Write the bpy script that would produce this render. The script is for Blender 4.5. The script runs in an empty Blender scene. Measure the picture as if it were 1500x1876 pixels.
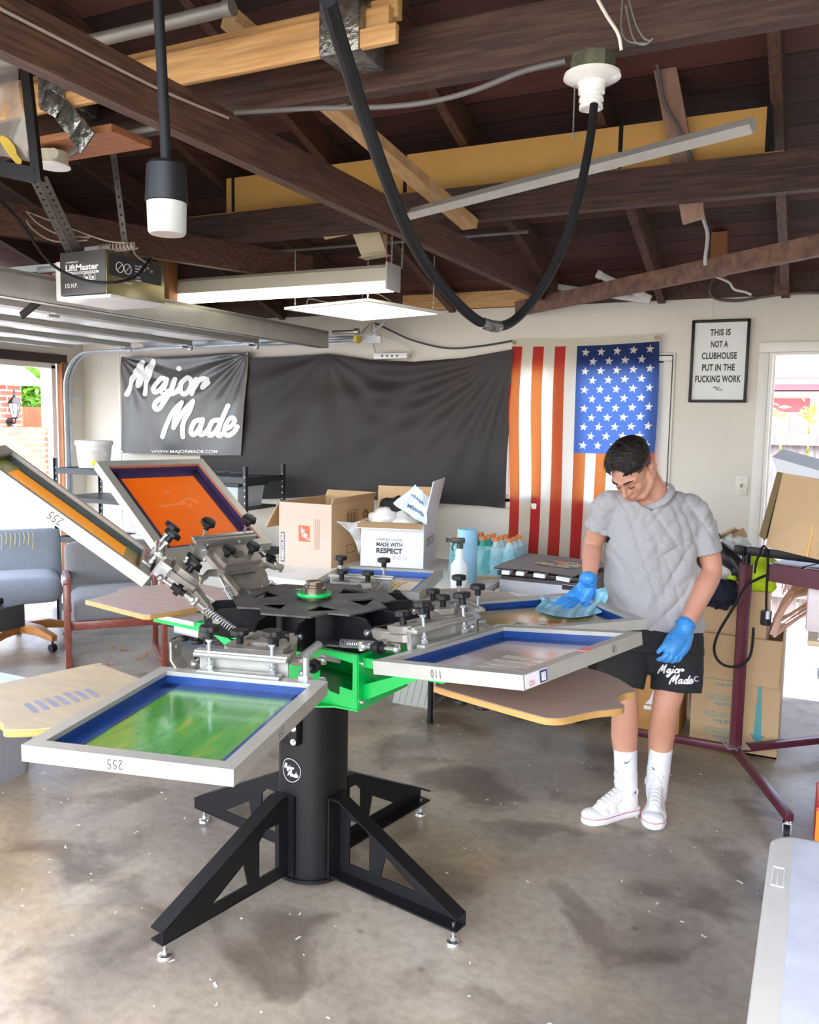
import bpy, bmesh, math, random
from mathutils import Vector as V, Matrix, Euler, noise as mnoise
random.seed(7)
sc = bpy.context.scene
COL = sc.collection
PI = math.pi
def rad(d): return math.radians(d)

# ------------------------------------------------------------------ camera, world, light, exposure
YAW, PITCH, ROLL, FPX, CH = rad(25.76), rad(6.05), rad(0.975), 1560.0, 1.65
_f = V((-math.sin(YAW)*math.cos(PITCH), math.cos(YAW)*math.cos(PITCH), -math.sin(PITCH)))
_r0 = V((math.cos(YAW), math.sin(YAW), 0)); _u0 = _r0.cross(_f)
_r = math.cos(ROLL)*_r0 + math.sin(ROLL)*_u0
_u = -math.sin(ROLL)*_r0 + math.cos(ROLL)*_u0
CAM = V((0, 0, CH))
cd = bpy.data.cameras.new('camera'); cam = bpy.data.objects.new('camera', cd); COL.objects.link(cam)
cd.sensor_fit = 'HORIZONTAL'; cd.sensor_width = 36.0; cd.lens = 36.0*FPX/1500.0
cd.clip_start = 0.05; cd.clip_end = 300
m3 = Matrix((_r, _u, -_f)).transposed()
cam.matrix_world = Matrix.Translation(CAM) @ m3.to_4x4()
sc.camera = cam
def at(x, y, **k):
    """a point of the room seen at photo pixel (x, y) on the plane X=, Y= or Z="""
    d = _r*((x-750)/FPX) - _u*((y-938)/FPX) + _f
    a, v = list(k.items())[0]; i = 'XYZ'.index(a)
    return CAM + d*((v-CAM[i])/d[i])

w = bpy.data.worlds.new('sky'); sc.world = w; w.use_nodes = True
nt = w.node_tree; nt.nodes.clear()
wo = nt.nodes.new('ShaderNodeOutputWorld'); bg = nt.nodes.new('ShaderNodeBackground')
sky = nt.nodes.new('ShaderNodeTexSky'); sky.sky_type = 'NISHITA'; sky.sun_disc = False
sky.sun_elevation = rad(58); sky.sun_rotation = rad(150); sky.air_density = 1.0; sky.dust_density = 3.0; sky.ozone_density = 1.0
mixw = nt.nodes.new('ShaderNodeMixRGB'); mixw.inputs[0].default_value = 0.72
mixw.inputs[2].default_value = (0.30, 0.305, 0.31, 1)
nt.links.new(sky.outputs[0], mixw.inputs[1]); nt.links.new(mixw.outputs[0], bg.inputs[0])
bg.inputs[1].default_value = 5.6
nt.links.new(bg.outputs[0], wo.inputs[0])
sl = bpy.data.lights.new('sun', 'SUN'); sl.energy = 5.0; sl.angle = rad(0.6); sl.color = (1.0, 0.95, 0.87)
so = bpy.data.objects.new('sun', sl); COL.objects.link(so)
so.rotation_euler = (V((-0.80, 0.10, -1.0))).to_track_quat('-Z', 'Y').to_euler()
sc.view_settings.view_transform = 'Standard'; sc.view_settings.look = 'None'
sc.view_settings.gamma = 1.0; sc.view_settings.use_curve_mapping = False
sc.view_settings.exposure = 0.1
sc.cycles.max_bounces = 8; sc.cycles.diffuse_bounces = 5; sc.cycles.transparent_max_bounces = 8
sc.cycles.sample_clamp_indirect = 6.0

# ------------------------------------------------------------------ materials
MATS = {}
def mat(name, col, rough=0.6, metal=0.0, var=0.10, scale=14.0, bump=0.0, bscale=60.0, spec=0.5,
        stretch=(1, 1, 1), emit=None, estr=0.0, transl=None, alpha=1.0, coat=0.0, col2=None, detail=4.0, trans=0.0, tw=0.5, sheen=0.0):
    if name in MATS: return MATS[name]
    m = bpy.data.materials.new(name); m.use_nodes = True; MATS[name] = m
    n = m.node_tree.nodes; l = m.node_tree.links
    b = n['Principled BSDF']
    c = (col[0], col[1], col[2], 1)
    c2 = (col2[0], col2[1], col2[2], 1) if col2 else tuple([x*(1-var) for x in col]) + (1,)
    tc = n.new('ShaderNodeTexCoord'); mp = n.new('ShaderNodeMapping'); l.new(tc.outputs['Object'], mp.inputs[0])
    mp.inputs['Scale'].default_value = stretch
    nz = n.new('ShaderNodeTexNoise'); nz.inputs['Scale'].default_value = scale; nz.inputs['Detail'].default_value = detail
    l.new(mp.outputs[0], nz.inputs['Vector'])
    rp = n.new('ShaderNodeValToRGB'); rp.color_ramp.elements[0].position = 0.35; rp.color_ramp.elements[1].position = 0.65
    rp.color_ramp.elements[0].color = c2; rp.color_ramp.elements[1].color = c
    l.new(nz.outputs[0], rp.inputs[0]); l.new(rp.outputs[0], b.inputs['Base Color'])
    b.inputs['Roughness'].default_value = rough; b.inputs['Metallic'].default_value = metal
    b.inputs['Specular IOR Level'].default_value = spec
    if coat: b.inputs['Coat Weight'].default_value = coat; b.inputs['Coat Roughness'].default_value = 0.08
    if sheen: b.inputs['Sheen Weight'].default_value = sheen
    if trans: b.inputs['Transmission Weight'].default_value = trans
    if alpha < 1: b.inputs['Alpha'].default_value = alpha
    if emit: b.inputs['Emission Color'].default_value = (*emit, 1); b.inputs['Emission Strength'].default_value = estr
    if bump:
        nb = n.new('ShaderNodeTexNoise'); nb.inputs['Scale'].default_value = bscale; nb.inputs['Detail'].default_value = 3
        l.new(mp.outputs[0], nb.inputs['Vector'])
        bp = n.new('ShaderNodeBump'); bp.inputs['Strength'].default_value = bump; bp.inputs['Distance'].default_value = 0.01
        l.new(nb.outputs[0], bp.inputs['Height']); l.new(bp.outputs[0], b.inputs['Normal'])
    if transl:
        t = n.new('ShaderNodeBsdfTranslucent'); t.inputs[0].default_value = (*transl, 1)
        mx = n.new('ShaderNodeMixShader'); mx.inputs[0].default_value = tw
        l.new(b.outputs[0], mx.inputs[1]); l.new(t.outputs[0], mx.inputs[2])
        l.new(mx.outputs[0], n['Material Output'].inputs[0])
    return m

# ------------------------------------------------------------------ mesh building
class MB:
    """collects shapes into one bmesh; materials by slot"""
    def __init__(s): s.bm = bmesh.new(); s.mi = 0
    def _fin(s, verts, M=None):
        if M is not None: bmesh.ops.transform(s.bm, matrix=M, verts=verts)
        fs = set()
        for v in verts:
            for f in v.link_faces: fs.add(f)
        for f in fs: f.material_index = s.mi
        return s
    def box(s, c, d, R=None, bev=0.0, seg=2):
        r = bmesh.ops.create_cube(s.bm, size=1.0); vs = r['verts']
        bmesh.ops.scale(s.bm, vec=V(d), verts=vs)
        if bev:
            es = list({e for v in vs for e in v.link_edges})
            rb = bmesh.ops.bevel(s.bm, geom=es, offset=bev, segments=seg, profile=0.5, affect='EDGES')
            vs = list({v for f in rb['faces'] for v in f.verts} | {v for v in vs if v.is_valid})
            allv = set()
            stack = list(vs)
            while stack:
                v = stack.pop()
                if v in allv: continue
                allv.add(v)
                for e in v.link_edges:
                    o = e.other_vert(v)
                    if o not in allv: stack.append(o)
            vs = list(allv)
        M = Matrix.Translation(V(c)) @ (R.to_4x4() if R is not None else Matrix())
        return s._fin(vs, M)
    def bb(s, a, b, bev=0.0):
        a, b = V(a), V(b); return s.box((a+b)/2, [abs(x) for x in (b-a)], bev=bev)
    def cyl(s, p0, p1, r, r2=None, n=16, cap=True):
        p0, p1 = V(p0), V(p1); d = p1-p0; L = d.length
        if L < 1e-7: return s
        q = bmesh.ops.create_cone(s.bm, cap_ends=cap, cap_tris=False, segments=n, radius1=r, radius2=r if r2 is None else r2, depth=L)
        M = Matrix.Translation((p0+p1)/2) @ d.to_track_quat('Z', 'Y').to_matrix().to_4x4()
        return s._fin(q['verts'], M)
    def sph(s, c, r, sc_=(1, 1, 1), R=None, u=16, v=10):
        q = bmesh.ops.create_uvsphere(s.bm, u_segments=u, v_segments=v, radius=1.0)
        M = Matrix.Translation(V(c)) @ (R.to_4x4() if R is not None else Matrix()) @ Matrix.Diagonal((r*sc_[0], r*sc_[1], r*sc_[2], 1))
        return s._fin(q['verts'], M)
    def beam(s, p0, p1, wd, ht, up=(0, 0, 1), bev=0.0):
        """rectangular bar from p0 to p1, ht measured along up"""
        p0, p1 = V(p0), V(p1); x = (p1-p0); L = x.length; x = x/L
        z = V(up); z = (z - x*z.dot(x)).normalized(); y = z.cross(x)
        R = Matrix((x, y, z)).transposed()
        return s.box((p0+p1)/2, (L, wd, ht), R, bev)
    def tube(s, pts, r, n=8, closed=False, smooth=0, rs=None, cap=True):
        pts = [V(p) for p in pts]
        if smooth: pts = spline(pts, smooth)
        N = len(pts); rings = []
        t0 = (pts[1]-pts[0]).normalized()
        up = V((0, 0, 1)) if abs(t0.z) < 0.9 else V((1, 0, 0))
        nrm = (up - t0*up.dot(t0)).normalized()
        for i in range(N):
            a = pts[i-1] if i > 0 else (pts[-1] if closed else pts[i]); b = pts[(i+1) % N] if (i < N-1 or closed) else pts[i]
            t = (b-a).normalized()
            nrm = (nrm - t*nrm.dot(t))
            if nrm.length < 1e-6: nrm = t.orthogonal()
            nrm.normalize(); bn = t.cross(nrm)
            rr = r if rs is None else (rs[i] if len(rs) == N else rs[min(len(rs)-1, int(i*len(rs)/N))])
            rings.append([s.bm.verts.new(pts[i] + nrm*(rr*math.cos(2*PI*k/n)) + bn*(rr*math.sin(2*PI*k/n))) for k in range(n)])
        for i in range(N if closed else N-1):
            A, B = rings[i], rings[(i+1) % N]
            for k in range(n):
                f = s.bm.faces.new((A[k], A[(k+1) % n], B[(k+1) % n], B[k])); f.material_index = s.mi; f.smooth = True
        if cap and not closed:
            for ring, rev in ((rings[0], True), (rings[-1], False)):
                f = s.bm.faces.new(ring[::-1] if rev else ring); f.material_index = s.mi
        return s
    def lathe(s, prof, c=(0, 0, 0), n=24, M=None):
        """profile of (r, z) turned about Z"""
        rings = []; vs = []
        for r, z in prof:
            if r < 1e-6: ring = [s.bm.verts.new((0, 0, z))]
            else: ring = [s.bm.verts.new((r*math.cos(2*PI*k/n), r*math.sin(2*PI*k/n), z)) for k in range(n)]
            rings.append(ring); vs += ring
        for A, B in zip(rings, rings[1:]):
            for k in range(n):
                k2 = (k+1) % n
                q = [A[k % len(A)], A[k2 % len(A)], B[k2 % len(B)], B[k % len(B)]]
                u = []
                for v in q:
                    if v not in u: u.append(v)
                if len(u) > 2:
                    try: f = s.bm.faces.new(u); f.smooth = True
                    except ValueError: pass
        MM = Matrix.Translation(V(c)) @ (M.to_4x4() if M is not None else Matrix())
        return s._fin(vs, MM)
    def plate(s, outer, holes=(), t=0.01, M=None):
        """flat plate in local XY with holes, thickness t along local +Z"""
        b2 = bmesh.new(); es = []
        for lp in [outer] + list(holes):
            vv = [b2.verts.new((p[0], p[1], 0)) for p in lp]
            for i in range(len(vv)): es.append(b2.edges.new((vv[i], vv[(i+1) % len(vv)])))
        bmesh.ops.triangle_fill(b2, use_beauty=True, use_dissolve=False, edges=es)
        if t:
            r = bmesh.ops.extrude_face_region(b2, geom=list(b2.faces))
            bmesh.ops.translate(b2, vec=(0, 0, t), verts=[g for g in r['geom'] if isinstance(g, bmesh.types.BMVert)])
        bmesh.ops.recalc_face_normals(b2, faces=list(b2.faces))
        mp = {v: s.bm.verts.new((M @ v.co) if M is not None else v.co) for v in b2.verts}
        for f in b2.faces:
            g = s.bm.faces.new([mp[v] for v in f.verts]); g.material_index = s.mi
        b2.free(); return s
    def poly(s, pts):
        f = s.bm.faces.new([s.bm.verts.new(V(p)) for p in pts]); f.material_index = s.mi; return s
    def grid(s, fn, nu, nv, smooth=True, mfn=None, u0=0, u1=1, v0=0, v1=1):
        vs = [[s.bm.verts.new(V(fn(u0+(u1-u0)*i/nu, v0+(v1-v0)*j/nv))) for i in range(nu+1)] for j in range(nv+1)]
        for j in range(nv):
            for i in range(nu):
                f = s.bm.faces.new((vs[j][i], vs[j][i+1], vs[j+1][i+1], vs[j+1][i])); f.smooth = smooth
                f.material_index = s.mi if mfn is None else mfn((i+.5)/nu, (j+.5)/nv)
        return s
    def loft(s, rings, cap=True, smooth=True):
        R = [[s.bm.verts.new(V(p)) for p in ring] for ring in rings]; n = len(R[0])
        for A, B in zip(R, R[1:]):
            for k in range(n):
                f = s.bm.faces.new((A[k], A[(k+1) % n], B[(k+1) % n], B[k])); f.smooth = smooth; f.material_index = s.mi
        if cap:
            for q in (R[0][::-1], R[-1]):
                f = s.bm.faces.new(q); f.material_index = s.mi
        return s
    def xf(s, M):
        bmesh.ops.transform(s.bm, matrix=M, verts=list(s.bm.verts)); return s
    def mesh(s, name, mats, recalc=True):
        if recalc: bmesh.ops.recalc_face_normals(s.bm, faces=list(s.bm.faces))
        me = bpy.data.meshes.new(name); s.bm.to_mesh(me); s.bm.free()
        for m in (mats if isinstance(mats, (list, tuple)) else [mats]): me.materials.append(m)
        return me
def spline(pts, k):
    out = []; n = len(pts)
    for i in range(n-1):
        p0, p1, p2, p3 = pts[max(0, i-1)], pts[i], pts[i+1], pts[min(n-1, i+2)]
        for j in range(k):
            t = j/k
            out.append(0.5*((2*p1) + (p2-p0)*t + (2*p0-5*p1+4*p2-p3)*t*t + (3*p1-p0-3*p2+p3)*t**3))
    out.append(pts[-1]); return out

def tag(o, label=None, cat=None, group=None, kind=None):
    if label: o['label'] = label
    if cat: o['category'] = cat
    if group: o['group'] = group
    if kind: o['kind'] = kind
    return o
def link(name, me, parent=None, M=None):
    o = bpy.data.objects.new(name, me); COL.objects.link(o)
    if parent is not None: o.parent = parent
    if M is not None: o.matrix_basis = M
    return o
def shade(me, ang=35):
    me.shade_auto_smooth(angle=rad(ang)) if hasattr(me, 'shade_auto_smooth') else None
    return me
def autosmooth(o, ang=35):
    """flat facets stay crisp, round ones smooth: mark sharp edges by angle"""
    me = o.data; bm = bmesh.new(); bm.from_mesh(me)
    for f in bm.faces: f.smooth = True
    for e in bm.edges:
        e.smooth = not (len(e.link_faces) == 2 and e.calc_face_angle(0) > rad(ang))
    bm.to_mesh(me); bm.free(); return o
def thing(name, label, cat, loc=(0, 0, 0), rz=0.0, group=None):
    o = bpy.data.objects.new(name, None); COL.objects.link(o); o.empty_display_size = 0.05
    o.location = loc; o.rotation_euler = (0, 0, rz); tag(o, label, cat, group); return o
def rootm(p):
    M = Matrix()
    while p is not None:
        M = (Matrix.LocRotScale(p.location, p.rotation_euler, p.scale)) @ M
        p = p.parent
    return M
def part(parent, name, mb, mats, world=False, ang=35, label=None, kind=None):
    """a mesh part; world=True: shapes were given in room coordinates"""
    if world: mb.xf(rootm(parent).inverted())
    o = link(name, mb.mesh(name, mats), parent); autosmooth(o, ang)
    if label: o['label'] = label
    if kind: o['kind'] = kind
    return o
def solo(name, label, cat, mb, mats, group=None, kind=None, ang=35, origin=None):
    """a thing that is one mesh; shapes in room coordinates, origin moved to its base centre"""
    if origin is None:
        vs = [v.co for v in mb.bm.verts]
        origin = V(((min(v.x for v in vs)+max(v.x for v in vs))/2, (min(v.y for v in vs)+max(v.y for v in vs))/2, min(v.z for v in vs)))
    mb.xf(Matrix.Translation(-V(origin)))
    o = link(name, mb.mesh(name, mats)); o.location = origin; autosmooth(o, ang); tag(o, label, cat, group, kind); return o
def struct(name, mb, mats, parent=None, label=None):
    o = link(name, mb.mesh(name, mats), parent); autosmooth(o, 30)
    if parent is None: o['kind'] = 'structure'
    if label: o['label'] = label
    return o
def copy_tree(o, parent=None):
    c = o.copy(); COL.objects.link(c)
    if parent is not None: c.parent = parent
    for ch in [x for x in bpy.data.objects if x.parent == o and x != c]: copy_tree(ch, c)
    return c

def frame(o, x, y):
    """4x4 with origin o, local x and y axes (made orthonormal)"""
    x = V(x).normalized(); y = V(y); y = (y - x*y.dot(x)).normalized(); z = x.cross(y)
    M = Matrix((x, y, z)).transposed().to_4x4(); M.translation = V(o); return M
def text_mb(txt, width=None, height=None, bold=0.0, shear=0.0, space=1.0, align='CENTER'):
    """lettering as flat polygons in local XY, centred on the origin"""
    cu = bpy.data.curves.new('t', 'FONT'); cu.body = txt; cu.offset = bold; cu.shear = shear; cu.space_character = space
    cu.align_x = align; cu.space_line = 0.95; cu.resolution_u = 4
    ob = bpy.data.objects.new('t', cu); COL.objects.link(ob)
    dg = bpy.context.evaluated_depsgraph_get(); me = bpy.data.meshes.new_from_object(ob.evaluated_get(dg))
    bpy.data.objects.remove(ob); bpy.data.curves.remove(cu)
    b = MB(); b.bm.from_mesh(me); bpy.data.meshes.remove(me)
    vs = list(b.bm.verts)
    x0, x1 = min(v.co.x for v in vs), max(v.co.x for v in vs); y0, y1 = min(v.co.y for v in vs), max(v.co.y for v in vs)
    sx = width/(x1-x0) if width else None; sy = height/(y1-y0) if height else None
    if sx is None: sx = sy
    if sy is None: sy = sx
    for v in vs: v.co = V(((v.co.x-(x0+x1)/2)*sx, (v.co.y-(y0+y1)/2)*sy, 0))
    return b
NSTROKE = [0]
def stroke(b, pts, r, fn, n=10):
    """flat brush stroke through 2D points as one ribbon with round ends; fn maps 2D to space"""
    P = spline([V((p[0], p[1], 0)) for p in pts], 6) if len(pts) > 1 else [V((pts[0][0]-r*.01, pts[0][1], 0)), V((pts[0][0]+r*.01, pts[0][1], 0))]
    Q = [P[0]]
    for p in P[1:]:
        if (p-Q[-1]).length > r*0.02: Q.append(p)
    if len(Q) < 2: Q = [P[0], P[0]+V((r*0.02, 0, 0))]
    P = Q; m = len(P); h = n//2+1; Lf, Rt = [], []
    for i in range(m):
        d = (P[min(i+1, m-1)]-P[max(i-1, 0)]).normalized(); q = V((-d.y, d.x, 0))*r; Lf.append(P[i]+q); Rt.append(P[i]-q)
    d0 = (P[0]-P[1]).normalized(); d1 = (P[-1]-P[-2]).normalized()
    def capv(c, d): a0 = math.atan2(d.y, d.x); return [c+V((math.cos(a0+PI/2-PI*k/h), math.sin(a0+PI/2-PI*k/h), 0))*r for k in range(1, h)]
    NSTROKE[0] += 1; off = 0.00008*(NSTROKE[0] % 9)
    c = fn(P[0].x, P[0].y); nn = (fn(P[0].x+r*0.3, P[0].y)-c).cross(fn(P[0].x, P[0].y+r*0.3)-c)
    nn = nn.normalized() if nn.length > 0 else V((0, 0, 1))
    if nn.dot(CAM-c) < 0: nn = -nn
    mk = lambda p: b.bm.verts.new(fn(p.x, p.y)+nn*off)
    LV, RV = [mk(p) for p in Lf], [mk(p) for p in Rt]; fs = []
    for i in range(m-1): fs.append(b.bm.faces.new((LV[i], RV[i], RV[i+1], LV[i+1])))
    fs.append(b.bm.faces.new([LV[-1]]+[mk(p) for p in capv(P[-1], d1)]+[RV[-1]])); fs.append(b.bm.faces.new([RV[0]]+[mk(p) for p in capv(P[0], d0)]+[LV[0]]))
    for f in fs: f.material_index = b.mi
    return b
SCRIPT = [  # the brush lettering, traced on a 1500 x 1260 field, y down
 [(105,495),(135,420),(165,330),(205,250),(275,140)], [(275,140),(262,230),(228,330),(228,400)], [(228,400),(290,290),(350,190),(400,130)], [(400,130),(375,220),(325,350),(308,490)],
 [(548,335),(490,318),(430,380),(408,440),(430,472),(480,440),(530,370),(550,330)], [(550,330),(520,420),(500,468),(530,480),(575,455)],
 [(640,330),(600,430),(540,540),(470,640),(430,660),(410,620),(440,570),(540,510),(640,470),(690,420)], [(672,212),(678,208)],
 [(770,310),(710,370),(690,450),(720,490),(770,470),(812,400),(810,335),(770,310)],
 [(868,330),(850,400),(820,490)], [(850,420),(890,350),(940,322),(985,330)], [(985,330),(950,390),(945,420),(1005,370)],
 [(500,960),(530,860),(580,740),(640,650),(705,585)], [(705,585),(670,680),(630,780),(622,860)], [(622,860),(690,750),(760,650),(840,570)], [(840,570),(800,680),(740,790),(722,880),(725,960)],
 [(935,775),(860,790),(820,860),(815,920),(850,935),(900,880),(935,800),(940,772)], [(940,780),(915,870),(910,930),(950,930),(1000,880)],
 [(1125,778),(1050,790),(1010,870),(1010,940),(1050,935),(1100,870),(1140,790)], [(1215,620),(1160,740),(1115,860),(1105,940),(1140,945),(1180,900)],
 [(1180,880),(1250,850),(1300,790),(1280,755),(1230,770),(1185,850),(1180,920),(1230,945),(1290,910),(1325,850)]]
def script_mb(fn, wd=26):
    b = MB()
    for s in SCRIPT: stroke(b, s, wd, fn)
    return b
# ------------------------------------------------------------------ shared materials
def concrete():
    m = bpy.data.materials.new('concrete'); m.use_nodes = True; n = m.node_tree.nodes; l = m.node_tree.links
    b = n['Principled BSDF']; tc = n.new('ShaderNodeTexCoord')
    def noise(s, d=6, dist=0.0, st=None):
        x = n.new('ShaderNodeTexNoise'); x.inputs['Scale'].default_value = s; x.inputs['Detail'].default_value = d; x.inputs['Distortion'].default_value = dist
        if st:
            mp = n.new('ShaderNodeMapping'); mp.inputs['Scale'].default_value = st; l.new(tc.outputs['Object'], mp.inputs[0]); l.new(mp.outputs[0], x.inputs['Vector'])
        else: l.new(tc.outputs['Object'], x.inputs['Vector'])
        return x
    def ramp(x, stops):
        r = n.new('ShaderNodeValToRGB'); e = r.color_ramp.elements
        e[0].position, e[0].color = stops[0][0], (*stops[0][1], 1); e[1].position, e[1].color = stops[-1][0], (*stops[-1][1], 1)
        for p, c in stops[1:-1]:
            q = e.new(p); q.color = (*c, 1)
        l.new(x.outputs[0], r.inputs[0]); return r
    def mul(a, bb, f=1.0, t='MULTIPLY'):
        x = n.new('ShaderNodeMixRGB'); x.blend_type = t; x.inputs[0].default_value = f
        l.new(a.outputs[0], x.inputs[1]); l.new(bb.outputs[0], x.inputs[2]); return x
    base = ramp(noise(1.1, 9, 0.4), [(0.33, (0.185, 0.155, 0.125)), (0.47, (0.285, 0.24, 0.19)), (0.58, (0.385, 0.33, 0.255)), (0.72, (0.44, 0.405, 0.35))])
    stain = ramp(noise(2.6, 8, 0.8), [(0.36, (0.40, 0.36, 0.33)), (0.48, (0.95, 0.94, 0.93)), (1.0, (1, 1, 1))])
    ochre = ramp(noise(0.85, 5, 0.2), [(0.50, (1, 1, 1)), (0.66, (1.02, 0.92, 0.74))])
    fine = ramp(noise(26, 6), [(0.3, (0.82, 0.81, 0.8)), (0.6, (1.03, 1.03, 1.03))])
    spots = n.new('ShaderNodeTexVoronoi'); spots.inputs['Scale'].default_value = 3.4; l.new(tc.outputs['Object'], spots.inputs['Vector'])
    sp = ramp(spots, [(0.0, (0.55, 0.5, 0.48)), (0.035, (0.7, 0.66, 0.62)), (0.06, (1, 1, 1))])
    fl = n.new('ShaderNodeTexVoronoi'); fl.inputs['Scale'].default_value = 11; l.new(tc.outputs['Object'], fl.inputs['Vector'])
    fr = ramp(fl, [(0.0, (0.55, 0.54, 0.5)), (0.028, (0.4, 0.38, 0.35)), (0.04, (0, 0, 0))])
    x = mul(mul(mul(mul(base, stain, 0.8), ochre), fine), sp); x = mul(x, fr, 0.45, 'ADD')
    l.new(x.outputs[0], b.inputs['Base Color'])
    rr = ramp(noise(1.7, 5), [(0.3, (0.30,)*3), (0.7, (0.52,)*3)]); l.new(rr.outputs[0], b.inputs['Roughness'])
    bp = n.new('ShaderNodeBump'); bp.inputs['Strength'].default_value = 0.12; bp.inputs['Distance'].default_value = 0.01
    l.new(noise(40, 6).outputs[0], bp.inputs['Height']); l.new(bp.outputs[0], b.inputs['Normal'])
    return m
def planks(name, c1, c2, w=0.14, axis=1, rough=0.75, gap=(0.004, 0.003, 0.003)):
    """boards side by side along local axis, each of its own tone, dark joints"""
    m = bpy.data.materials.new(name); m.use_nodes = True; n = m.node_tree.nodes; l = m.node_tree.links; b = n['Principled BSDF']
    tc = n.new('ShaderNodeTexCoord'); sp = n.new('ShaderNodeSeparateXYZ'); l.new(tc.outputs['Object'], sp.inputs[0])
    d = n.new('ShaderNodeMath'); d.operation = 'DIVIDE'; l.new(sp.outputs[axis], d.inputs[0]); d.inputs[1].default_value = w
    fl = n.new('ShaderNodeMath'); fl.operation = 'FLOOR'; l.new(d.outputs[0], fl.inputs[0])
    fr = n.new('ShaderNodeMath'); fr.operation = 'FRACT'; l.new(d.outputs[0], fr.inputs[0])
    wn = n.new('ShaderNodeTexWhiteNoise'); wn.noise_dimensions = '1D'; l.new(fl.outputs[0], wn.inputs['W'])
    nz = n.new('ShaderNodeTexNoise'); nz.inputs['Scale'].default_value = 6; nz.inputs['Detail'].default_value = 6
    mp = n.new('ShaderNodeMapping'); mp.inputs['Scale'].default_value = (0.6, 12, 12) if axis == 1 else ((12, 12, 0.7) if axis == 0 else (0.6, 12, 12))
    l.new(tc.outputs['Object'], mp.inputs[0]); l.new(mp.outputs[0], nz.inputs['Vector'])
    ad = n.new('ShaderNodeMath'); ad.operation = 'ADD'; l.new(wn.outputs[0], ad.inputs[0]); l.new(nz.outputs[0], ad.inputs[1])
    hf = n.new('ShaderNodeMath'); hf.operation = 'MULTIPLY'; l.new(ad.outputs[0], hf.inputs[0]); hf.inputs[1].default_value = 0.5
    rp = n.new('ShaderNodeValToRGB'); rp.color_ramp.elements[0].position = 0.25; rp.color_ramp.elements[1].position = 0.75
    rp.color_ramp.elements[0].color = (*c1, 1); rp.color_ramp.elements[1].color = (*c2, 1); l.new(hf.outputs[0], rp.inputs[0])
    cmp_ = n.new('ShaderNodeMath'); cmp_.operation = 'LESS_THAN'; l.new(fr.outputs[0], cmp_.inputs[0]); cmp_.inputs[1].default_value = 0.05
    mx = n.new('ShaderNodeMixRGB'); l.new(cmp_.outputs[0], mx.inputs[0]); l.new(rp.outputs[0], mx.inputs[1]); mx.inputs[2].default_value = (*gap, 1)
    l.new(mx.outputs[0], b.inputs['Base Color']); b.inputs['Roughness'].default_value = rough
    return m
def brick(name, c1, c2, mortar, sw=1.0):
    m = bpy.data.materials.new(name); m.use_nodes = True; n = m.node_tree.nodes; l = m.node_tree.links; b = n['Principled BSDF']
    tc = n.new('ShaderNodeTexCoord'); sp = n.new('ShaderNodeSeparateXYZ'); cb = n.new('ShaderNodeCombineXYZ')
    l.new(tc.outputs['Object'], sp.inputs[0]); ad = n.new('ShaderNodeMath'); l.new(sp.outputs[0], ad.inputs[0]); l.new(sp.outputs[1], ad.inputs[1])
    l.new(ad.outputs[0], cb.inputs[0]); l.new(sp.outputs[2], cb.inputs[1])
    br = n.new('ShaderNodeTexBrick'); l.new(cb.outputs[0], br.inputs['Vector'])
    br.inputs['Color1'].default_value = (*c1, 1); br.inputs['Color2'].default_value = (*c2, 1); br.inputs['Mortar'].default_value = (*mortar, 1)
    br.inputs['Scale'].default_value = sw; br.inputs['Mortar Size'].default_value = 0.014; br.inputs['Brick Width'].default_value = 0.30; br.inputs['Row Height'].default_value = 0.10
    l.new(br.outputs[0], b.inputs['Base Color']); b.inputs['Roughness'].default_value = 0.85; return m

M_conc = concrete()
M_wall = mat('white_wall_paint', (0.68, 0.635, 0.555), 0.55, var=0.05, scale=3.0, bump=0.05, bscale=30)
M_trim = mat('cream_trim_paint', (0.78, 0.75, 0.69), 0.45, var=0.05, scale=5)
M_dark = mat('dark_stained_timber', (0.085, 0.043, 0.030), 0.62, col2=(0.036, 0.019, 0.014), scale=7, stretch=(1, 14, 14), bump=0.15, bscale=20)
M_darky = mat('dark_stained_timber_lengthwise', (0.125, 0.058, 0.036), 0.62, col2=(0.050, 0.024, 0.016), scale=7, stretch=(14, 1, 14), bump=0.15, bscale=20)
M_oldwood = mat('weathered_brown_timber', (0.20, 0.105, 0.07), 0.65, col2=(0.10, 0.055, 0.038), scale=7, stretch=(3, 3, 3), bump=0.1)
M_pine = mat('pine_lumber', (0.66, 0.40, 0.17), 0.55, col2=(0.52, 0.28, 0.10), scale=6, stretch=(1, 16, 16))
M_piney = mat('pine_stud', (0.60, 0.38, 0.18), 0.55, col2=(0.46, 0.27, 0.12), scale=6, stretch=(10, 2, 2))
M_card = mat('cardboard', (0.56, 0.365, 0.195), 0.75, var=0.10, scale=5, bump=0.04, bscale=25)
M_card2 = mat('amber_cardboard', (0.78, 0.46, 0.13), 0.7, var=0.08, scale=4)
M_cardw = mat('white_printed_cardboard', (0.78, 0.78, 0.82), 0.6, var=0.04, scale=6)
M_black = mat('black_powder_coat', (0.006, 0.006, 0.007), 0.42, var=0.25, scale=30, spec=0.35)
M_blackm = mat('black_rubber', (0.008, 0.008, 0.009), 0.6, var=0.2, scale=20, spec=0.3)
M_blackp = mat('black_plastic', (0.011, 0.011, 0.011), 0.45, var=0.2, scale=20, spec=0.3)
M_alu = mat('satin_aluminium', (0.40, 0.385, 0.34), 0.36, 0.55, var=0.10, scale=9, stretch=(2, 2, 2), bump=0.03, bscale=80)
M_cast = mat('cast_aluminium', (0.42, 0.375, 0.32), 0.48, 0.6, var=0.30, scale=18, bump=0.15, bscale=90)
M_steel = mat('zinc_steel', (0.62, 0.63, 0.64), 0.30, 0.85, var=0.12, scale=12)
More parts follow.
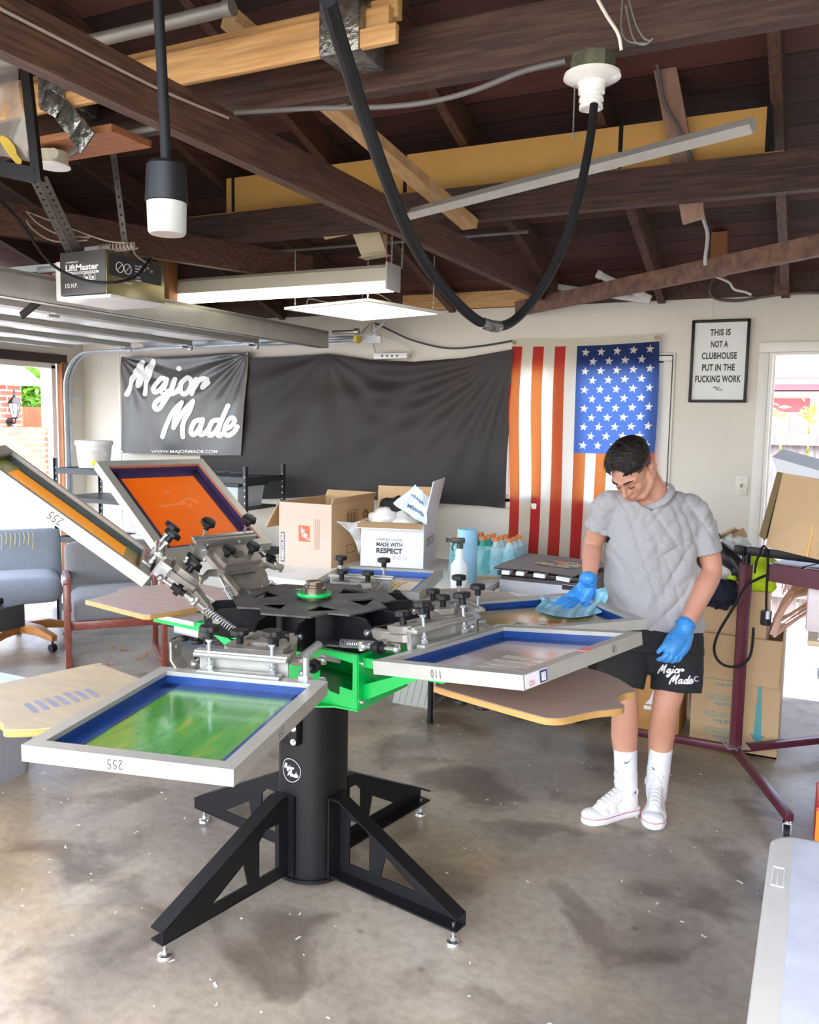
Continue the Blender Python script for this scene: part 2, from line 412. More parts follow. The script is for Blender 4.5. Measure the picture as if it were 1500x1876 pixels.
M_chrome = mat('bright_steel', (0.75, 0.75, 0.74), 0.18, 0.95, var=0.08, scale=14)
M_galv = mat('galvanised_steel', (0.60, 0.64, 0.68), 0.35, 0.6, var=0.15, scale=10)
M_grey = mat('grey_metal_conduit', (0.22, 0.215, 0.195), 0.45, 0.4, var=0.15, scale=10)
M_white = mat('white_plastic', (0.80, 0.80, 0.80), 0.4, var=0.04, scale=8)
M_whitem = mat('white_enamel', (0.82, 0.81, 0.78), 0.3, var=0.05, scale=6)
M_green = mat('bright_green_enamel', (0.0, 0.48, 0.085), 0.33, var=0.08, scale=7)
M_ink_w = mat('white_print', (0.85, 0.85, 0.86), 0.55, var=0.03)
M_ink_k = mat('black_print', (0.025, 0.025, 0.03), 0.6, var=0.1)
M_maroon = mat('maroon_enamel', (0.095, 0.012, 0.025), 0.32, var=0.10, scale=8)
M_glass = mat('lamp_glass', (0.9, 0.9, 0.92), 0.1, trans=0.8, var=0.02)
M_tube = mat('lit_fluorescent_tube', (0.9, 0.9, 0.85), 0.4, emit=(1.0, 0.93, 0.72), estr=4.5, var=0.0)
M_led = mat('lit_led_diffuser', (0.9, 0.9, 0.9), 0.4, emit=(1.0, 1.0, 0.98), estr=5.0, var=0.0)

# ------------------------------------------------------------------ room shell
b = MB(); b.bb((-5.95, -2.2, -0.12), (1.75, 5.62, 0.0)); struct('floor', b, M_conc)
WY = 5.5; WT = 0.10
b = MB()   # back wall with window and doorway openings
for a, c in (((-5.95, 0, 0), (-1.96, 0, 2.42)), ((-1.96, 0, 0), (-0.92, 0, 1.14)), ((-1.96, 0, 2.04), (-0.92, 0, 2.42)), ((-0.92, 0, 0), (-0.315, 0, 2.42)),
             ((-0.315, 0, 2.10), (0.62, 0, 2.42)), ((0.62, 0, 0), (1.75, 0, 2.42))):
    b.bb((a[0], WY, a[2]), (c[0], WY+WT, c[2]))
struct('wall_back', b, M_wall)
b = MB()
XL = -5.82
b.bb((XL-0.12, 5.31, 0), (XL, WY, 2.42)); b.bb((XL-0.12, -2.2, 2.12), (XL, 5.31, 2.42)); b.bb((XL-0.12, -2.2, 0), (XL, 0.1, 2.12))
g = [(-0.5, 2.42), (5.6, 2.42), (2.05, 3.60), (-0.5, 2.80)]
b.plate([(p[0], p[1]) for p in g], t=0.1, M=Matrix(((0, 0, 1, XL-0.12), (1, 0, 0, 0), (0, 1, 0, 0), (0, 0, 0, 1))))
struct('wall_left', b, M_wall)
b = MB(); b.bb((1.62, -2.2, 0), (1.72, WY, 2.42)); b.plate(g, t=0.1, M=Matrix(((0, 0, 1, 1.62), (1, 0, 0, 0), (0, 1, 0, 0), (0, 0, 0, 1))))
struct('wall_right', b, M_wall)
SL = 0.318; RY = 2.05
def roofz(y): return 2.55 + SL*(5.5-y) if y > RY else 2.55 + SL*(5.5-RY) - SL*(RY-y)
M_roof = planks('dark_roof_boards', (0.024, 0.010, 0.008), (0.125, 0.046, 0.034), 0.145, 1)
b = MB()
for y0, y1 in ((RY, 5.95), (-0.5, RY)):
    L = []
    for x in (-6.2, 2.0):
        L.append([(x, y0, roofz(y0)+0.002), (x, y1, roofz(y1)+0.002), (x, y1, roofz(y1)+0.06), (x, y0, roofz(y0)+0.06)])
    b.loft(L, smooth=False)
struct('ceiling', b, M_roof)
b = MB(); b.bb((-5.8, WY+0.005, 2.42), (1.6, WY+0.095, 2.555)); struct('trim_1', b, M_darky)
b = MB(); b.bb((-2.72, WY-0.03, 2.425), (-1.72, WY+0.0, 2.53)); struct('trim_2', b, M_pine)
# garage opening frame: white stop, brown jamb
b = MB(); b.bb((XL-0.10, 5.20, 0), (XL-0.05, 5.245, 2.07)); b.bb((XL-0.10, 0.1, 2.045), (XL-0.05, 5.245, 2.09)); struct('trim_3', b, M_trim)
b = MB(); b.bb((XL-0.04, 5.245, 0), (XL+0.02, 5.315, 2.10), bev=0.004)
struct('trim_4', b, mat('reddish_jamb_wood', (0.36, 0.135, 0.05), 0.6, var=0.25, scale=6, stretch=(10, 10, 1)))
b = MB(); b.bb((XL-0.03, 0.1, 2.085), (XL+0.012, 5.31, 2.16)); struct('trim_5', b, M_dark)
b = MB(); b.bb((-5.42, WY-0.004, 0), (-5.40, WY, 2.4)); b.bb((-0.655, WY-0.003, 2.29), (-0.651, WY, 2.42)); struct('trim_6', b, M_trim)

# back window behind the flag: two sashes with a wide meeting stile
wn = bpy.data.objects.new('window_1', None); COL.objects.link(wn); wn.location = (-1.44, 5.55, 1.14); wn['kind'] = 'structure'
b = MB()
for a, c in (((-1.96, 5.50, 1.12), (-0.92, 5.60, 1.17)), ((-1.96, 5.50, 2.005), (-0.92, 5.60, 2.05)), ((-1.96, 5.50, 1.17), (-1.925, 5.60, 2.005)), ((-0.965, 5.50, 1.17), (-0.92, 5.60, 2.005)),
             ((-1.635, 5.53, 1.17), (-1.465, 5.57, 2.005)), ((-1.925, 5.53, 1.17), (-1.90, 5.57, 2.005)), ((-0.99, 5.53, 1.17), (-0.965, 5.57, 2.005))): b.bb(a, c)
part(wn, 'window_frame', b, M_trim, world=True)
b = MB(); b.bb((-1.90, 5.548, 1.17), (-1.635, 5.552, 2.005)); b.bb((-1.465, 5.548, 1.17), (-0.99, 5.552, 2.005))
gm = bpy.data.materials.new('window_pane'); gm.use_nodes = True
_n = gm.node_tree.nodes; _l = gm.node_tree.links; _n.clear()
_o = _n.new('ShaderNodeOutputMaterial'); _t = _n.new('ShaderNodeBsdfTransparent'); _g = _n.new('ShaderNodeBsdfGlossy'); _g.inputs['Roughness'].default_value = 0.03
_x = _n.new('ShaderNodeMixShader'); _x.inputs[0].default_value = 0.06; _nz = _n.new('ShaderNodeTexNoise'); _rp = _n.new('ShaderNodeValToRGB')
_rp.color_ramp.elements[0].color = (0.9, 0.93, 0.95, 1); _rp.color_ramp.elements[1].color = (0.98, 0.99, 1, 1)
_l.new(_nz.outputs[0], _rp.inputs[0]); _l.new(_rp.outputs[0], _t.inputs[0]); _l.new(_t.outputs[0], _x.inputs[1]); _l.new(_g.outputs[0], _x.inputs[2]); _l.new(_x.outputs[0], _o.inputs[0])
part(wn, 'pane', b, gm, world=True)
b = MB()
for a, c in (((-2.02, 5.485, 2.05), (-0.85, 5.4995, 2.10)), ((-0.92, 5.485, 1.12), (-0.85, 5.4995, 2.05)), ((-2.02, 5.485, 1.12), (-1.96, 5.4995, 2.05)), ((-2.02, 5.478, 1.08), (-0.85, 5.4995, 1.12))): b.bb(a, c, bev=0.004)
part(wn, 'window_casing', b, M_trim, world=True)
b = MB(); b.bb((-0.868, 5.482, 1.14), (-0.862, 5.488, 2.085)); b.bb((-0.98, 5.482, 2.080), (-0.862, 5.488, 2.088)); part(wn, 'screen_gap', b, M_ink_k, world=True)
# side doorway
dw = bpy.data.objects.new('door_1', None); COL.objects.link(dw); dw.location = (0.15, 5.55, 0); dw['kind'] = 'structure'
b = MB()
for a, c in (((-0.375, 5.475, 0), (-0.315, 5.4995, 2.09)), ((-0.375, 5.475, 2.09), (0.70, 5.4995, 2.15)), ((0.62, 5.475, 0), (0.70, 5.4995, 2.09))): b.bb(a, c, bev=0.006)
part(dw, 'door_casing', b, M_trim, world=True)
b = MB()
for a, c in (((-0.3145, 5.476, 0), (-0.295, 5.61, 2.075)), ((-0.3145, 5.476, 2.075), (0.62, 5.61, 2.0895)), ((-0.295, 5.55, 0), (-0.283, 5.575, 2.075))): b.bb(a, c)
part(dw, 'door_jamb', b, M_trim, world=True)

# ------------------------------------------------------------------ outdoors
M_drive = mat('pale_driveway_concrete', (0.48, 0.465, 0.43), 0.8, var=0.08, scale=1.2)
b = MB(); b.bb((-40, -30, -0.16), (-5.95, 60, -0.02)); b.bb((-5.95, 5.62, -0.16), (30, 60, -0.02)); struct('ground_1', b, M_drive)
M_brick = brick('red_brick', (0.46, 0.16, 0.10), (0.34, 0.10, 0.065), (0.62, 0.56, 0.5))
HX = -13.0
c0 = at(40, 760, X=HX); zt = at(30, 706, X=HX).z
hb = thing('brick_house', 'sunlit red brick house corner seen through the open garage door', 'house', (HX-1.5, c0.y-3, -0.02))
b = MB(); b.bb((HX-1.2, c0.y-6.5, -0.02), (HX, c0.y, zt)); part(hb, 'wall', b, M_brick, world=True)
b = MB(); L = []
for x0, x1, z in ((HX-1.5, HX+0.35, zt+0.001), (HX-1.5, HX+0.35, zt+0.08), (HX-1.4, HX-1.1, zt+0.9)): L.append([(x0, c0.y-6.8, z), (x1, c0.y-6.8, z), (x1, c0.y+0.15, z), (x0, c0.y+0.15, z)])
b.loft(L, smooth=False); part(hb, 'roof', b, mat('pale_roof', (0.62, 0.58, 0.52), 0.8), world=True)
lp = at(24, 755, X=HX+0.12)
ln = thing('wall_lantern', 'black coach lantern on the brick house wall outside', 'lantern', (HX+0.02, lp.y, lp.z-0.15))
b = MB(); b.lathe([(0.0, -0.13), (0.05, -0.13), (0.06, -0.11), (0.045, -0.10)], (0.14, 0, 0.16), 8); b.lathe([(0.11, 0.18), (0.10, 0.21), (0.03, 0.30), (0.012, 0.33), (0.012, 0.42), (0, 0.42)], (0.14, 0, 0.12), 6)
b.cyl((0, 0, -0.02), (0.02, 0, -0.02), 0.07); b.tube([(0.02, 0, -0.02), (0.12, 0, -0.05), (0.16, 0, 0.0), (0.14, 0, 0.04)], 0.012, smooth=4)
for k in range(6): a = k*PI/3; b.cyl((0.14+0.05*math.cos(a), 0.05*math.sin(a), 0.06), (0.14+0.1*math.cos(a), 0.1*math.sin(a), 0.31), 0.006, n=5)
part(ln, 'cage', b, M_black)
b = MB(); b.lathe([(0, 0.06), (0.045, 0.06), (0.09, 0.30), (0, 0.30)], (0.14, 0, 0), 6); part(ln, 'lamp_glass', b, M_glass)
GX = -12.5
g1 = at(93, 783, X=GX); g0 = at(36, 783, X=GX)
b = MB(); b.bb((GX-0.2, g0.y-1.0, -0.02), (GX, g1.y, g1.z)); solo('garden_wall', 'low sunlit brick garden wall beside the brick house outside', 'wall', b, M_brick)
w0 = at(97, 750, X=GX)
b = MB(); b.bb((GX-0.25, g1.y+0.02, -0.02), (GX+0.05, g1.y+2.6, w0.z+2.2)); solo('white_stucco_wall', 'blank white sunlit stucco wall right of the garden shrub', 'wall', b, mat('white_stucco', (0.85, 0.85, 0.84), 0.8, var=0.03, bump=0.1))
f0 = at(46, 745, X=GX-0.8); f1 = at(96, 745, X=GX-0.8); fb = at(60, 770, X=GX-0.8)
b = MB()
k = 0; y = f0.y-0.3
while y < f1.y: b.bb((GX-0.82, y, 0.0), (GX-0.79, y+0.128, f0.z)); y += 0.13
solo('plank_fence', 'orange-brown plank fence peeping over the garden wall', 'fence', b, mat('orange_fence_wood', (0.52, 0.20, 0.09), 0.7, var=0.2, scale=4))
b = MB(); q0 = at(93, 780, X=GX+0.1); b.bb((GX+0.06, q0.y-0.04, -0.02), (GX+0.14, q0.y+0.04, q0.z), bev=0.006); solo('gate_post', 'slim pale orange timber gate post by the garden wall', 'post', b, mat('pale_post_wood', (0.66, 0.40, 0.20), 0.6, var=0.15))
def leaf_crown(name, label, centre, rads, n, col, sz, group=None, cat='shrub'):
    t = thing(name, label, cat, (centre[0], centre[1], -0.02), 0, group)
    b = MB(); rnd = random.Random(len(label))
    for i in range(n):
        d = V((rnd.gauss(0, 1), rnd.gauss(0, 1), rnd.gauss(0, 1))).normalized()*(rnd.random()**0.4)
        d *= 0.72+0.38*mnoise.noise(d*2.2)+0.2
        p = V((centre[0]+d.x*rads[0], centre[1]+d.y*rads[1], centre[2]+d.z*rads[2]))
        R = Euler((rnd.uniform(-1, 1), rnd.uniform(-1, 1), rnd.uniform(0, 6.3))).to_matrix(); s = sz*rnd.uniform(0.6, 1.3)
        b.poly([p+R@V(q) for q in ((-s, 0, 0), (-0.2*s, 0.42*s, 0.1*s), (s, 0, 0.0), (-0.2*s, -0.42*s, 0.1*s))])
    part(t, 'foliage', b, mat('leaf_'+name+str(n), col, 0.5, var=0.45, scale=2.5, transl=(col[0]*1.3, col[1]*1.3, col[2]), tw=0.45), world=True)
    b = MB(); b.tube([(centre[0], centre[1], -0.02), (centre[0]+0.05, centre[1], centre[2]*0.6), (centre[0], centre[1]+0.1, centre[2])], 0.09, 8, rs=[0.11, 0.09, 0.05]); part(t, 'trunk', b, M_oldwood, world=True)
    return t
s1 = at(68, 712, X=-15); s2 = at(20, 680, X=-17)
leaf_crown('garden_shrub', 'bushy bright green shrub above the plank fence outside', (-15, s1.y, s1.z-0.35), (1.0, 0.62, 1.0), 2600, (0.16, 0.34, 0.05), 0.13)
leaf_crown('garden_tree', 'taller bright green tree behind the brick house roof', (-17.5, s2.y, s2.z+0.1), (1.0, 1.3, 0.9), 2600, (0.20, 0.38, 0.07), 0.15, cat='tree')
# beyond the side doorway
NY = 15.0
def xz(x, y, Y): p = at(x, y, Y=Y); return p.x, p.z
nh = thing('neighbour_house', 'pale neighbouring house with red fascia seen through the side doorway', 'house', (2.0, NY+2, -0.02))
xw0, ze = xz(1398, 735, NY); _, z1 = xz(1450, 692, NY-0.5); _, z2 = xz(1450, 715, NY-0.5); _, zr = xz(1450, 655, NY+2.5)
b = MB(); b.bb((xw0-8, NY, -0.02), (xw0+9, NY+5, z2)); part(nh, 'wall', b, mat('cream_stucco', (0.80, 0.74, 0.60), 0.8, var=0.04), world=True)
b = MB(); b.bb((xw0-8.3, NY-0.55, z2), (xw0+9.3, NY-0.5, z1)); part(nh, 'fascia', b, mat('red_fascia', (0.62, 0.06, 0.07), 0.5, var=0.1), world=True)
b = MB(); L = []
for x in (xw0-8.4, xw0+9.4): L.append([(x, NY-0.6, z1-0.03), (x, NY+2.5, zr), (x, NY+5.6, z1-0.03), (x, NY+5.6, z1-0.1), (x, NY-0.55, z1-0.1)])
b.loft(L, smooth=False); part(nh, 'roof', b, planks('blue_grey_shingles', (0.30, 0.36, 0.42), (0.44, 0.50, 0.56), 0.22, 1, gap=(0.16, 0.19, 0.24)), world=True)
wx0, wz1 = xz(1404, 730, NY); wx1, wz0 = xz(1481, 782, NY)
b = MB()
for a, c in (((wx0-0.1, wz1-0.22), (wx1, wz1)), ((wx1-0.16, wz0), (wx1, wz1-0.22)), ((wx0-0.1, wz0), (wx0+0.06, wz1-0.22))): b.bb((a[0], NY-0.06, a[1]), (c[0], NY, c[1]))
f = part(nh, 'window_trim', b, MATS['red_fascia'], world=True)
b = MB(); b.bb((wx0+0.06, NY-0.03, wz0), (wx1-0.16, NY-0.01, wz1-0.22)); part(nh, 'window', b, mat('pale_window_glass', (0.52, 0.62, 0.68), 0.15, var=0.05), world=True)
b = MB(); mx = (wx0+wx1)/2-0.1; b.bb((mx-0.12, NY-0.05, wz0), (mx+0.12, NY, wz1-0.22)); part(nh, 'window_mullion', b, M_whitem, world=True)
FY = 8.2
fn = thing('picket_fence', 'weathered grey dog-ear picket fence beyond the side doorway', 'fence', (0.4, FY, -0.02))
M_picket = mat('weathered_picket', (0.27, 0.225, 0.215), 0.8, col2=(0.15, 0.12, 0.115), scale=5, stretch=(16, 16, 1))
zt_ = at(1450, 764, Y=FY).z; rnd = random.Random(3); x = -1.2
while x < 2.2:
    b = MB(); h = zt_+rnd.uniform(-0.03, 0.03); w_ = 0.20
    b.plate([(x, -0.02), (x+w_, -0.02), (x+w_, h-0.05), (x+w_-0.05, h), (x+0.05, h), (x, h-0.05)], t=0.02, M=Matrix(((1, 0, 0, 0), (0, 0, -1, FY), (0, 1, 0, 0), (0, 0, 0, 1))))
    part(fn, 'picket', b, M_picket, world=True); x += 0.218
for py in (805, 1085):
    z = at(1450, py, Y=FY-0.05).z; b = MB(); b.bb((-1.3, FY-0.07, z-0.05), (2.3, FY-0.02, z+0.05)); part(fn, 'rail', b, M_picket, world=True)
for i, (px, py, n) in enumerate(((1418, 770, 260), (1478, 775, 300))):
    p = at(px, py, Y=FY+0.8)
    leaf_crown('fence_plant', ['yellow-green plant left of the neighbour window above the fence', 'pale yellow-green plant right of the neighbour window above the fence'][i], (p.x, p.y, p.z-0.25), (0.14, 0.16, 0.5), n, (0.42, 0.45, 0.12), 0.06, cat='plant')
# ------------------------------------------------------------------ roof timbers
RG = 'dark rafters of the roof'
def rafter(x, label, front):
    b = MB(); u = (0, SL, 1) if not front else (0, -SL, 1)
    y0, y1 = (RY+0.03, 5.85) if not front else (-2.1, RY-0.03)
    b.beam((x, y0, roofz(y0)-0.075), (x, y1, roofz(y1)-0.075), 0.045, 0.14, u)
    return solo('rafter', label, 'rafter', b, M_darky, RG)
for i in range(10):
    x = -5.15+0.70*i+(0.055 if i == 5 else 0)
    rafter(x, 'dark brown rafter rising from the back wall to the ridge', False)
b = MB(); b.bb((-5.9, RY-0.022, roofz(RY)-0.2), (1.65, RY+0.022, roofz(RY)-0.015)); solo('ridge_board', 'dark ridge board along the top of the roof', 'beam', b, M_dark)
# ceiling joists
b = MB(); b.bb((-1.665, -1.9, 2.42), (-1.62, 5.50, 2.545)); solo('ceiling_joist', 'dark brown joist running from upper left of the photo back to the wall', 'beam', b, M_darky)
b = MB(); b.bb((-4.6, 2.15, 2.55), (1.6, 2.20, 2.695)); solo('ceiling_joist', 'dark brown cross beam carrying the white porcelain lamp socket', 'beam', b, M_dark)
b = MB(); b.bb((-3.22, 3.65, 2.55), (1.6, 3.70, 2.70)); solo('ceiling_joist', 'dark brown cross beam just below the long amber carton', 'beam', b, M_dark)
p0 = at(0, 431, Z=2.42); p1 = at(448, 499, Z=2.42); d = (p1-p0)
b = MB(); b.beam(p0-d*0.8+V((0, 0, .07)), p1+d*0.35+V((0, 0, .07)), 0.045, 0.14); solo('ceiling_joist', 'dark brown beam passing behind the garage door opener', 'beam', b, M_darky)
p0 = V((-1.86, 5.44, 2.40)); p1 = at(1500, 450, Z=2.44); d = p1-p0
b = MB(); b.beam(p0, p0+d*1.5, 0.045, 0.09); solo('corner_brace', 'reddish brown corner brace over the framed poster, touching the back wall', 'beam', b, M_oldwood)
b = MB(); b.beam(at(1213, 96, Y=3.77), at(1271, 404, Y=3.75), 0.088, 0.04, (0, 1, 0)); solo('diagonal_strut', 'pale brown strut slanting down behind the cross beam at right', 'beam', b, mat('pale_brown_stud', (0.36, 0.22, 0.16), 0.6, var=0.2, scale=6, stretch=(6, 6, 1)))
p = at(1430, 540, Y=5.42); q = at(1432, 425, Y=5.42)
b = MB(); b.bb((p.x-0.035, 5.40, 2.42), (p.x+0.035, 5.47, 2.75)); solo('stud', 'short reddish brown stud above the doorway', 'beam', b, M_oldwood)
q = at(1316, 470, Y=5.0)
b = MB(); b.bb((q.x-0.04, 4.98, 2.47), (q.x+0.04, 5.06, roofz(5.0)-0.01)); solo('stud', 'short orange-brown stud above the framed poster', 'beam', b, mat('orange_brown_stud', (0.32, 0.13, 0.045), 0.6, var=0.25, scale=5))
q = at(316, 425, Y=3.8)
b = MB(); b.bb((q.x-0.04, 3.72, 2.2), (q.x+0.04, 3.79, 2.95)); solo('stud', 'orange-brown stud behind the hanging cord connector', 'beam', b, MATS['orange_brown_stud'])
# loose pine stud lying over the joists, end grain towards the camera
a0 = at(420, 34, Y=2.30); b0 = at(862, 412, Y=3.62)
b = MB(); b.beam(a0, b0, 0.075, 0.04, (0, 0, 1)); solo('pine_stud', 'pale pine stud slanting over the beams near the lumber bundle', 'lumber', b, M_piney)
# bundle of pine boards
LB = 'pine boards in the taped bundle'
for i, (dy, dz, h, ex, t, lab) in enumerate(((0.0, 0.0, 0.045, 728, 0.02, 'lowest pine board of the taped bundle overhead'), (0.03, 0.05, 0.055, 716, 0.025, 'pine board second from the bottom of the taped bundle'),
                                  (0.06, 0.085, 0.05, 732, 0.03, 'pine board third from the bottom of the taped bundle'), (0.10, 0.10, 0.06, 722, 0.03, 'topmost pine board of the taped bundle overhead'))):
    y = 1.97+dy; e = at(ex, 60, Y=y); b = MB(); b.beam((-4.2, y, 2.575+dz+h/2), (e.x, y, 2.58+dz+h/2), t, h, bev=0.003); solo('pine_board', lab, 'lumber', b, M_pine, LB)
M_tape = mat('crinkled_silver_tape', (0.34, 0.33, 0.31), 0.25, 0.8, var=0.55, scale=30, bump=0.5, bscale=40)
b = MB(); e = at(622, 55, Y=1.96); b.bb((e.x-0.06, 1.952, 2.572), (e.x+0.06, 2.10, 2.735), bev=0.01); solo('duct_tape_wrap', 'silver duct tape wrapped round the right end of the pine boards', 'tape', b, M_tape)
b = MB(); P = [at(x, y, Y=1.945) for x, y in ((80, 182), (112, 200), (140, 235), (160, 262))]
for k, (p, q) in enumerate(zip(P, P[1:])): b.beam(p, q+(q-p)*0.05, 0.008, 0.062+0.008*k, (1, 0, 0.8), bev=0.002)
solo('duct_tape_tail', 'loose tail of silver tape hanging from the pine boards at left', 'tape', b, M_tape)
b = MB(); b.bb((at(70, 180, Y=1.955).x, 1.95, 2.585), (at(118, 175, Y=1.955).x, 2.09, 2.70), bev=0.01); solo('duct_tape_wrap', 'silver duct tape wrapped round the left end of the pine boards', 'tape', b, M_tape)
# grey pipe, light battens, rods
e = at(424, 14, Y=1.86); b = MB(); b.cyl((-3.4, 1.86, e.z), e, 0.018, n=20); b.cyl(e-V((0.02, 0, 0)), e+V((0.004, 0, 0)), 0.021, n=20); solo('metal_pipe', 'grey metal pipe above the pine boards at upper left', 'pipe', b, M_grey)
b = MB(); b.beam(at(752, 392, Y=3.10), at(1380, 229, Y=2.55), 0.03, 0.035, (0, 1, 1)); solo('metal_strip', 'long light grey strip slanting across the amber carton', 'strip', b, mat('light_grey_strip', (0.34, 0.33, 0.30), 0.5, var=0.1))
b = MB(); b.cyl(at(345, 473, Y=4.55), at(968, 424, Y=4.3), 0.010, n=12); solo('metal_rod', 'thin grey rod lying behind the fluorescent light', 'rod', b, M_grey)
for nm, p, q, lab in (('old_light_batten', (940, 514), (1190, 551), 'old white fluorescent batten lower of the two beside the brace'), ('old_light_batten', (1096, 503), (1192, 548), 'old white fluorescent batten upper of the two beside the brace')):
    p0 = at(*p, Y=5.38 if p[0] < 1000 else 5.25); p1 = at(*q, Y=5.42 if p[0] < 1000 else 5.32)
    b = MB(); b.beam(p0, p1, 0.055, 0.035, bev=0.004); d = (p1-p0).normalized(); b.beam(p0-d*0.012, p0+d*0.02, 0.06, 0.042, bev=0.003); solo(nm, lab, 'light fitting', b, M_whitem)
# long carton lying along the beam
cy0, cy1 = 3.80, 4.08
c0 = at(414, 345, Y=cy0); c1 = at(1405, 300, Y=cy0); zb = at(900, 336, Y=cy0).z; ztp = at(900, 262, Y=cy0).z
lc = thing('long_carton', 'very long amber cardboard carton with black straps lying on the roof beams', 'carton', ((c0.x+c1.x)/2, 3.94, zb))
b = MB(); b.bb((c0.x, cy0, zb), (c1.x, cy1, ztp), bev=0.004); part(lc, 'carton', b, M_card2, world=True)
for px in (427, 742, 1134, 1402):
    x = at(px, 330, Y=cy0).x; b = MB(); b.bb((x-0.009, cy0-0.003, zb-0.003), (x+0.009, cy1+0.003, ztp+0.003)); part(lc, 'strap', b, M_blackp, world=True)
b = MB(); b.bb((c0.x-0.25, 3.79, zb-0.030), (c1.x+0.06, 4.1, zb-0.001)); solo('pine_board', 'wide pale pine board under the long amber carton', 'lumber', b, M_pine, None)

# ------------------------------------------------------------------ cables overhead
def cable(name, label, pts, r, m, cat='cable', sm=6, n=8): b = MB(); b.tube(pts, r, n, smooth=sm); return solo(name, label, cat, b, m)
M_cream = mat('cream_lead', (0.40, 0.34, 0.29), 0.5)
M_nm = mat('grey_cable_sheath', (0.15, 0.145, 0.14), 0.5, var=0.1)
cable('flat_cable', 'grey sheathed cable running left from the porcelain lamp socket', [at(1036, 112, Y=2.13), at(960, 130, Y=2.13), at(870, 165, Y=2.13), at(790, 186, Y=2.13), at(700, 196, Y=2.13), at(560, 199, Y=2.13), at(430, 207, Y=2.12)], 0.007, M_nm)
cable('flat_cable', 'grey sheathed cable dropping to the round ceiling box at far left', [at(290, 233, Y=2.1), at(230, 245, Y=2.1), at(170, 258, Y=2.08), at(128, 285, Y=2.05)], 0.009, M_nm)
cable('thin_cable', 'cream cable tacked along the joist at upper left', [at(0, 16, X=-1.612), at(90, 62, X=-1.612), at(200, 118, X=-1.612), at(310, 172, X=-1.612), at(418, 216, X=-1.612)], 0.004, M_cream)
cable('thin_cable', 'cream cable entering the lamp socket box from above', [at(1095, 0, Y=2.08), at(1112, 30, Y=2.08), at(1132, 62, Y=2.08), at(1138, 92, Y=2.09)], 0.004, M_trim)
for i, P in enumerate(([(1140, 0), (1138, 50), (1150, 75), (1185, 80)], [(1152, 0), (1165, 45), (1180, 70), (1192, 74)], [(1146, 10), (1160, 70), (1180, 82), (1196, 70)])):
    cable('loose_wire', 'thin loose wire looping by the cross beam right of the lamp socket', [at(*p, Y=2.1) for p in P], 0.0022, M_grey)['group'] = 'loose wires by the lamp socket'
cable('flat_cable', 'dark cable running down the pale diagonal strut', [at(x, y, Y=3.725) for x, y in ((1196, 86), (1206, 130), (1218, 190), (1245, 240), (1262, 285), (1266, 300))], 0.007, M_nm)
cable('flat_cable', 'pale grey cable hanging below the cross beam at right', [at(x, y, Y=4.4) for x, y in ((1284, 360), (1287, 395), (1296, 430), (1292, 470), (1292, 486))], 0.009, mat('pale_cable', (0.55, 0.57, 0.55), 0.5))
cable('flat_cable', 'black cable curling along the wall top above the poster', [at(x, y, Y=5.44) for x, y in ((1330, 472), (1345, 440), (1370, 424), (1395, 418))]+[at(1398, 430, Y=5.46)], 0.008, M_blackm)
cable('flat_cable', 'brown cable running along the top of the white wall', [at(x, y, Y=5.46) for x, y in ((1311, 507), (1302, 520), (1300, 535), (1312, 547), (1350, 551), (1400, 543), (1450, 537), (1500, 536))], 0.009, mat('brown_cable', (0.13, 0.09, 0.075), 0.5))
cable('flat_cable', 'white cable with a bent end above the poster', [at(x, y, Y=5.40) for x, y in ((1311, 507), (1335, 517), (1345, 530), (1365, 535), (1376, 540))], 0.007, M_whitem)
cable('thin_cable', 'dark lead sagging along the wall above the black cloth', [at(x, y, Y=5.47) for x, y in ((687, 592), (720, 608), (760, 625), (820, 638), (880, 634), (941, 624))], 0.006, mat('dark_blue_lead', (0.04, 0.04, 0.07), 0.5))
cable('thin_cable', 'thin cream lead hanging to the white socket strip', [at(x, y, Y=5.46) for x, y in ((684, 590), (690, 610), (722, 626), (748, 640), (750, 650))], 0.004, M_whitem)
cable('thin_cable', 'thin brown lead hanging to the white socket strip', [at(x, y, Y=5.46) for x, y in ((682, 590), (680, 612), (686, 640), (692, 652))], 0.004, M_cream)
for P in ([(678, 592), (662, 610), (672, 622), (690, 606), (684, 592)], [(676, 594), (668, 604), (664, 612)]):
    cable('loose_wire', 'thin coil of lead under the square lit panel', [at(*p, Y=5.485) for p in P], 0.003, M_cream)['group'] = 'coils of lead under the lit panel'
ss = thing('socket_strip', 'white socket strip on the wall above the black cloth', 'socket strip', at(718, 652, Y=5.46))
b = MB(); b.bb(at(686, 658, Y=5.46)+V((0, -0.02, 0)), at(748, 646, Y=5.46)+V((0, 0.036, 0)), bev=0.006); part(ss, 'housing', b, M_white, world=True)
for px in (700, 709, 718, 727):
    c = at(px, 652, Y=5.439); b = MB(); b.cyl(c+V((0, .002, 0)), c-V((0, 0.002, 0)), 0.009, n=12); part(ss, 'socket', b, M_nm, world=True)
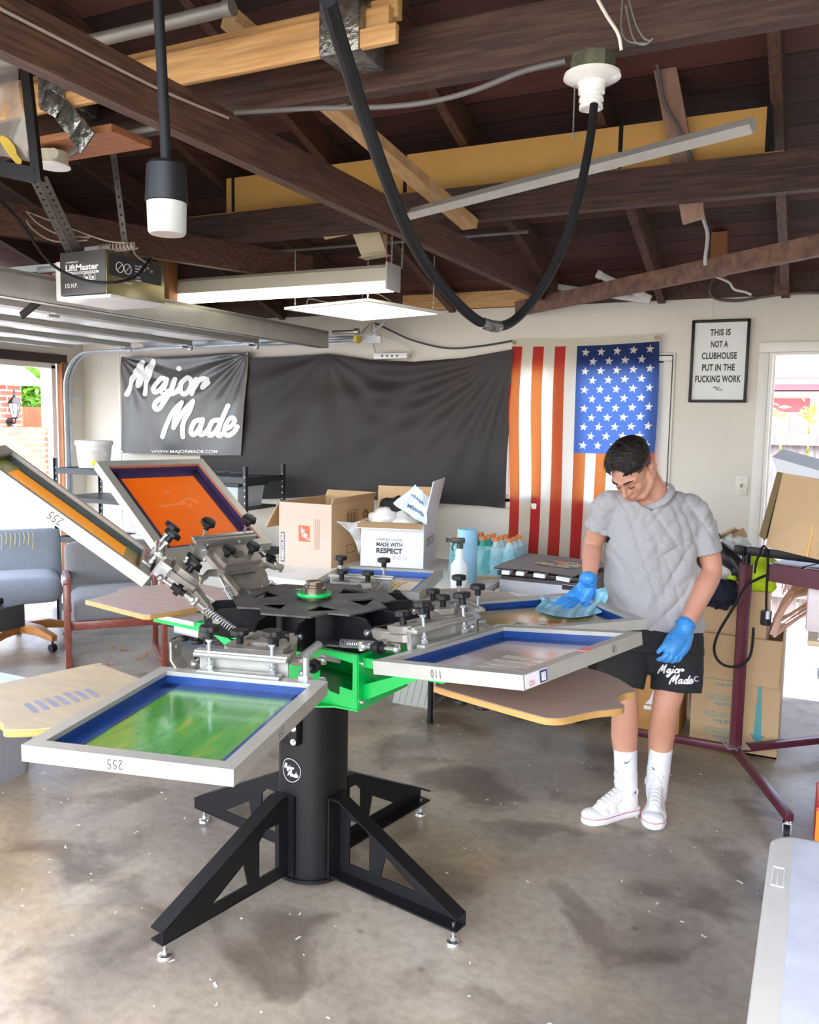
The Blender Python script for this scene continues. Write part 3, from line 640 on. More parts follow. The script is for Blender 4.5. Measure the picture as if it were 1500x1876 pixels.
# hanging black power cable that loops across the view
kp = [(600, 0, .92), (618, 60, .97), (640, 130, 1.02), (664, 205, 1.08), (690, 280, 1.14), (720, 360, 1.22), (752, 435, 1.32), (790, 500, 1.45), (838, 556, 1.58), (880, 590, 1.68), (920, 597, 1.77), (955, 575, 1.85), (1000, 515, 1.92), (1035, 440, 1.98), (1062, 350, 2.03), (1080, 260, 2.08), (1088, 192, 2.11)]
sw = thing('swag_cable', 'thick black power cable swagged from the ceiling to the porcelain socket', 'cable', at(900, 597, Y=1.7))
b = MB(); b.tube([at(x, y, Y=Y) for x, y, Y in kp], 0.0105, 10, smooth=6); part(sw, 'cable', b, M_blackm, world=True)
b = MB(); b.tube([at(x, y, Y=Y) for x, y, Y in ((882, 591, 1.685), (900, 597, 1.72), (913, 598.5, 1.755))], 0.0125, 10, smooth=3); part(sw, 'tape_joint', b, M_tape, world=True)
# porcelain lamp socket under the cross beam
lx = at(1086, 100, Y=2.14)
ls = thing('lamp_socket', 'white porcelain pull-chain lamp socket under a green-grey box', 'lamp socket', (lx.x, 2.14, 2.55))
b = MB(); b.lathe([(0, 0), (0.055, 0), (0.055, -0.038), (0, -0.038)], (0, 0, -0.012), 8)
for a in range(8): c = rad(22.5+45*a); b.cyl((0.050*math.cos(c), 0.050*math.sin(c), -0.031), (0.053*math.cos(c), 0.053*math.sin(c), -0.031), 0.012, n=10)
part(ls, 'junction_box', b, mat('tarnished_box', (0.20, 0.20, 0.145), 0.4, 0.6, var=0.35, scale=30))
b = MB(); b.lathe([(0, -0.05), (0.058, -0.05), (0.068, -0.054), (0.069, -0.062), (0.058, -0.068), (0.036, -0.074), (0.033, -0.080), (0.032, -0.098), (0.027, -0.102), (0.027, -0.108), (0.030, -0.110), (0.030, -0.116), (0.026, -0.118), (0.026, -0.124), (0.029, -0.126), (0.029, -0.134), (0.022, -0.136), (0.020, -0.120), (0, -0.120)], n=32)
part(ls, 'porcelain_holder', b, mat('white_porcelain', (0.86, 0.85, 0.82), 0.15, var=0.03, coat=0.5))
b = MB()
for k in range(26): b.sph((-0.034, -0.03, -0.085-0.0042*k), 0.0021, u=6, v=4)
b.cyl((-0.034, -0.03, -0.195), (-0.034, -0.03, -0.21), 0.003); part(ls, 'pull_chain', b, M_grey)
# round ceiling box at far left
rc = at(98, 300, Y=2.05)
rb = thing('ceiling_box', 'round cream electrical box hanging under the beam at far left', 'electrical box', (rc.x, 2.05, rc.z+0.035))
b = MB(); b.lathe([(0, 0), (0.045, 0), (0.045, -0.04), (0, -0.04)], n=24); b.cyl((0.03, -0.02, -0.02), (0.05, -0.045, -0.02), 0.016, n=12); part(rb, 'box', b, mat('cream_box', (0.60, 0.56, 0.44), 0.45, var=0.1))
b = MB(); b.lathe([(0, -0.041), (0.052, -0.041), (0.052, -0.046), (0, -0.047)], n=24); part(rb, 'cover', b, M_whitem)
b = MB(); c = rc+V((0.0, 0.06, 0.05)); b.bb((c.x-0.10, 2.0, c.z-0.002), (c.x+0.30, 2.17, c.z+0.02)); solo('wood_offcut', 'splintered orange-brown board above the round electrical box', 'lumber', b, mat('splintered_wood', (0.42, 0.17, 0.075), 0.6, var=0.35, scale=6, stretch=(1, 8, 8)))
# hanging twist-lock connector
hx = at(305, 340, Y=1.10)
hc = thing('cord_connector', 'black and white twist-lock connector hanging on a straight black cord', 'connector', (hx.x, 1.10, 1.9))
zt1, zt2, zt3 = at(305, 300, Y=1.1).z, at(305, 371, Y=1.1).z, at(305, 430, Y=1.1).z
top = at(289, -80, Y=1.10)
b = MB(); b.tube([(hx.x, 1.10, zt1-0.01), at(302, 240, Y=1.1), at(296, 120, Y=1.1), at(290, 0, Y=1.1), top], 0.0085, 12, smooth=4); part(hc, 'cord', b, M_blackm, world=True)
b = MB(); b.lathe([(0, zt1+0.002), (0.026, zt1+0.002), (0.031, zt1-0.004), (0.034, zt2), (0.030, zt2), (0, zt2)], (hx.x, 1.10, 0), 32); part(hc, 'housing', b, M_blackp, world=True)
b = MB(); b.lathe([(0, zt2-0.001), (0.0315, zt2-0.001), (0.0300, zt3+0.004), (0.027, zt3), (0.0, zt3)], (hx.x, 1.10, 0), 32); part(hc, 'face', b, mat('milky_nylon', (0.46, 0.465, 0.42), 0.35, var=0.08, scale=30), world=True)

# ------------------------------------------------------------------ lights
fx = thing('fluorescent_light', 'long cream fluorescent light fixture hung on chains, tube lit', 'light', (-2.55, 3.84, 2.30))
b = MB(); y0, y1 = 3.78, 3.92
b.loft([[(x, y0, 2.335), (x, y0+0.01, 2.40), (x, y0+0.03, 2.418), (x, y1-0.03, 2.418), (x, y1-0.01, 2.40), (x, y1, 2.335)] for x in (-3.52, -1.975)], smooth=False); part(fx, 'housing', b, mat('aged_cream_enamel', (0.56, 0.53, 0.45), 0.35, var=0.1, scale=6), world=True)
for xe in (-1.975, -3.53): b = MB(); b.bb((xe, y0-0.005, 2.295), (xe+0.01, y1+0.005, 2.425), bev=0.002); part(fx, 'end_cap', b, mat('grey_end_cap', (0.46, 0.44, 0.42), 0.5, var=0.1), world=True)
for yy in (y0+0.03, y1-0.03): b = MB(); b.cyl((-3.50, yy, 2.312), (-1.99, yy, 2.312), 0.017, n=16); part(fx, 'fluorescent_tube', b, M_tube, world=True)
b = MB()   # bent sheet metal saddle above the right end
q = [at(x, y, Y=3.83) for x, y in ((592, 434), (692, 413))]
b.beam(q[0]+V((0, 0, .0)), q[1], 0.05, 0.004, (0, 0.3, 1)); q2 = [at(x, y, Y=3.83) for x, y in ((642, 420), (690, 413), (709, 466), (664, 474))]
b.loft([[p+V((0, s, 0)) for p in q2] for s in (0.0, 0.004)], smooth=False); q3 = [at(x, y, Y=3.90) for x, y in ((690, 416), (706, 430), (709, 466), (688, 455))]
b.loft([[p+V((0, s, 0)) for p in q3] for s in (0.0, 0.004)], smooth=False)
b.beam(q2[2]+V((0, .0, 0)), q2[3], 0.08, 0.003); part(fx, 'mounting_saddle', b, mat('yellowed_enamel', (0.70, 0.62, 0.42), 0.4, var=0.08), world=True)
def chain(b, p, q, r=0.0075):
    p, q = V(p), V(q); n = max(2, int((q-p).length/(r*2.1)))
    for i in range(n):
        c = p+(q-p)*((i+.5)/n); a = (1, 0, 0) if i % 2 else (0, 1, 0); A = V(a)
        b.tube([c+A*(r*0.6*math.cos(t*PI/4))+V((0, 0, r*1.3*math.sin(t*PI/4))) for t in range(8)], 0.0016, 5, closed=True)
for y in (y0+0.02, y1-0.005): b = MB(); chain(b, (-1.955, y, 2.415), (-1.95, y, 2.62)); part(fx, 'chain', b, M_steel, world=True)
for y in (y0+0.02,): b = MB(); b.cyl((-1.98, y, 2.42), (-1.985, y, 2.60), 0.003, n=6); part(fx, 'wire', b, mat('copper_wire', (0.42, 0.22, 0.10), 0.4, 0.6), world=True)
lpn = thing('led_panel_light', 'square white flat panel light hung on chains, lit', 'light', (-2.33, 4.22, 2.25))
Pc = [at(527, 567, Z=2.25), at(712, 551, Z=2.25), at(787, 575, Z=2.25), at(650, 589, Z=2.25)]
ctr = sum(Pc, V())/4; ux = ((Pc[1]-Pc[0])+(Pc[2]-Pc[3])).normalized(); Mp = frame(ctr, ux, V((0, 0, 1)).cross(ux))
b = MB(); h = 0.30
for s in (-1, 1): b.box((0, s*h, 0.006), (2*h+0.024, 0.024, 0.014)); b.box((s*h, 0, 0.006), (0.024, 2*h-0.02, 0.014))
b.box((0, 0, 0.009), (2*h, 2*h, 0.006)); b.xf(Mp); part(lpn, 'panel_frame', b, M_whitem, world=True)
b = MB(); b.box((0, 0, 0.003), (2*h-0.03, 2*h-0.03, 0.004)); b.xf(Mp); part(lpn, 'diffuser', b, M_led, world=True)
for sx in (-1, 1):
    for sy in (-1, 1):
        c = Mp @ V((sx*0.27, sy*0.27, 0.014)); b = MB(); chain(b, c, c+V((0, 0, 0.30)), 0.006); part(lpn, 'chain', b, M_steel, world=True)
for P in ([(660, 538), (675, 535), (698, 541), (715, 552)], [(562, 560), (566, 548), (590, 552), (610, 556)]):
    cable('thin_cable', 'thin cream lead arching above the lit square panel' if P[0][0] > 600 else 'thin white lead arching at the left end of the lit square panel', [at(x, y, Y=4.1) for x, y in P], 0.003, M_cream)

# ------------------------------------------------------------------ garage door overhead, tracks, opener
DZ = 2.19; DY0, DY1 = 0.15, 5.06
gd = thing('garage_door', 'white sectional garage door rolled up overhead', 'garage door', (-4.3, 2.6, DZ))
M_door = mat('white_door_panel', (0.80, 0.80, 0.78), 0.4, var=0.05, scale=4)
M_rib = mat('grey_door_rib', (0.44, 0.43, 0.39), 0.4, 0.3, var=0.15, scale=5)
xs = [-5.50, -4.90, -4.30, -3.70, -3.10]
for i in range(4):
    x0, x1 = xs[i]+0.004, xs[i+1]-0.004; z = DZ
    b = MB(); b.bb((x0, DY0, z+0.030), (x1, DY1, z+0.045)); b.mi = 1
    for x in (x0, x1-0.045): b.bb((x, DY0, z-0.005), (x+0.045, DY1, z+0.030), bev=0.003)
    b.mi = 0
    ny = 8
    for k in range(ny):
        ya = DY0+(DY1-DY0)*k/ny; yb = DY0+(DY1-DY0)*(k+1)/ny
        b.loft([[(x0+0.12, ya+0.08, z+0.03), (x1-0.12, ya+0.08, z+0.03), (x1-0.12, yb-0.08, z+0.03), (x0+0.12, yb-0.08, z+0.03)], [(x0+0.15, ya+0.11, z+0.018), (x1-0.15, ya+0.11, z+0.018), (x1-0.15, yb-0.11, z+0.018), (x0+0.15, yb-0.11, z+0.018)]], smooth=False)
    part(gd, 'door_section', b, [M_door, M_rib], world=True)
b = MB(); b.bb((-3.104, DY0, DZ-0.05), (-3.075, DY1, DZ+0.065), bev=0.004); b.bb((-3.135, DY0, DZ+0.045), (-3.075, DY1, DZ+0.065)); b.bb((-3.15, DY0, DZ-0.05), (-3.075, DY1, DZ-0.044)); part(gd, 'stiffener', b, M_rib, world=True)
for x in (-3.7, -4.3, -4.9):
    for y in (DY1-0.03, 3.3, 1.9):
        b = MB(); b.bb((x-0.05, y-0.03, DZ-0.012), (x+0.05, y+0.03, DZ-0.005)); b.cyl((x, y-0.035, DZ-0.016), (x, y+0.035, DZ-0.016), 0.008, n=8)
        if y > 5: b.cyl((x, y, DZ-0.018), (x, y+0.08, DZ-0.018), 0.006, n=8); b.cyl((x, y+0.05, DZ-0.018), (x, y+0.07, DZ-0.018), 0.022, n=12)
        part(gd, 'hinge', b, M_steel, world=True)
tk = thing('door_track', 'galvanised garage door track curving up the back wall corner', 'track', (-5.66, 5.14, 0))
def rail(pts, name, w_=0.055):
    b = MB(); P = [V(p) for p in pts]
    for o in (-1, 1):
        b.tube([p+V((0, o*w_/2, 0)) for p in P], 0.010, 6)
    L = []
    for i, p in enumerate(P):
        a = P[max(0, i-1)]; c = P[min(len(P)-1, i+1)]; t = (c-a).normalized(); n_ = t.cross(V((0, 1, 0)))
        L.append([p+V((0, w_/2, 0))+n_*0.010, p+V((0, -w_/2, 0))+n_*0.010, p+V((0, -w_/2, 0))+n_*0.013, p+V((0, w_/2, 0))+n_*0.013])
    b.loft(L, smooth=False); part(tk, name, b, M_galv, world=True)
TY = 5.17; TX = -5.66; zc = 1.88; R_ = 0.29; zt = zc+R_
rail([(TX, TY, 0.02), (TX, TY, zc)], 'vertical_rail')
rail([(TX+R_-R_*math.cos(a*PI/16), TY, zc+R_*math.sin(a*PI/16)) for a in range(9)], 'curved_rail')
rail([(TX+R_, TY, zt), (-2.92, TY, zt+0.03)], 'horizontal_rail')
b = MB(); b.bb((TX+0.8, TY+0.03, zt+0.01), (-2.75, TY+0.04, zt+0.06)); b.bb((TX+0.8, TY-0.03, zt+0.055), (-2.75, TY+0.04, zt+0.062)); part(tk, 'support_angle', b, M_galv, world=True)
b = MB(); b.beam((-2.86, TY+0.05, zt+0.02), (-2.66, TY+0.12, 2.43), 0.035, 0.004); b.beam((-2.80, TY-0.02, zt+0.06), (-2.58, TY+0.05, 2.44), 0.035, 0.004); part(tk, 'hanger_strap', b, M_galv, world=True)
b = MB(); b.bb((-2.93, TY-0.035, zt+0.012), (-2.90, TY+0.035, zt+0.075), bev=0.01); part(tk, 'stop_bumper', b, mat('yellow_rubber', (0.72, 0.58, 0.06), 0.5), world=True)
b = MB(); b.cyl((-3.05, TY-0.10, zt+0.075), (-2.84, TY-0.10, zt+0.075), 0.013, n=12); b.cyl((-2.87, TY-0.11, zt+0.075), (-2.84, TY-0.11, zt+0.075), 0.022, n=12); part(tk, 'top_roller', b, M_steel, world=True)
b = MB(); b.bb((TX-0.03, TY+0.02, 1.78), (TX+0.03, TY+0.14, 1.80)); b.bb((TX-0.02, TY+0.02, 0.9), (TX+0.02, TY+0.14, 0.92)); part(tk, 'wall_bracket', b, M_galv, world=True)
b = MB(); b.bb((XL+0.012, 5.27, 1.72), (XL+0.03, 5.33, 2.08)); solo('wall_bracket', 'flat grey steel bracket at the top of the brown door jamb', 'bracket', b, M_grey)

OB = 2.16
c1 = at(103, 541, Z=OB); c2 = at(201, 538, Z=OB); c3 = at(296, 552, Z=OB); oz = at(200, 457, Y=c2.y).z
ox0, ox1, oy0, oy1 = c1.x, c2.x, (c1.y+c2.y)/2, (c1.y+c2.y)/2+0.34
print('opener', c1, c2, c3, oz)
op = thing('garage_door_opener', 'grey box garage door opener hung from perforated straps', 'door opener', ((ox0+ox1)/2, (oy0+oy1)/2, OB))
b = MB(); b.bb((ox0, oy0, OB), (ox1, oy1, oz), bev=0.006); part(op, 'motor_case', b, mat('graphite_case', (0.085, 0.082, 0.085), 0.45, 0.2, var=0.06), world=True)
b = MB(); b.bb((ox0-0.05, oy0+0.02, OB-0.012), (ox0-0.002, oy1-0.02, oz-0.03), bev=0.008); b.bb((ox0-0.03, oy0+0.005, OB-0.018), (ox1+0.02, oy1-0.01, OB-0.002), bev=0.004); part(op, 'lamp_lens', b, mat('milky_lens', (0.84, 0.82, 0.82), 0.3, var=0.03), world=True)
b = MB(); b.bb((ox1+0.001, oy0, OB-0.004), (ox1+0.006, oy1+0.004, oz-0.004), bev=0.001); part(op, 'control_plate', b, mat('brass_tone_plate', (0.30, 0.26, 0.13), 0.3, 0.75, var=0.25, scale=10), world=True)
zmid = OB+(oz-OB)*0.42
b = MB(); b.bb((ox1+0.006, oy0+0.012, zmid), (ox1+0.010, oy1-0.02, oz-0.015)); part(op, 'control_label', b, M_ink_k, world=True)
b = MB(); b.mi = 0
for cy in (0.07, 0.115):
    c = V((ox1+0.0105, oy0+cy, oz-0.065)); b.tube([c+V((0, 0.021*math.cos(k*PI/8), 0.021*math.sin(k*PI/8))) for k in range(16)], 0.002, 5, closed=True)
    b.beam(c+V((0, -0.014, -0.014)), c+V((0, 0.014, 0.014)), 0.003, 0.001, (1, 0, 0))
for k in range(6): b.bb((ox1+0.010, oy0+0.16, oz-0.045-0.012*k), (ox1+0.0112, oy0+0.16+0.02+0.008*(k % 3), oz-0.041-0.012*k))
b.bb((ox1+0.010, oy0+0.045, oz-0.125), (ox1+0.0112, oy0+0.14, oz-0.121)); part(op, 'label_print', b, M_ink_w, world=True)
b = MB()
for k in range(4): c = V((ox1+0.012, oy0+0.18+0.022*k, oz-0.045-0.01*(k % 2))); b.cyl(c, c+V((0.012, 0, 0)), 0.006, n=8)
part(op, 'terminal', b, M_steel, world=True)
MF = Matrix(((1, 0, 0, 0), (0, 0, -1, 0), (0, 1, 0, 0), (0, 0, 0, 1)))
def front(b, x, y, z): return b.xf(Matrix.Translation((x, y, z)) @ MF)
wtx = ox1-ox0; cxx = (ox0+ox1)/2; hz = oz-OB
b = text_mb('LiftMaster', width=wtx*0.72, height=hz*0.15, bold=0.03); front(b, cxx, oy0-0.001, OB+hz*0.63); part(op, 'lettering', b, M_ink_w, world=True)
b = MB(); b.bb((cxx-wtx*0.36, oy0-0.0012, OB+hz*0.475), (cxx+wtx*0.36, oy0-0.0002, OB+hz*0.53)); part(op, 'lettering_bar', b, M_ink_w, world=True)
b = text_mb('PROFESSIONAL', width=wtx*0.66, height=hz*0.036, bold=0.03); front(b, cxx, oy0-0.0016, OB+hz*0.502); part(op, 'lettering', b, M_ink_k, world=True)
b = text_mb('1/2 H.P.', width=wtx*0.27, height=hz*0.10, bold=0.02); front(b, cxx-wtx*0.24, oy0-0.001, OB+hz*0.22); part(op, 'lettering', b, M_ink_w, world=True)
b = text_mb('CHAMBERLAIN', width=wtx*0.27, height=hz*0.035, bold=0.02); front(b, cxx-wtx*0.22, oy0-0.001, OB+hz*0.755); part(op, 'lettering', b, M_ink_w, world=True)
b = MB()
for k in (0.0, 0.13):
    x = cxx+wtx*(0.1+k); z = OB+hz*0.33; P = [(x-0.014, z), (x-0.014, z+0.018), (x, z+0.032), (x+0.014, z+0.018), (x+0.014, z), (x-0.014, z)]
    b.tube([(p[0], oy0-0.001, p[1]) for p in P], 0.0018, 5); b.bb((x-0.006, oy0-0.002, z+0.003), (x+0.006, oy0, z+0.014))
part(op, 'label_icon', b, M_ink_w, world=True)
b = MB(); yr = (oy0+oy1)/2
b.bb((ox0-2.6, yr-0.02, oz-0.035), (ox0+0.02, yr+0.02, oz-0.005)); b.bb((ox0-0.28, yr-0.05, oz-0.05), (ox0-0.02, yr+0.05, oz-0.02), bev=0.006); b.bb((ox0-0.2, yr-0.035, oz-0.10), (ox0-0.06, yr+0.035, oz-0.05), bev=0.004); part(op, 'trolley_rail', b, M_galv, world=True)
b = MB(); b.beam((ox0-0.13, yr-0.02, oz-0.08), (ox0-0.42, yr-0.02, OB-0.05), 0.008, 0.035, (0, 0, 1)); part(op, 'door_arm', b, M_blackp, world=True)
b = MB(); b.cyl((ox0-0.46, yr-0.15, OB-0.05), (ox0-0.46, yr-0.15, OB+0.06), 0.02, n=10); b.tube([(ox0-0.46, yr-0.15, OB+0.06), (ox0-0.2, yr-0.06, OB+0.12), (ox0-0.1, yr-0.03, oz-0.09)], 0.003, 6); b.tube([(ox0-0.46, yr-0.15, OB-0.05), (ox0-0.47, yr-0.15, OB-0.12), (ox0-0.45, yr-0.15, OB-0.14), (ox0-0.44, yr-0.15, OB-0.06)], 0.003, 6, smooth=4)
part(op, 'release_cord', b, mat('red_cord', (0.55, 0.03, 0.04), 0.5), world=True)
def strap(p, q, w_, parent, name='hanger_strap', side=(1, 0, 0)):
    p, q = V(p), V(q); L = (q-p).length; x = (q-p).normalized(); y = V(side); y = (y-x*y.dot(x)).normalized(); M = frame(p, x, y)
    n = max(2, int(L/0.035)); holes = []
    for i in range(n):
        c = (i+.5)*L/n; holes.append([(c+0.006*math.cos(-k*PI/4), 0.006*math.sin(-k*PI/4)) for k in range(8)])
    b = MB(); b.plate([(0, -w_/2), (L, -w_/2), (L, w_/2), (0, w_/2)], holes, 0.003, M); part(parent, name, b, mat('dark_perforated_steel', (0.18, 0.17, 0.15), 0.4, 0.6, var=0.2), world=True)
strap((ox1-0.02, oy0+0.14, oz), at(203, 250, Y=oy0+0.05), 0.032, op)
strap((ox0+0.04, oy0+0.02, oz), at(60, 325, Y=oy0-0.35), 0.034, op, side=(1, 0.3, 0)); strap((ox0+0.062, oy0+0.05, oz), at(78, 325, Y=oy0-0.33), 0.034, op, side=(0.5, 1, 0))
b = MB(); b.bb((ox0+0.02, oy0+0.12, oz), (ox1-0.1, oy0+0.124, oz+0.045)); part(op, 'hanger_bracket', b, M_galv, world=True)
b = MB(); hp = [at(x, y, Y=oy0+0.1) for x, y in ((160, 452), (180, 450), (200, 448), (225, 446), (240, 452))]; 
q = []
for i in range(40):
    t = i/39; p = V((ox0+0.17+0.2*t, oy0+0.06, oz+0.015)); q.append(p+V((0, 0.016*math.cos(i*1.6), 0.016*math.sin(i*1.6))))
b.tube(q, 0.004, 6, smooth=2); b.tube([(ox0+0.36, oy0+0.06, oz+0.02), (ox1+0.03, oy0+0.14, oz+0.0), (ox1+0.03, oy0+0.22, oz-0.03)], 0.004, 6, smooth=5); part(op, 'coiled_wire', b, M_cream, world=True)
b = MB(); b.tube([at(x, y, Y=Y) for x, y, Y in ((0, 366, oy0-0.3), (40, 410, oy0-0.2), (90, 480, oy0-0.12), (150, 512, oy0-0.06), (210, 517, oy0-0.03), (250, 505, oy0+0.1), (275, 475, oy0+0.2))]+[(ox1+0.015, oy0+0.24, oz-0.02)], 0.006, 8, smooth=6); part(op, 'power_cord', b, M_blackm, world=True)
for P in ([(0, 372), (40, 382), (70, 410), (110, 430), (165, 435)], [(0, 374), (35, 385), (60, 420), (100, 442), (160, 440)], [(0, 370), (60, 392), (120, 415), (190, 440), (230, 445)]):
    cable('thin_cable', 'thin cream bell wire sagging to the door opener from upper left', [at(x, y, Y=oy0+0.02) for x, y in P], 0.003, M_cream)['group'] = 'bell wires to the door opener'
# black steel hanging frame at the upper left
hr = thing('steel_hanging_frame', 'black angle-iron frame hanging from the roof at far left', 'frame', at(20, 320, Y=1.9))
b = MB(); b.beam(at(36, 40, Y=1.85), at(68, 332, Y=1.85), 0.035, 0.006, (0, 1, 0)); b.beam(at(40, 40, Y=1.87), at(73, 332, Y=1.87), 0.006, 0.03, (0, 1, 0)); part(hr, 'upright', b, M_black, world=True)
b = MB(); b.beam(at(-60, 296, Y=1.85), at(66, 322, Y=1.85), 0.006, 0.045, (0, 0, 1)); part(hr, 'crossbar', b, M_black, world=True)

pq = [at(-40, 92, Y=1.95), at(33, 108, Y=1.95), at(58, 296, Y=1.95), at(-40, 280, Y=1.95)]
ps = thing('plastic_sheet', 'clear plastic sheet with a yellow leaf print hanging behind the black frame', 'plastic sheet', pq[3])
b = MB(); b.grid(lambda u, v: (pq[0]*(1-u)+pq[1]*u)*(1-v)+(pq[3]*(1-u)+pq[2]*u)*v+V((0, 0.012*math.sin(u*9+v*6), 0)), 14, 14); part(ps, 'sheet', b, mat('clear_sheet', (0.62, 0.58, 0.56), 0.12, alpha=0.42, var=0.2, scale=5, spec=0.8), world=True, ang=80)
b = MB(); stroke(b, [(4, 254), (12, 268), (24, 284), (34, 296)], 6, lambda x, y: at(x, y, Y=1.935)); stroke(b, [(10, 256), (22, 270), (26, 284)], 5, lambda x, y: at(x, y, Y=1.934)); part(ps, 'yellow_print', b, mat('yellow_print', (0.70, 0.50, 0.06), 0.5), world=True)
# ------------------------------------------------------------------ screen printing press
PX, PY = -1.577, 2.51
press = thing('screen_printing_press', 'black and green rotary screen printing press with six print heads standing mid-floor', 'printing press', (PX, PY, 0))
def pol(r, a, z=0.0): return V((PX+r*math.cos(a), PY+r*math.sin(a), z))
M_dusty = mat('dusty_black_plate', (0.085, 0.078, 0.072), 0.5, col2=(0.02, 0.02, 0.02), scale=12)
b = MB(); b.cyl((PX, PY, 0.045), (PX, PY, 0.685), 0.123, n=64); b.lathe([(0.123, 0.04), (0.135, 0.04), (0.135, 0.052), (0.123, 0.052)], (PX, PY, 0), 48); b.cyl((PX, PY, 0.667), (PX, PY, 0.69), 0.119, n=64)
col = part(press, 'column', b, M_black, world=True)
# round sticker on the column
sa = math.atan2(at(532, 1407, Y=2.40).y-PY, at(532, 1407, Y=2.40).x-PX); sc_ = at(532, 1407, Y=2.405); szc = sc_.z
def oncol(x, y, o=0.0): a = SA + x/0.123; return V((PX+(0.123+o)*math.cos(a), PY+(0.123+o)*math.sin(a), szc+y))
def colangle(px, py):
    best = None
    for k in range(3600):
        a = -PI+2*PI*k/3600; p = pol(0.123, a); d = at(px, py, Z=szc)
        q = CAM; dirv = V((d.x-q.x, d.y-q.y)); e = abs(dirv.x*(p.y-q.y)-dirv.y*(p.x-q.x))/dirv.length
        if (p-V((q.x, q.y, 0))).length < V((PX, PY)).length and (best is None or e < best[0]): best = (e, a)
    return best[1]
SA = colangle(532, 1407)
b = MB(); b.tube([oncol(0.041*math.cos(k*PI/24), 0.041*math.sin(k*PI/24), 0.0006) for k in range(48)], 0.0009, 4, closed=True)
st = part(press, 'round_sticker', b, M_ink_w, world=True, label='round black and white sticker on the column')
b = script_mb(lambda x, y: oncol((x-715)*0.066/1300, -(y-560)*0.066/1300, 0.0008), 30); part(st, 'sticker_lettering', b, M_ink_w, world=True)
b = MB(); a = SA-0.05
q = [oncol(-0.012, 0.0, 0.004)]
br = at(535, 1335, Y=2.40)
b.box(oncol(0.01, br.z-szc, 0.012), (0.03, 0.075, 0.085), Matrix.Rotation(SA, 3, 'Z'), 0.004); b.box(oncol(-0.05, br.z-szc+0.01, 0.0), (0.05, 0.10, 0.075), Matrix.Rotation(SA, 3, 'Z'), 0.004)
part(press, 'side_bracket', b, M_black, world=True)
for dz in (0.022, -0.026):
    b = MB(); p = oncol(0.030, br.z-szc+dz, 0.027); q = oncol(0.030, br.z-szc+dz, 0.036); b.cyl(p, q, 0.011, n=16); b.cyl(q, q+(q-p)*0.3, 0.006, n=6); part(press, 'bolt', b, M_chrome, world=True)
for k in range(4):
    a = rad(-101+90*k); M = Matrix(((math.cos(a), 0, math.sin(a), PX), (math.sin(a), 0, -math.cos(a), PY), (0, 1, 0, 0), (0, 0, 0, 1)))  # local x radial, y up, z sideways
    b = MB(); t = 0.006
    outer = [(0.126, 0.065), (0.66, 0.065), (0.66, 0.105), (0.165, 0.345), (0.126, 0.345)]
    h1 = [(0.175, 0.105), (0.265, 0.105), (0.265, 0.235), (0.235, 0.265), (0.175, 0.265)][::-1]
    h2 = [(0.315, 0.105), (0.475, 0.105), (0.335, 0.185)][::-1]
    b.plate(outer, [h1, h2], t, M @ Matrix.Translation((0, 0, -t/2)))
    hw = 0.032
    b.loft([[M @ V((x, y, s)) for x, y, s in ((xx, yy, -0.003), (xx, yy, hw*2-0.01), (xx, yy+0.006, hw*2-0.01), (xx, yy+0.006, -0.003))] for xx, yy in ((0.13, 0.343), (0.166, 0.343), (0.66, 0.101))], smooth=False)
    b.loft([[M @ V((x, y, s)) for x, y, s in ((xx, yy, -0.003), (xx, yy, hw*2-0.01), (xx, yy+0.006, hw*2-0.01), (xx, yy+0.006, -0.003))] for xx, yy in ((0.13, 0.062), (0.66, 0.062))], smooth=False)
    b.loft([[M @ V((x, y, s)) for x, s in ((0.124, -0.03), (0.132, -0.03), (0.132, 0.06), (0.124, 0.06))] for y in (0.06, 0.35)], smooth=False)
    lg = part(press, 'leg', b, M_black, world=True)
    b = MB(); p = pol(0.632, a) + V((math.sin(a), -math.cos(a), 0))*0.025
    b.cyl((p.x, p.y, 0.010), (p.x, p.y, 0.072), 0.0065, n=12); b.lathe([(0, 0.0), (0.022, 0.0), (0.024, 0.004), (0.021, 0.012), (0.010, 0.017), (0, 0.017)], (p.x, p.y, 0), 24); b.cyl((p.x, p.y, 0.017), (p.x, p.y, 0.027), 0.011, n=6)
    part(lg, 'levelling_foot', b, M_chrome, world=True)
# green turntable
GA = rad(-4); MG = Matrix.Translation((PX, PY, 0)) @ Matrix.Rotation(GA, 4, 'Z')
x0, x1, y0, y1, z0, z1 = -0.20, 0.243, -0.088, 0.24, 0.695, 0.880
b = MB()
def vplate(b, outer, holes, o, xd, t=0.004):  # upright plate: local x along xd, y up
    M = MG @ frame(o, xd, (0, 0, 1)); b.plate(outer, holes, t, M)
W = x1-x0; H = z1-z0
cut = [(W-0.155, 0.165), (W-0.01, 0.155), (W-0.01, 0.02+0.055), (W-0.075, 0.075), (W-0.075, 0.035), (W-0.115, 0.035), (W-0.150, 0.075)]
cut = [(W-0.150, 0.16), (W-0.125, 0.168), (W-0.018, 0.155), (W-0.018, 0.062), (W-0.07, 0.068), (W-0.07, 0.040), (W-0.110, 0.045), (W-0.152, 0.085)]
vplate(b, [(0, 0), (W, 0), (W, H), (0, H)], [cut], (x0, y0, z0), (1, 0, 0))
vplate(b, [(0, 0), (y1-y0, 0), (y1-y0, H), (0, H)], [], (x1, y0, z0), (0, 1, 0))
vplate(b, [(0, 0), (W, 0), (W, H), (0, H)], [[(W-0.15, 0.03), (W-0.02, 0.03), (W-0.02, 0.12), (W-0.15, 0.12)]], (x1, y1, z0), (-1, 0, 0))
vplate(b, [(0, 0), (y1-y0, 0), (y1-y0, H), (0, H)], [], (x0, y1, z0), (0, -1, 0))
part(press, 'turntable_box', b, M_green, world=True)
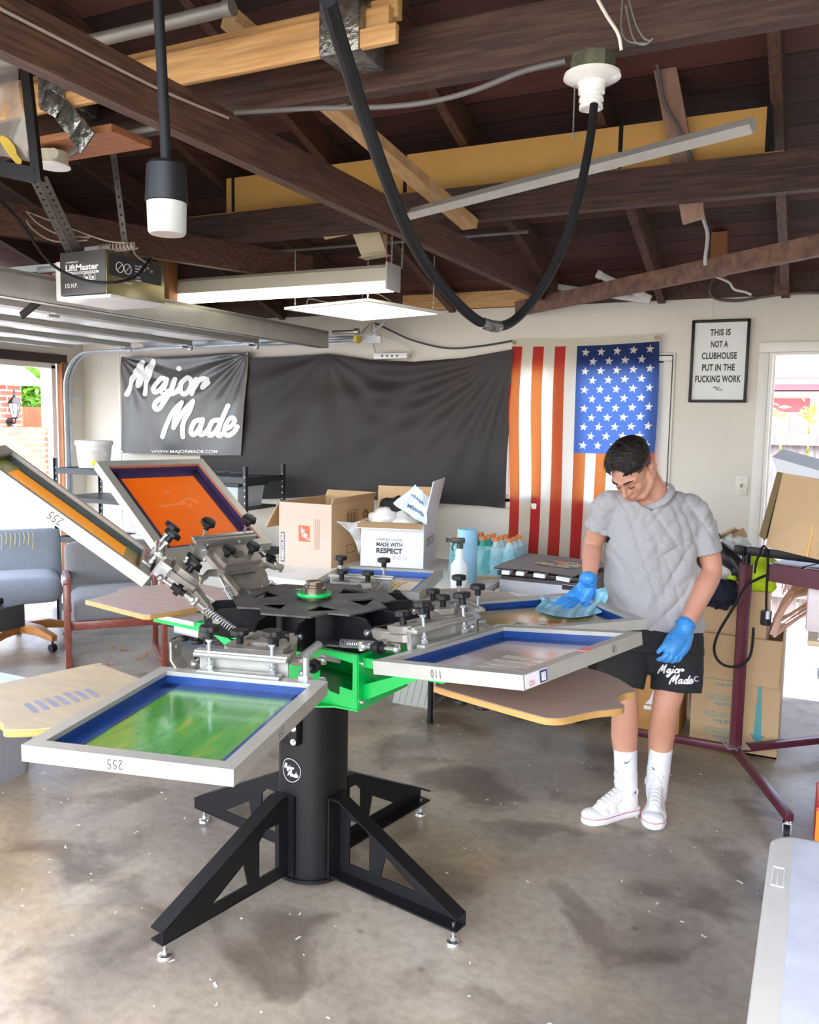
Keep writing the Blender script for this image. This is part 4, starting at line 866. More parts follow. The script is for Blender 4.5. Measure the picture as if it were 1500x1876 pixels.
b = MB(); b.plate([(x0, y0), (x1-0.12, y0-0.0), (x1-0.06, y0-0.004), (x1+0.004, y0-0.004), (x1+0.004, y1), (x0, y1)], [], 0.005, MG @ Matrix.Translation((0, 0, z1)))
part(press, 'turntable_top', b, mat('green_enamel_inky', (0.02, 0.20, 0.06), 0.45, col2=(0.015, 0.06, 0.025), scale=9), world=True)
b = MB(); b.plate([(x0-0.02, y0-0.04), (0.0, y0-0.075), (0.10, y0-0.05), (0.16, y0-0.012), (x1+0.004, y0-0.006), (x1+0.004, y1), (x0, y1)], [], 0.006, MG @ Matrix.Translation((0, 0, z0-0.006))); part(press, 'turntable_base', b, M_green, world=True)
for z in (z0+0.022, z1-0.03):
    b = MB(); p = MG @ V((x1+0.004, y0+0.016, z)); q = MG @ V((x1+0.011, y0+0.016, z)); b.cyl(p, q, 0.010, n=16); b.cyl(q, q+(q-p)*0.4, 0.006, n=6); part(press, 'bolt', b, M_chrome, world=True)
def arm_frame(a): return Matrix.Translation((PX, PY, 0)) @ Matrix.Rotation(a, 4, 'Z')
M_pedge = mat('platen_plywood_edge', (0.47, 0.26, 0.075), 0.45, var=0.12, scale=20, stretch=(1, 1, 8))
PLT = [(0.67, -0.21), (0.69, -0.235), (1.00, -0.242), (1.055, -0.235), (1.083, -0.205), (1.100, -0.15), (1.118, -0.10), (1.145, -0.055), (1.156, -0.025), (1.148, 0.0), (1.120, 0.015), (1.105, 0.05), (1.105, 0.095), (1.118, 0.125), (1.105, 0.150), (1.04, 0.20), (0.97, 0.235), (0.90, 0.245), (0.69, 0.235), (0.67, 0.21)]
PLS = [V((p[0], p[1], 0)) for p in PLT]; PLS = [(p.x, p.y) for p in spline(PLS+[PLS[0]], 4)[:-1]]
pcols = [((0.36, 0.235, 0.17), (0.29, 0.22, 0.185)), ((0.50, 0.42, 0.33), (0.42, 0.34, 0.26)), ((0.50, 0.40, 0.34), (0.42, 0.36, 0.34)), ((0.52, 0.42, 0.26), (0.44, 0.36, 0.25))]
PLA = [(-15, 0.0, 0.085), (75, 0.0, 0.0), (165, 0.04, -0.02), (255, 0.02, 0.0)]
for k in range(4):
    a = rad(-8+90*k); Ma = arm_frame(a); b = MB(); u0 = 0.22
    for s in (-1, 1): b.bb((u0, s*0.045-0.002, 0.835), (0.80, s*0.045+0.002, 0.866))
    b.bb((u0, -0.045, 0.862), (0.80, 0.045, 0.868))
    b.loft([[(u0, -0.035, 0.700), (u0, 0.035, 0.700), (u0, 0.035, 0.705), (u0, -0.035, 0.705)], [(0.47, -0.035, 0.832), (0.47, 0.035, 0.832), (0.47, 0.035, 0.837), (0.47, -0.035, 0.837)]], smooth=False)
    for s in (-1, 1): b.plate([(u0, 0.70), (0.47, 0.832), (0.40, 0.832), (u0, 0.76)], [], 0.003, Matrix(((1, 0, 0, 0), (0, 0, -1, s*0.036), (0, 1, 0, 0), (0, 0, 0, 1))))
    b.xf(Ma); part(press, 'platen_arm', b, M_green, world=True)
    b = MB(); b.bb((0.55, -0.06, 0.855), (0.86, 0.06, 0.872)); b.bb((0.56, -0.03, 0.80), (0.70, 0.03, 0.834), bev=0.004); b.xf(Ma); pb = part(press, 'platen_bracket', b, M_steel, world=True)
    for uu in (0.60, 0.68): b = MB(); b.lathe([(0, -0.032), (0.024, -0.032), (0.026, -0.026), (0.024, -0.018), (0.010, -0.016), (0.010, 0.0), (0, 0)], (uu, 0, 0.80), 16); b.xf(Ma); part(pb, 'knob', b, M_blackp, world=True)
    pa, du, dv = PLA[k]; Mq = arm_frame(rad(pa)) @ Matrix.Translation((du, dv, 0)); PLK = PLS
    if k == 2: Mi = Mq.inverted(); PLK = [(p.x, p.y) for p in [Mi @ V((x, y, 0)) for x, y in ((-2.72, 2.55), (-2.70, 2.545), (-2.32, 2.462), (-2.298, 2.475), (-2.15, 2.95), (-2.16, 2.98), (-2.60, 3.09), (-2.66, 3.07), (-2.70, 2.93), (-2.745, 2.88), (-2.775, 2.845), (-2.775, 2.79), (-2.735, 2.74), (-2.722, 2.66))]]
    b = MB(); b.plate(PLK, [], 0.017, Mq @ Matrix.Translation((0, 0, 0.872))); pl = part(press, 'platen', b, M_pedge, world=True, label=['brown topped platen', 'tan topped platen', 'greyish topped platen', 'pale beige topped platen'][k])
    b = MB(); cu = sum(p[0] for p in PLK)/len(PLK); cv = sum(p[1] for p in PLK)/len(PLK)
    b.plate([(cu+(p[0]-cu)*0.992, cv+(p[1]-cv)*0.99) for p in PLK], [], 0.0016, Mq @ Matrix.Translation((0, 0, 0.889)))
    part(pl, 'top_laminate', b, mat('platen_laminate_%d' % k, pcols[k][0], 0.5, col2=pcols[k][1], scale=7, stretch=(1, 4, 1)), world=True)
    if k == 3:
        b = MB(); rnd = random.Random(6)
        for j in range(7): x = 0.83+0.028*j; stroke(b, [(x, -0.02+0.012*rnd.random()), (x+0.004, 0.03), (x+0.01, 0.055+0.01*rnd.random())], 0.008, lambda x, y: Mq @ V((x, y, 0.8909)), 6)
        part(pl, 'ink_smudge', b, mat('faded_blue_smudge', (0.30, 0.31, 0.38), 0.6, var=0.2, scale=40), world=True)
# black carousel
b = MB(); outer = []; holes = []; HA = [rad(-77.3+60*k) for k in range(6)]
for a in HA:
    for r, l in ((0.275, -0.085), (0.275, 0.085)): outer.append((r*math.cos(a)-l*math.sin(a), r*math.sin(a)+l*math.cos(a)))
    am = a+PI/6; outer.append((0.238*math.cos(am), 0.238*math.sin(am)))
    holes.append([(r*math.cos(am)-l*math.sin(am), r*math.sin(am)+l*math.cos(am)) for r, l in ((0.205, 0.066), (0.118, 0.0), (0.205, -0.066))][::-1])
b.plate(outer, holes, 0.006, Matrix.Translation((PX, PY, 1.022))); part(press, 'carousel_top', b, M_dusty, world=True)
b = MB(); b.plate([(p[0]*1.02, p[1]*1.02) for p in outer], [], 0.006, Matrix.Translation((PX, PY, 0.918))); part(press, 'carousel_base', b, M_dusty, world=True)
b = MB(); b.cyl((PX, PY, 0.92), (PX, PY, 1.024), 0.185, n=48, cap=False); part(press, 'carousel_drum', b, M_black, world=True)
b = MB(); b.cyl((PX, PY, 1.02), (PX, PY, 1.038), 0.048, n=32); part(press, 'bearing_ring', b, mat('bronze_bearing', (0.16, 0.085, 0.04), 0.35, 0.7), world=True)
b = MB(); b.lathe([(0.03, 1.038), (0.060, 1.038), (0.062, 1.044), (0.060, 1.050), (0.03, 1.050)], (PX, PY, 0), 40); part(press, 'green_ring', b, M_green, world=True)
b = MB(); b.lathe([(0, 1.05), (0.043, 1.05), (0.043, 1.068), (0.034, 1.070), (0.034, 1.076), (0.030, 1.078), (0.030, 1.088), (0.018, 1.090), (0, 1.090)], (PX, PY, 0), 40); part(press, 'shaft_nut', b, mat('oiled_steel', (0.36, 0.30, 0.22), 0.25, 0.9, var=0.3, scale=20), world=True)
b = MB(); b.lathe([(0.04, 0.885), (0.075, 0.885), (0.078, 0.897), (0.04, 0.899)], (PX, PY, 0), 40); part(press, 'lower_green_ring', b, M_green, world=True)
b = MB(); b.cyl((PX, PY, 0.88), (PX, PY, 0.92), 0.062, n=32); part(press, 'lower_bearing', b, MATS['bronze_bearing'], world=True)
# print heads
def lobed(b, M, r=0.027, h=0.016, n=7, stem=0.016):
    prof = [(r*(1-0.10*(0.5-0.5*math.cos(n*t)))*math.cos(t), r*(1-0.10*(0.5-0.5*math.cos(n*t)))*math.sin(t)) for t in [2*PI*k/56 for k in range(56)]]
    L = []
    for s, z in ((0.90, 0), (1, 0.002), (1, h-0.004), (0.93, h-0.001), (0.80, h)): L.append([M @ V((p[0]*s, p[1]*s, z)) for p in prof])
    b.loft(L); b.cyl(M @ V((0, 0, -stem)), M @ V((0, 0, 0.001)), 0.011, n=16); return b
def spring_mb(b, p, q, r, turns, wr=0.0022):
    p, q = V(p), V(q); d = q-p; z = d.normalized(); x = z.orthogonal().normalized(); y = z.cross(x); N = turns*10
    b.tube([p+d*(i/N)+x*(r*math.cos(2*PI*i/10))+y*(r*math.sin(2*PI*i/10)) for i in range(N+1)], wr, 5)
HEADS = [  # angle, inner radius, inner top z, tilt, width, length
 ('green', -77.33, 0.604, 0.930, -0.61, 0.508, 0.61), ('blue', -16.16, 0.587, 0.983, 7.59, 0.61, 0.508), ('wiped', 43.37, 0.568, 0.932, 1.32, 0.508, 0.61),
 ('yellow', 104.16, 0.640, 0.936, -0.50, 0.508, 0.61), ('orange', 162.55, 0.568, 1.138, 32.64, 0.508, 0.61), ('amber', 221.5, 0.546, 1.167, 38.64, 0.508, 0.61)]
HM = {}
for i, (nm, th, r, z, ti, tw, rl) in enumerate(HEADS):
    a = rad(th); d = V((math.cos(a), math.sin(a), 0)); T = V((-math.sin(a), math.cos(a), 0)); D = d*math.cos(rad(ti))+V((0, 0, math.sin(rad(ti))))
    M = frame(V((PX, PY, z))+d*r, D, T); HM[nm] = (M, tw, rl)
    # hub bracket
    ak = HA[i]; Mb = arm_frame(ak); b = MB()
    for s in (-1, 1): b.plate([(0.19, 0.926), (0.30, 0.918), (0.372, 0.940), (0.378, 0.985), (0.335, 1.020), (0.19, 1.022)], [], 0.005, Mb @ Matrix(((1, 0, 0, 0), (0, 0, -1, s*0.068+0.0025), (0, 1, 0, 0), (0, 0, 0, 1))))
    hb_ = part(press, 'hub_bracket', b, M_black, world=True)
    b = MB(); b.cyl(Mb @ V((0.345, -0.060, 0.980)), Mb @ V((0.345, 0.060, 0.980)), 0.013, n=16); part(hb_, 'pivot_roller', b, M_blackp, world=True)
    for s in (-1, 1): b = MB(); b.cyl(Mb @ V((0.345, s*0.070, 0.980)), Mb @ V((0.345, s*0.080, 0.980)), 0.011, n=16); b.cyl(Mb @ V((0.345, s*0.080, 0.980)), Mb @ V((0.345, s*0.084, 0.980)), 0.006, n=6); part(hb_, 'bolt', b, M_chrome, world=True)
    # cast arm, a thick Y of two ribs that meet in the head block
    piv = Mb @ V((0.345, 0, 0.980)); pu = M.inverted() @ piv
    b = MB()
    for s in (-1, 1):
        L = []
        for t in range(9):
            q = t/8; c = V((pu.x, pu.y+s*0.050, pu.z))*(1-q)+V((-0.11, s*0.072, 0.022))*q; c.y += s*0.020*math.sin(q*PI); hh = 0.022+0.012*math.sin(q*PI)
            L.append([M @ (c+V((0, y_, z_))) for y_, z_ in ((-0.010, -hh/2), (0.010, -hh/2), (0.012, hh/2), (-0.012, hh/2))])
        b.loft(L, smooth=True)
    L = []
    for t in range(9):
        q = t/8; c = V((pu.x+0.03, pu.y, pu.z))*(1-q)+V((-0.11, 0, 0.0))*q; hw = 0.042+0.030*q+0.02*math.sin(q*PI)
        L.append([M @ (c+V((0, y_, z_))) for y_, z_ in ((-hw, -0.010), (hw, -0.010), (hw, -0.002), (-hw, -0.002))])
    b.loft(L, smooth=True)
    b.box((0, 0, 0), (0, 0, 0)) if False else None
    bb_ = MB(); bb_.plate([(-0.165, -0.085), (-0.150, -0.105), (-0.06, -0.112), (-0.022, -0.080), (-0.022, 0.080), (-0.06, 0.112), (-0.150, 0.105), (-0.165, 0.085)], [], 0.022); bb_.xf(M @ Matrix.Translation((0, 0, 0.012))); me = bb_.mesh('t', M_cast); b.bm.from_mesh(me); bpy.data.meshes.remove(me)
    for s in (-1, 1):
        P = [M @ V(p) for p in ((-0.14, s*0.10, 0.006), (-0.135, s*0.135, 0.008), (-0.155, s*0.165, 0.008), (-0.165, s*0.185, 0.010))]; b.tube(P, 0.011, 8, smooth=4, rs=[0.014, 0.011, 0.009]); b.cyl(M @ V((-0.165, s*0.185, -0.004)), M @ V((-0.165, s*0.185, 0.024)), 0.010, n=12)
    hd = part(press, 'print_head', b, M_cast, world=True)
    b = MB(); b.plate([(-0.150, -0.082), (-0.128, -0.092), (-0.075, -0.092), (-0.055, -0.072), (-0.055, 0.072), (-0.075, 0.092), (-0.128, 0.092), (-0.150, 0.082)], [[(-0.125, -0.03), (-0.085, -0.03), (-0.085, 0.03), (-0.125, 0.03)][::-1]], 0.022); b.xf(M @ Matrix.Translation((0, 0, 0.0345))); part(hd, 'registration_block', b, M_cast, world=True)
    for s in (-1, 1): b = MB(); lobed(b, M @ Matrix.Translation((-0.105, s*0.056, 0.082)), 0.0275, 0.017, 7, 0.028); part(hd, 'lock_knob', b, M_blackp, world=True)
    for s in (-1, 1):
        b = MB(); p = M @ V((-0.155, s*0.185, 0.010)); q = M @ V((-0.035, s*0.168, 0.004)); b.cyl(p, q, 0.006, n=10); b.sph(q, 0.012); b.sph(p, 0.012); part(hd, 'adjuster_rod', b, M_steel, world=True)
        b = MB(); e = (q-p); b.cyl(p+e*0.25, p+e*0.65, 0.011, n=16); b.cyl(p+e*0.38, p+e*0.52, 0.020, n=20); part(hd, 'adjuster_wheel', b, M_blackm, world=True)
    # clamp: back plate, top rail, bottom lip
    b = MB(); hv = 0.135
    b.box((-0.0085, 0, 0.005), (0.007, 2*hv, 0.100)); b.box((0.006, 0, 0.052), (0.040, 2*hv+0.012, 0.013), bev=0.003); b.box((0.010, 0, 0.060), (0.016, 2*hv+0.012, 0.008), bev=0.002); b.box((-0.010, 0, 0.060), (0.008, 2*hv+0.012, 0.006)); b.box((0.018, 0, -0.046), (0.056, 2*hv, 0.006))
    b.xf(M); cl = part(hd, 'screen_clamp', b, M_alu, world=True)
    b = MB(); b.box((0.022, 0, 0.006), (0.034, 2*hv-0.02, 0.011), bev=0.002); b.xf(M); part(hd, 'clamp_jaw', b, M_alu, world=True)
    for s in (-1, 1):
        b = MB(); v = s*0.095; b.cyl(M @ V((0.014, v, 0.010)), M @ V((0.014, v, 0.112)), 0.0055, n=12); b.cyl(M @ V((0.014, v, 0.012)), M @ V((0.014, v, 0.024)), 0.011, n=6); b.cyl(M @ V((0.014, v, 0.028)), M @ V((0.014, v, 0.036)), 0.009, n=6); b.cyl(M @ V((0.014, v, 0.090)), M @ V((0.014, v, 0.098)), 0.010, n=6); part(hd, 'clamp_screw', b, M_steel, world=True)
        b = MB(); lobed(b, M @ Matrix.Translation((0.014, v, 0.120)), 0.029, 0.018, 7, 0.022); part(hd, 'clamp_knob', b, M_blackp, world=True)
        b = MB(); b.box((-0.030, s*0.10, 0.015), (0.045, 0.006, 0.05)); b.cyl((-0.02, s*0.104, 0.02), (-0.02, s*0.110, 0.02), 0.010, n=12); b.cyl((-0.0165, s*0.075, 0.03), (-0.012, s*0.075, 0.03), 0.012, n=12); b.xf(M); part(hd, 'clamp_bracket', b, M_steel, world=True)
    for s in (-1, 1):
        b = MB(); p = Mb @ V((0.262, s*0.108, 0.936)); q = M @ V((-0.185, s*0.098, -0.006)); d_ = (q-p)
        q = p+d_*min(1.0, 0.15/d_.length); spring_mb(b, p, q, 0.0125, 16); b.cyl(q, M @ V((-0.15, s*0.095, 0.0)), 0.005, n=8); part(hd, 'lift_spring', b, M_steel, world=True)
    if nm == 'green':
        b = MB(); b.loft([[M @ V((u, v, w)) for v, w in ((-0.155, -0.02), (-0.20, -0.015), (-0.225, 0.02), (-0.225, 0.075), (-0.219, 0.075), (-0.219, 0.022), (-0.197, -0.009), (-0.155, -0.014))] for u in (-0.055, 0.004)], smooth=False)
        b.cyl(M @ V((-0.025, -0.226, 0.055)), M @ V((-0.025, -0.214, 0.055)), 0.008, n=12); part(hd, 'stop_bracket', b, M_cast, world=True)
        b = MB(); b.cyl(M @ V((-0.012, 0.15, -0.012)), M @ V((-0.012, 0.235, -0.012)), 0.006, n=12); b.cyl(M @ V((-0.012, 0.225, -0.012)), M @ V((-0.012, 0.24, -0.012)), 0.018, n=16); b.box(M @ V((-0.012, 0.185, -0.008)), (0.03, 0.03, 0.03)); b.cyl(M @ V((-0.012, 0.185, 0.0)), M @ V((-0.012, 0.185, 0.06)), 0.010, n=12); part(hd, 'side_adjuster', b, M_steel, world=True)
# ------------------------------------------------------------------ the framed screens held in the heads
M_frame = mat('screen_frame_aluminium', (0.44, 0.425, 0.37), 0.38, 0.35, var=0.08, scale=12, bump=0.02)
M_tapeb = mat('blue_block_tape', (0.006, 0.045, 0.20), 0.35, var=0.25, scale=25, coat=0.3)
def inkmat(name, cols, scale, stretch, rough=0.22, transl=None):
    m = bpy.data.materials.new(name); m.use_nodes = True; n = m.node_tree.nodes; l = m.node_tree.links; b = n['Principled BSDF']
    tc = n.new('ShaderNodeTexCoord'); mp = n.new('ShaderNodeMapping'); mp.inputs['Scale'].default_value = stretch; l.new(tc.outputs['Object'], mp.inputs[0])
    nz = n.new('ShaderNodeTexNoise'); nz.inputs['Scale'].default_value = scale; nz.inputs['Detail'].default_value = 5; nz.inputs['Distortion'].default_value = 0.6; l.new(mp.outputs[0], nz.inputs['Vector'])
    rp = n.new('ShaderNodeValToRGB'); e = rp.color_ramp.elements
    e[0].position, e[0].color = cols[0][0], (*cols[0][1], 1); e[1].position, e[1].color = cols[-1][0], (*cols[-1][1], 1)
    for p, c in cols[1:-1]: q = e.new(p); q.color = (*c, 1)
    l.new(nz.outputs[0], rp.inputs[0]); l.new(rp.outputs[0], b.inputs['Base Color']); b.inputs['Roughness'].default_value = rough; b.inputs['Coat Weight'].default_value = 0.4; b.inputs['Coat Roughness'].default_value = 0.1
    if transl:
        t = n.new('ShaderNodeBsdfTranslucent'); t.inputs[0].default_value = (*transl, 1); mx = n.new('ShaderNodeMixShader'); mx.inputs[0].default_value = 0.55
        l.new(b.outputs[0], mx.inputs[1]); l.new(t.outputs[0], mx.inputs[2]); l.new(mx.outputs[0], n['Material Output'].inputs[0])
    return m
INK = {'green': inkmat('green_ink', [(0.30, (0.012, 0.15, 0.008)), (0.46, (0.02, 0.24, 0.012)), (0.58, (0.06, 0.28, 0.016)), (0.68, (0.22, 0.32, 0.02)), (0.78, (0.36, 0.27, 0.02))], 4.5, (1.0, 3.2, 1)),
 'blue': inkmat('clear_mesh_with_pale_print', [(0.34, (0.44, 0.31, 0.24)), (0.50, (0.55, 0.43, 0.37)), (0.60, (0.66, 0.58, 0.56)), (0.68, (0.60, 0.40, 0.35))], 2.2, (1, 2.5, 1)),
 'wiped': inkmat('smeared_ochre_ink', [(0.34, (0.38, 0.27, 0.09)), (0.48, (0.50, 0.37, 0.13)), (0.62, (0.55, 0.44, 0.20)), (0.7, (0.42, 0.34, 0.14))], 3.0, (1.2, 5, 1)),
 'yellow': inkmat('orange_and_yellow_ink', [(0.38, (0.62, 0.28, 0.07)), (0.52, (0.68, 0.34, 0.08)), (0.60, (0.80, 0.55, 0.12))], 4.0, (2, 1, 1)),
 'orange': inkmat('fluorescent_orange_ink', [(0.3, (1.0, 0.31, 0.012)), (0.7, (1.0, 0.36, 0.016))], 2.0, (1, 1, 1), 0.35, (1.0, 0.30, 0.02)),
 'amber': inkmat('amber_ink', [(0.3, (1.0, 0.62, 0.015)), (0.7, (1.0, 0.66, 0.025))], 2.0, (1, 1, 1), 0.35, (1.0, 0.62, 0.03))}
TAPE = {'orange': mat('purple_block_tape', (0.055, 0.03, 0.09), 0.4, var=0.2, scale=20), 'amber': mat('slate_block_tape', (0.045, 0.075, 0.075), 0.4, var=0.2, scale=20), 'yellow': mat('mid_blue_tape', (0.06, 0.16, 0.50), 0.4, var=0.15, scale=20)}
LAB = {'green': 'aluminium screen with green ink clamped at the front of the press', 'blue': 'wide aluminium screen numbered 110 with clear mesh and dark blue tape', 'wiped': 'aluminium screen being wiped with the blue cloth',
 'yellow': 'flat aluminium screen with orange and yellow ink at the back of the press', 'orange': 'tilted aluminium screen with bright orange ink', 'amber': 'tilted aluminium screen with amber ink seen edge-on at the left'}
PW = 0.036; PH = 0.038
def screen_frame(tw, rl):
    b = MB(); h = tw/2
    for (a0, a1, i0, i1) in (((0, -h), (0, h), (PW, h-PW), (PW, -h+PW)), ((0, h), (rl, h), (rl-PW, h-PW), (PW, h-PW)), ((rl, h), (rl, -h), (rl-PW, -h+PW), (rl-PW, h-PW)), ((rl, -h), (0, -h), (PW, -h+PW), (rl-PW, -h+PW))):
        b.plate([a0, a1, i0, i1], [], PH, Matrix.Translation((0, 0, -PH)))
    bmesh.ops.bevel(b.bm, geom=[e for e in b.bm.edges if len(e.link_faces) == 2 and e.calc_face_angle(0) > 1.2], offset=0.002, segments=2, affect='EDGES')
    return b
for nm in HM:
    M, tw, rl = HM[nm]; h = tw/2
    s = thing('printing_screen', LAB[nm], 'printing screen'); s.matrix_basis = M
    part(s, 'screen_frame', screen_frame(tw, rl), M_frame)
    z = -PH+0.003; tm = TAPE.get(nm, M_tapeb); t_ = {'wiped': 0.03, 'amber': 0.012}.get(nm, 0.045)
    b = MB(); b.bb((PW-0.002, -h+PW-0.002, z-0.001), (rl-PW+0.002, h-PW+0.002, z)); part(s, 'mesh', b, INK[nm])
    b = MB(); x0, x1, y0, y1 = PW, rl-PW, -h+PW, h-PW
    for a, c in (((x0, y0), (x0+t_, y1)), ((x1-t_, y0), (x1, y1)), ((x0, y0), (x1, y0+t_)), ((x0, y1-t_), (x1, y1))): b.bb((a[0], a[1], z+0.0002), (c[0], c[1], z+0.0012))
    wt = -0.012
    for a, c in (((x0, y0), (x0+0.0015, y1)), ((x1-0.0015, y0), (x1, y1)), ((x0, y0), (x1, y0+0.0015)), ((x0, y1-0.0015), (x1, y1))): b.bb((a[0], a[1], z), (c[0], c[1], wt))
    part(s, 'border_tape', b, tm)
    if nm == 'orange':
        b = MB()
        for a, c in (((x0, y0), (x0+0.002, y1)), ((x1-0.002, y0), (x1, y1)), ((x0, y0), (x1, y0+0.002)), ((x0, y1-0.002), (x1, y1))): b.bb((a[0], a[1], wt), (c[0], c[1], -0.002))
        part(s, 'ink_stained_edge', b, mat('stained_orange_edge', (0.50, 0.17, 0.08), 0.5))
        b = MB()
        for P in ([(0.33, 0.10), (0.34, -0.03)], [(0.35, -0.02), (0.37, -0.06), (0.34, -0.09)], [(0.41, 0.13), (0.415, 0.128)], [(0.415, 0.09), (0.42, 0.088)], [(0.42, 0.03), (0.425, 0.0)], [(0.31, -0.04), (0.33, -0.05)]): stroke(b, P, 0.006, lambda x, y: V((x, y, z+0.0006)))
        part(s, 'faded_stencil', b, mat('faded_stencil', (0.98, 0.26, 0.05), 0.4))
    if nm == 'amber':
        b = MB()
        for a in ((x0, -0.17), (x1-0.05, -0.17)): b.bb((a[0], y0+0.002, z+0.001), (a[0]+0.05, y1-0.002, z+0.004))
        part(s, 'yellow_tape', b, mat('clear_yellow_tape', (0.62, 0.58, 0.02), 0.25))
    if nm == 'wiped':
        b = MB(); sm = [((0.10, -0.08), (0.19, -0.16), (0.80, 0.80, 0.76)), ((0.14, -0.10), (0.26, -0.17), (0.78, 0.70, 0.58)), ((0.17, -0.04), (0.23, -0.08), (0.50, 0.68, 0.54)), ((0.24, -0.09), (0.33, -0.15), (0.80, 0.76, 0.66))]
        rnd = random.Random(5)
        for k in range(14): x = 0.09+rnd.random()*0.22; y = -0.06-rnd.random()*0.11; stroke(b, [(x, y), (x+0.03+rnd.random()*0.03, y-0.008+rnd.random()*0.03), (x+0.08, y-0.02+rnd.random()*0.02)], 0.006+rnd.random()*0.006, lambda x, y: V((x, y, z+0.0022)))
        part(s, 'white_ink_smear', b, mat('white_ink_smear', (0.80, 0.78, 0.72), 0.3, var=0.12, scale=20))
        b = MB(); stroke(b, [(0.315, -0.105), (0.34, -0.13), (0.33, -0.155)], 0.026, lambda x, y: V((x, y, z+0.0028))); part(s, 'orange_ink_patch', b, mat('orange_ink_patch', (0.80, 0.22, 0.06), 0.4))
        b = MB(); stroke(b, [(0.17, -0.05), (0.20, -0.02), (0.22, -0.06), (0.19, -0.08)], 0.010, lambda x, y: V((x, y, z+0.0028))); part(s, 'pale_green_smear', b, mat('pale_green_smear', (0.42, 0.62, 0.46), 0.4))
        b = MB()
        for k in range(9): x = 0.36+0.016*k; stroke(b, [(x, -0.165), (x-0.05, -0.10), (x-0.09, -0.03)], 0.0022, lambda x, y: V((x, y, z+0.002)))
        part(s, 'wipe_streak', b, mat('wipe_streak', (0.34, 0.21, 0.09), 0.4))
    if nm == 'yellow':
        b = MB()
        for k in range(7): y = -0.10+0.028*k; stroke(b, [(0.16+0.03*(k % 3), y), (0.30, y+0.01), (0.42-0.03*(k % 2), y-0.01)], 0.007, lambda x, y: V((x, y, z+0.001)))
        part(s, 'pale_yellow_print', b, mat('pale_yellow_print', (0.85, 0.66, 0.20), 0.35))
    if nm == 'blue':
        tb = text_mb('NINE', 0.30, 0.20, bold=0.02); tb.xf(Matrix.Translation((0.27, -0.04, z+0.0008)) @ Matrix.Rotation(rad(-100), 4, 'Z'))
        tb.bm.free()
        b = MB()  # tall pale block letters partly legible through the wet mesh
        for k, (y, w_) in enumerate(((-0.18, 0.018), (-0.135, 0.018), (-0.09, 0.030), (-0.045, 0.018), (0.0, 0.03))):
            b.plate([(0.22, y), (0.40, y-0.012), (0.40, y-0.012+w_), (0.22, y+w_)], [], 0.0005, Matrix.Translation((0, 0, z+0.0004)))
        b.plate([(0.22, -0.13), (0.40, -0.10), (0.40, -0.085), (0.22, -0.115)], [], 0.0005, Matrix.Translation((0, 0, z+0.0006)))
        part(s, 'stencil_lettering', b, mat('pale_stencil', (0.60, 0.52, 0.42), 0.3))
        b = MB(); b.box((rl+0.0005, -h+0.055, -0.019), (0.001, 0.095, 0.034)); part(s, 'sticker', b, mat('white_sticker', (0.78, 0.74, 0.78), 0.45))
        b = MB(); b.box((rl+0.0012, -h+0.085, -0.019), (0.001, 0.032, 0.030)); st_ = part(s, 'sticker_mark', b, mat('navy_mark', (0.03, 0.035, 0.12), 0.45))
        b = MB()
        for dy in (-0.007, 0, 0.007): b.box((rl+0.0022, -h+0.085+dy, -0.018), (0.0008, 0.0035, 0.018))
        b.box((rl+0.0022, -h+0.085, -0.028), (0.0008, 0.018, 0.0035)); part(st_, 'mark_letter', b, M_ink_w)
        b = text_mb('CXX', 0.026, 0.013, bold=0.02); b.xf(frame((rl+0.0014, -h+0.035, -0.026), (0, 1, 0), (0, 0, 1))); part(s, 'sticker_print', b, mat('red_print', (0.55, 0.08, 0.06), 0.5))
        b = MB(); b.box((rl-0.018, 0.02, 0.0006), (0.030, 0.045, 0.0012)); part(s, 'red_tab', b, mat('salmon_tab', (0.80, 0.22, 0.20), 0.5))
    # pencilled mesh count
    if nm in ('green', 'amber', 'blue'):
        glyph = {'2': [(0, .8), (.15, 1), (.4, 1), (.5, .75), (.3, .4), (0, 0), (.5, 0)], '5': [(.5, 1), (.1, 1), (.05, .6), (.35, .6), (.5, .35), (.3, 0), (0, .08)], '1': [(.25, 1), (.25, 0)], '0': [(.25, 1), (.02, .6), (.08, .1), (.3, 0), (.5, .4), (.4, .9), (.25, 1)]}
        def write(txt, o, xd, yd, hgt):
            o, xd, yd = V(o), V(xd), V(yd); nb = MB(); nrm = V(xd).cross(V(yd)).normalized()
            for k, ch in enumerate(txt): stroke(nb, [(p[0]*0.75+k*0.72, p[1]) for p in glyph[ch]], 0.05 if hgt > 0.018 else 0.05, lambda x, y: o+xd*(x*hgt)+yd*(y*hgt)+nrm*0.0006)
            part(s, 'pencil_number', nb, M_ink_k)
        if nm == 'green':
            write('255', (rl+0.0004, -0.005, -0.010), (0, -1, 0), (0, 0, -1), 0.019); write('255', (0.33, h+0.0004, -0.010), (1, 0, 0), (0, 0, -1), 0.018)
        elif nm == 'amber': write('255', (0.30, h+0.0004, -0.010), (1, 0, 0), (0, 0, -1), 0.022)
        else: write('110', (0.25, -h-0.0004, -0.010), (-1, 0, 0), (0, 0, -1), 0.019); write('10', (rl+0.0004, 0.15, -0.010), (0, 1, 0), (0, 0, 1), -0.018)
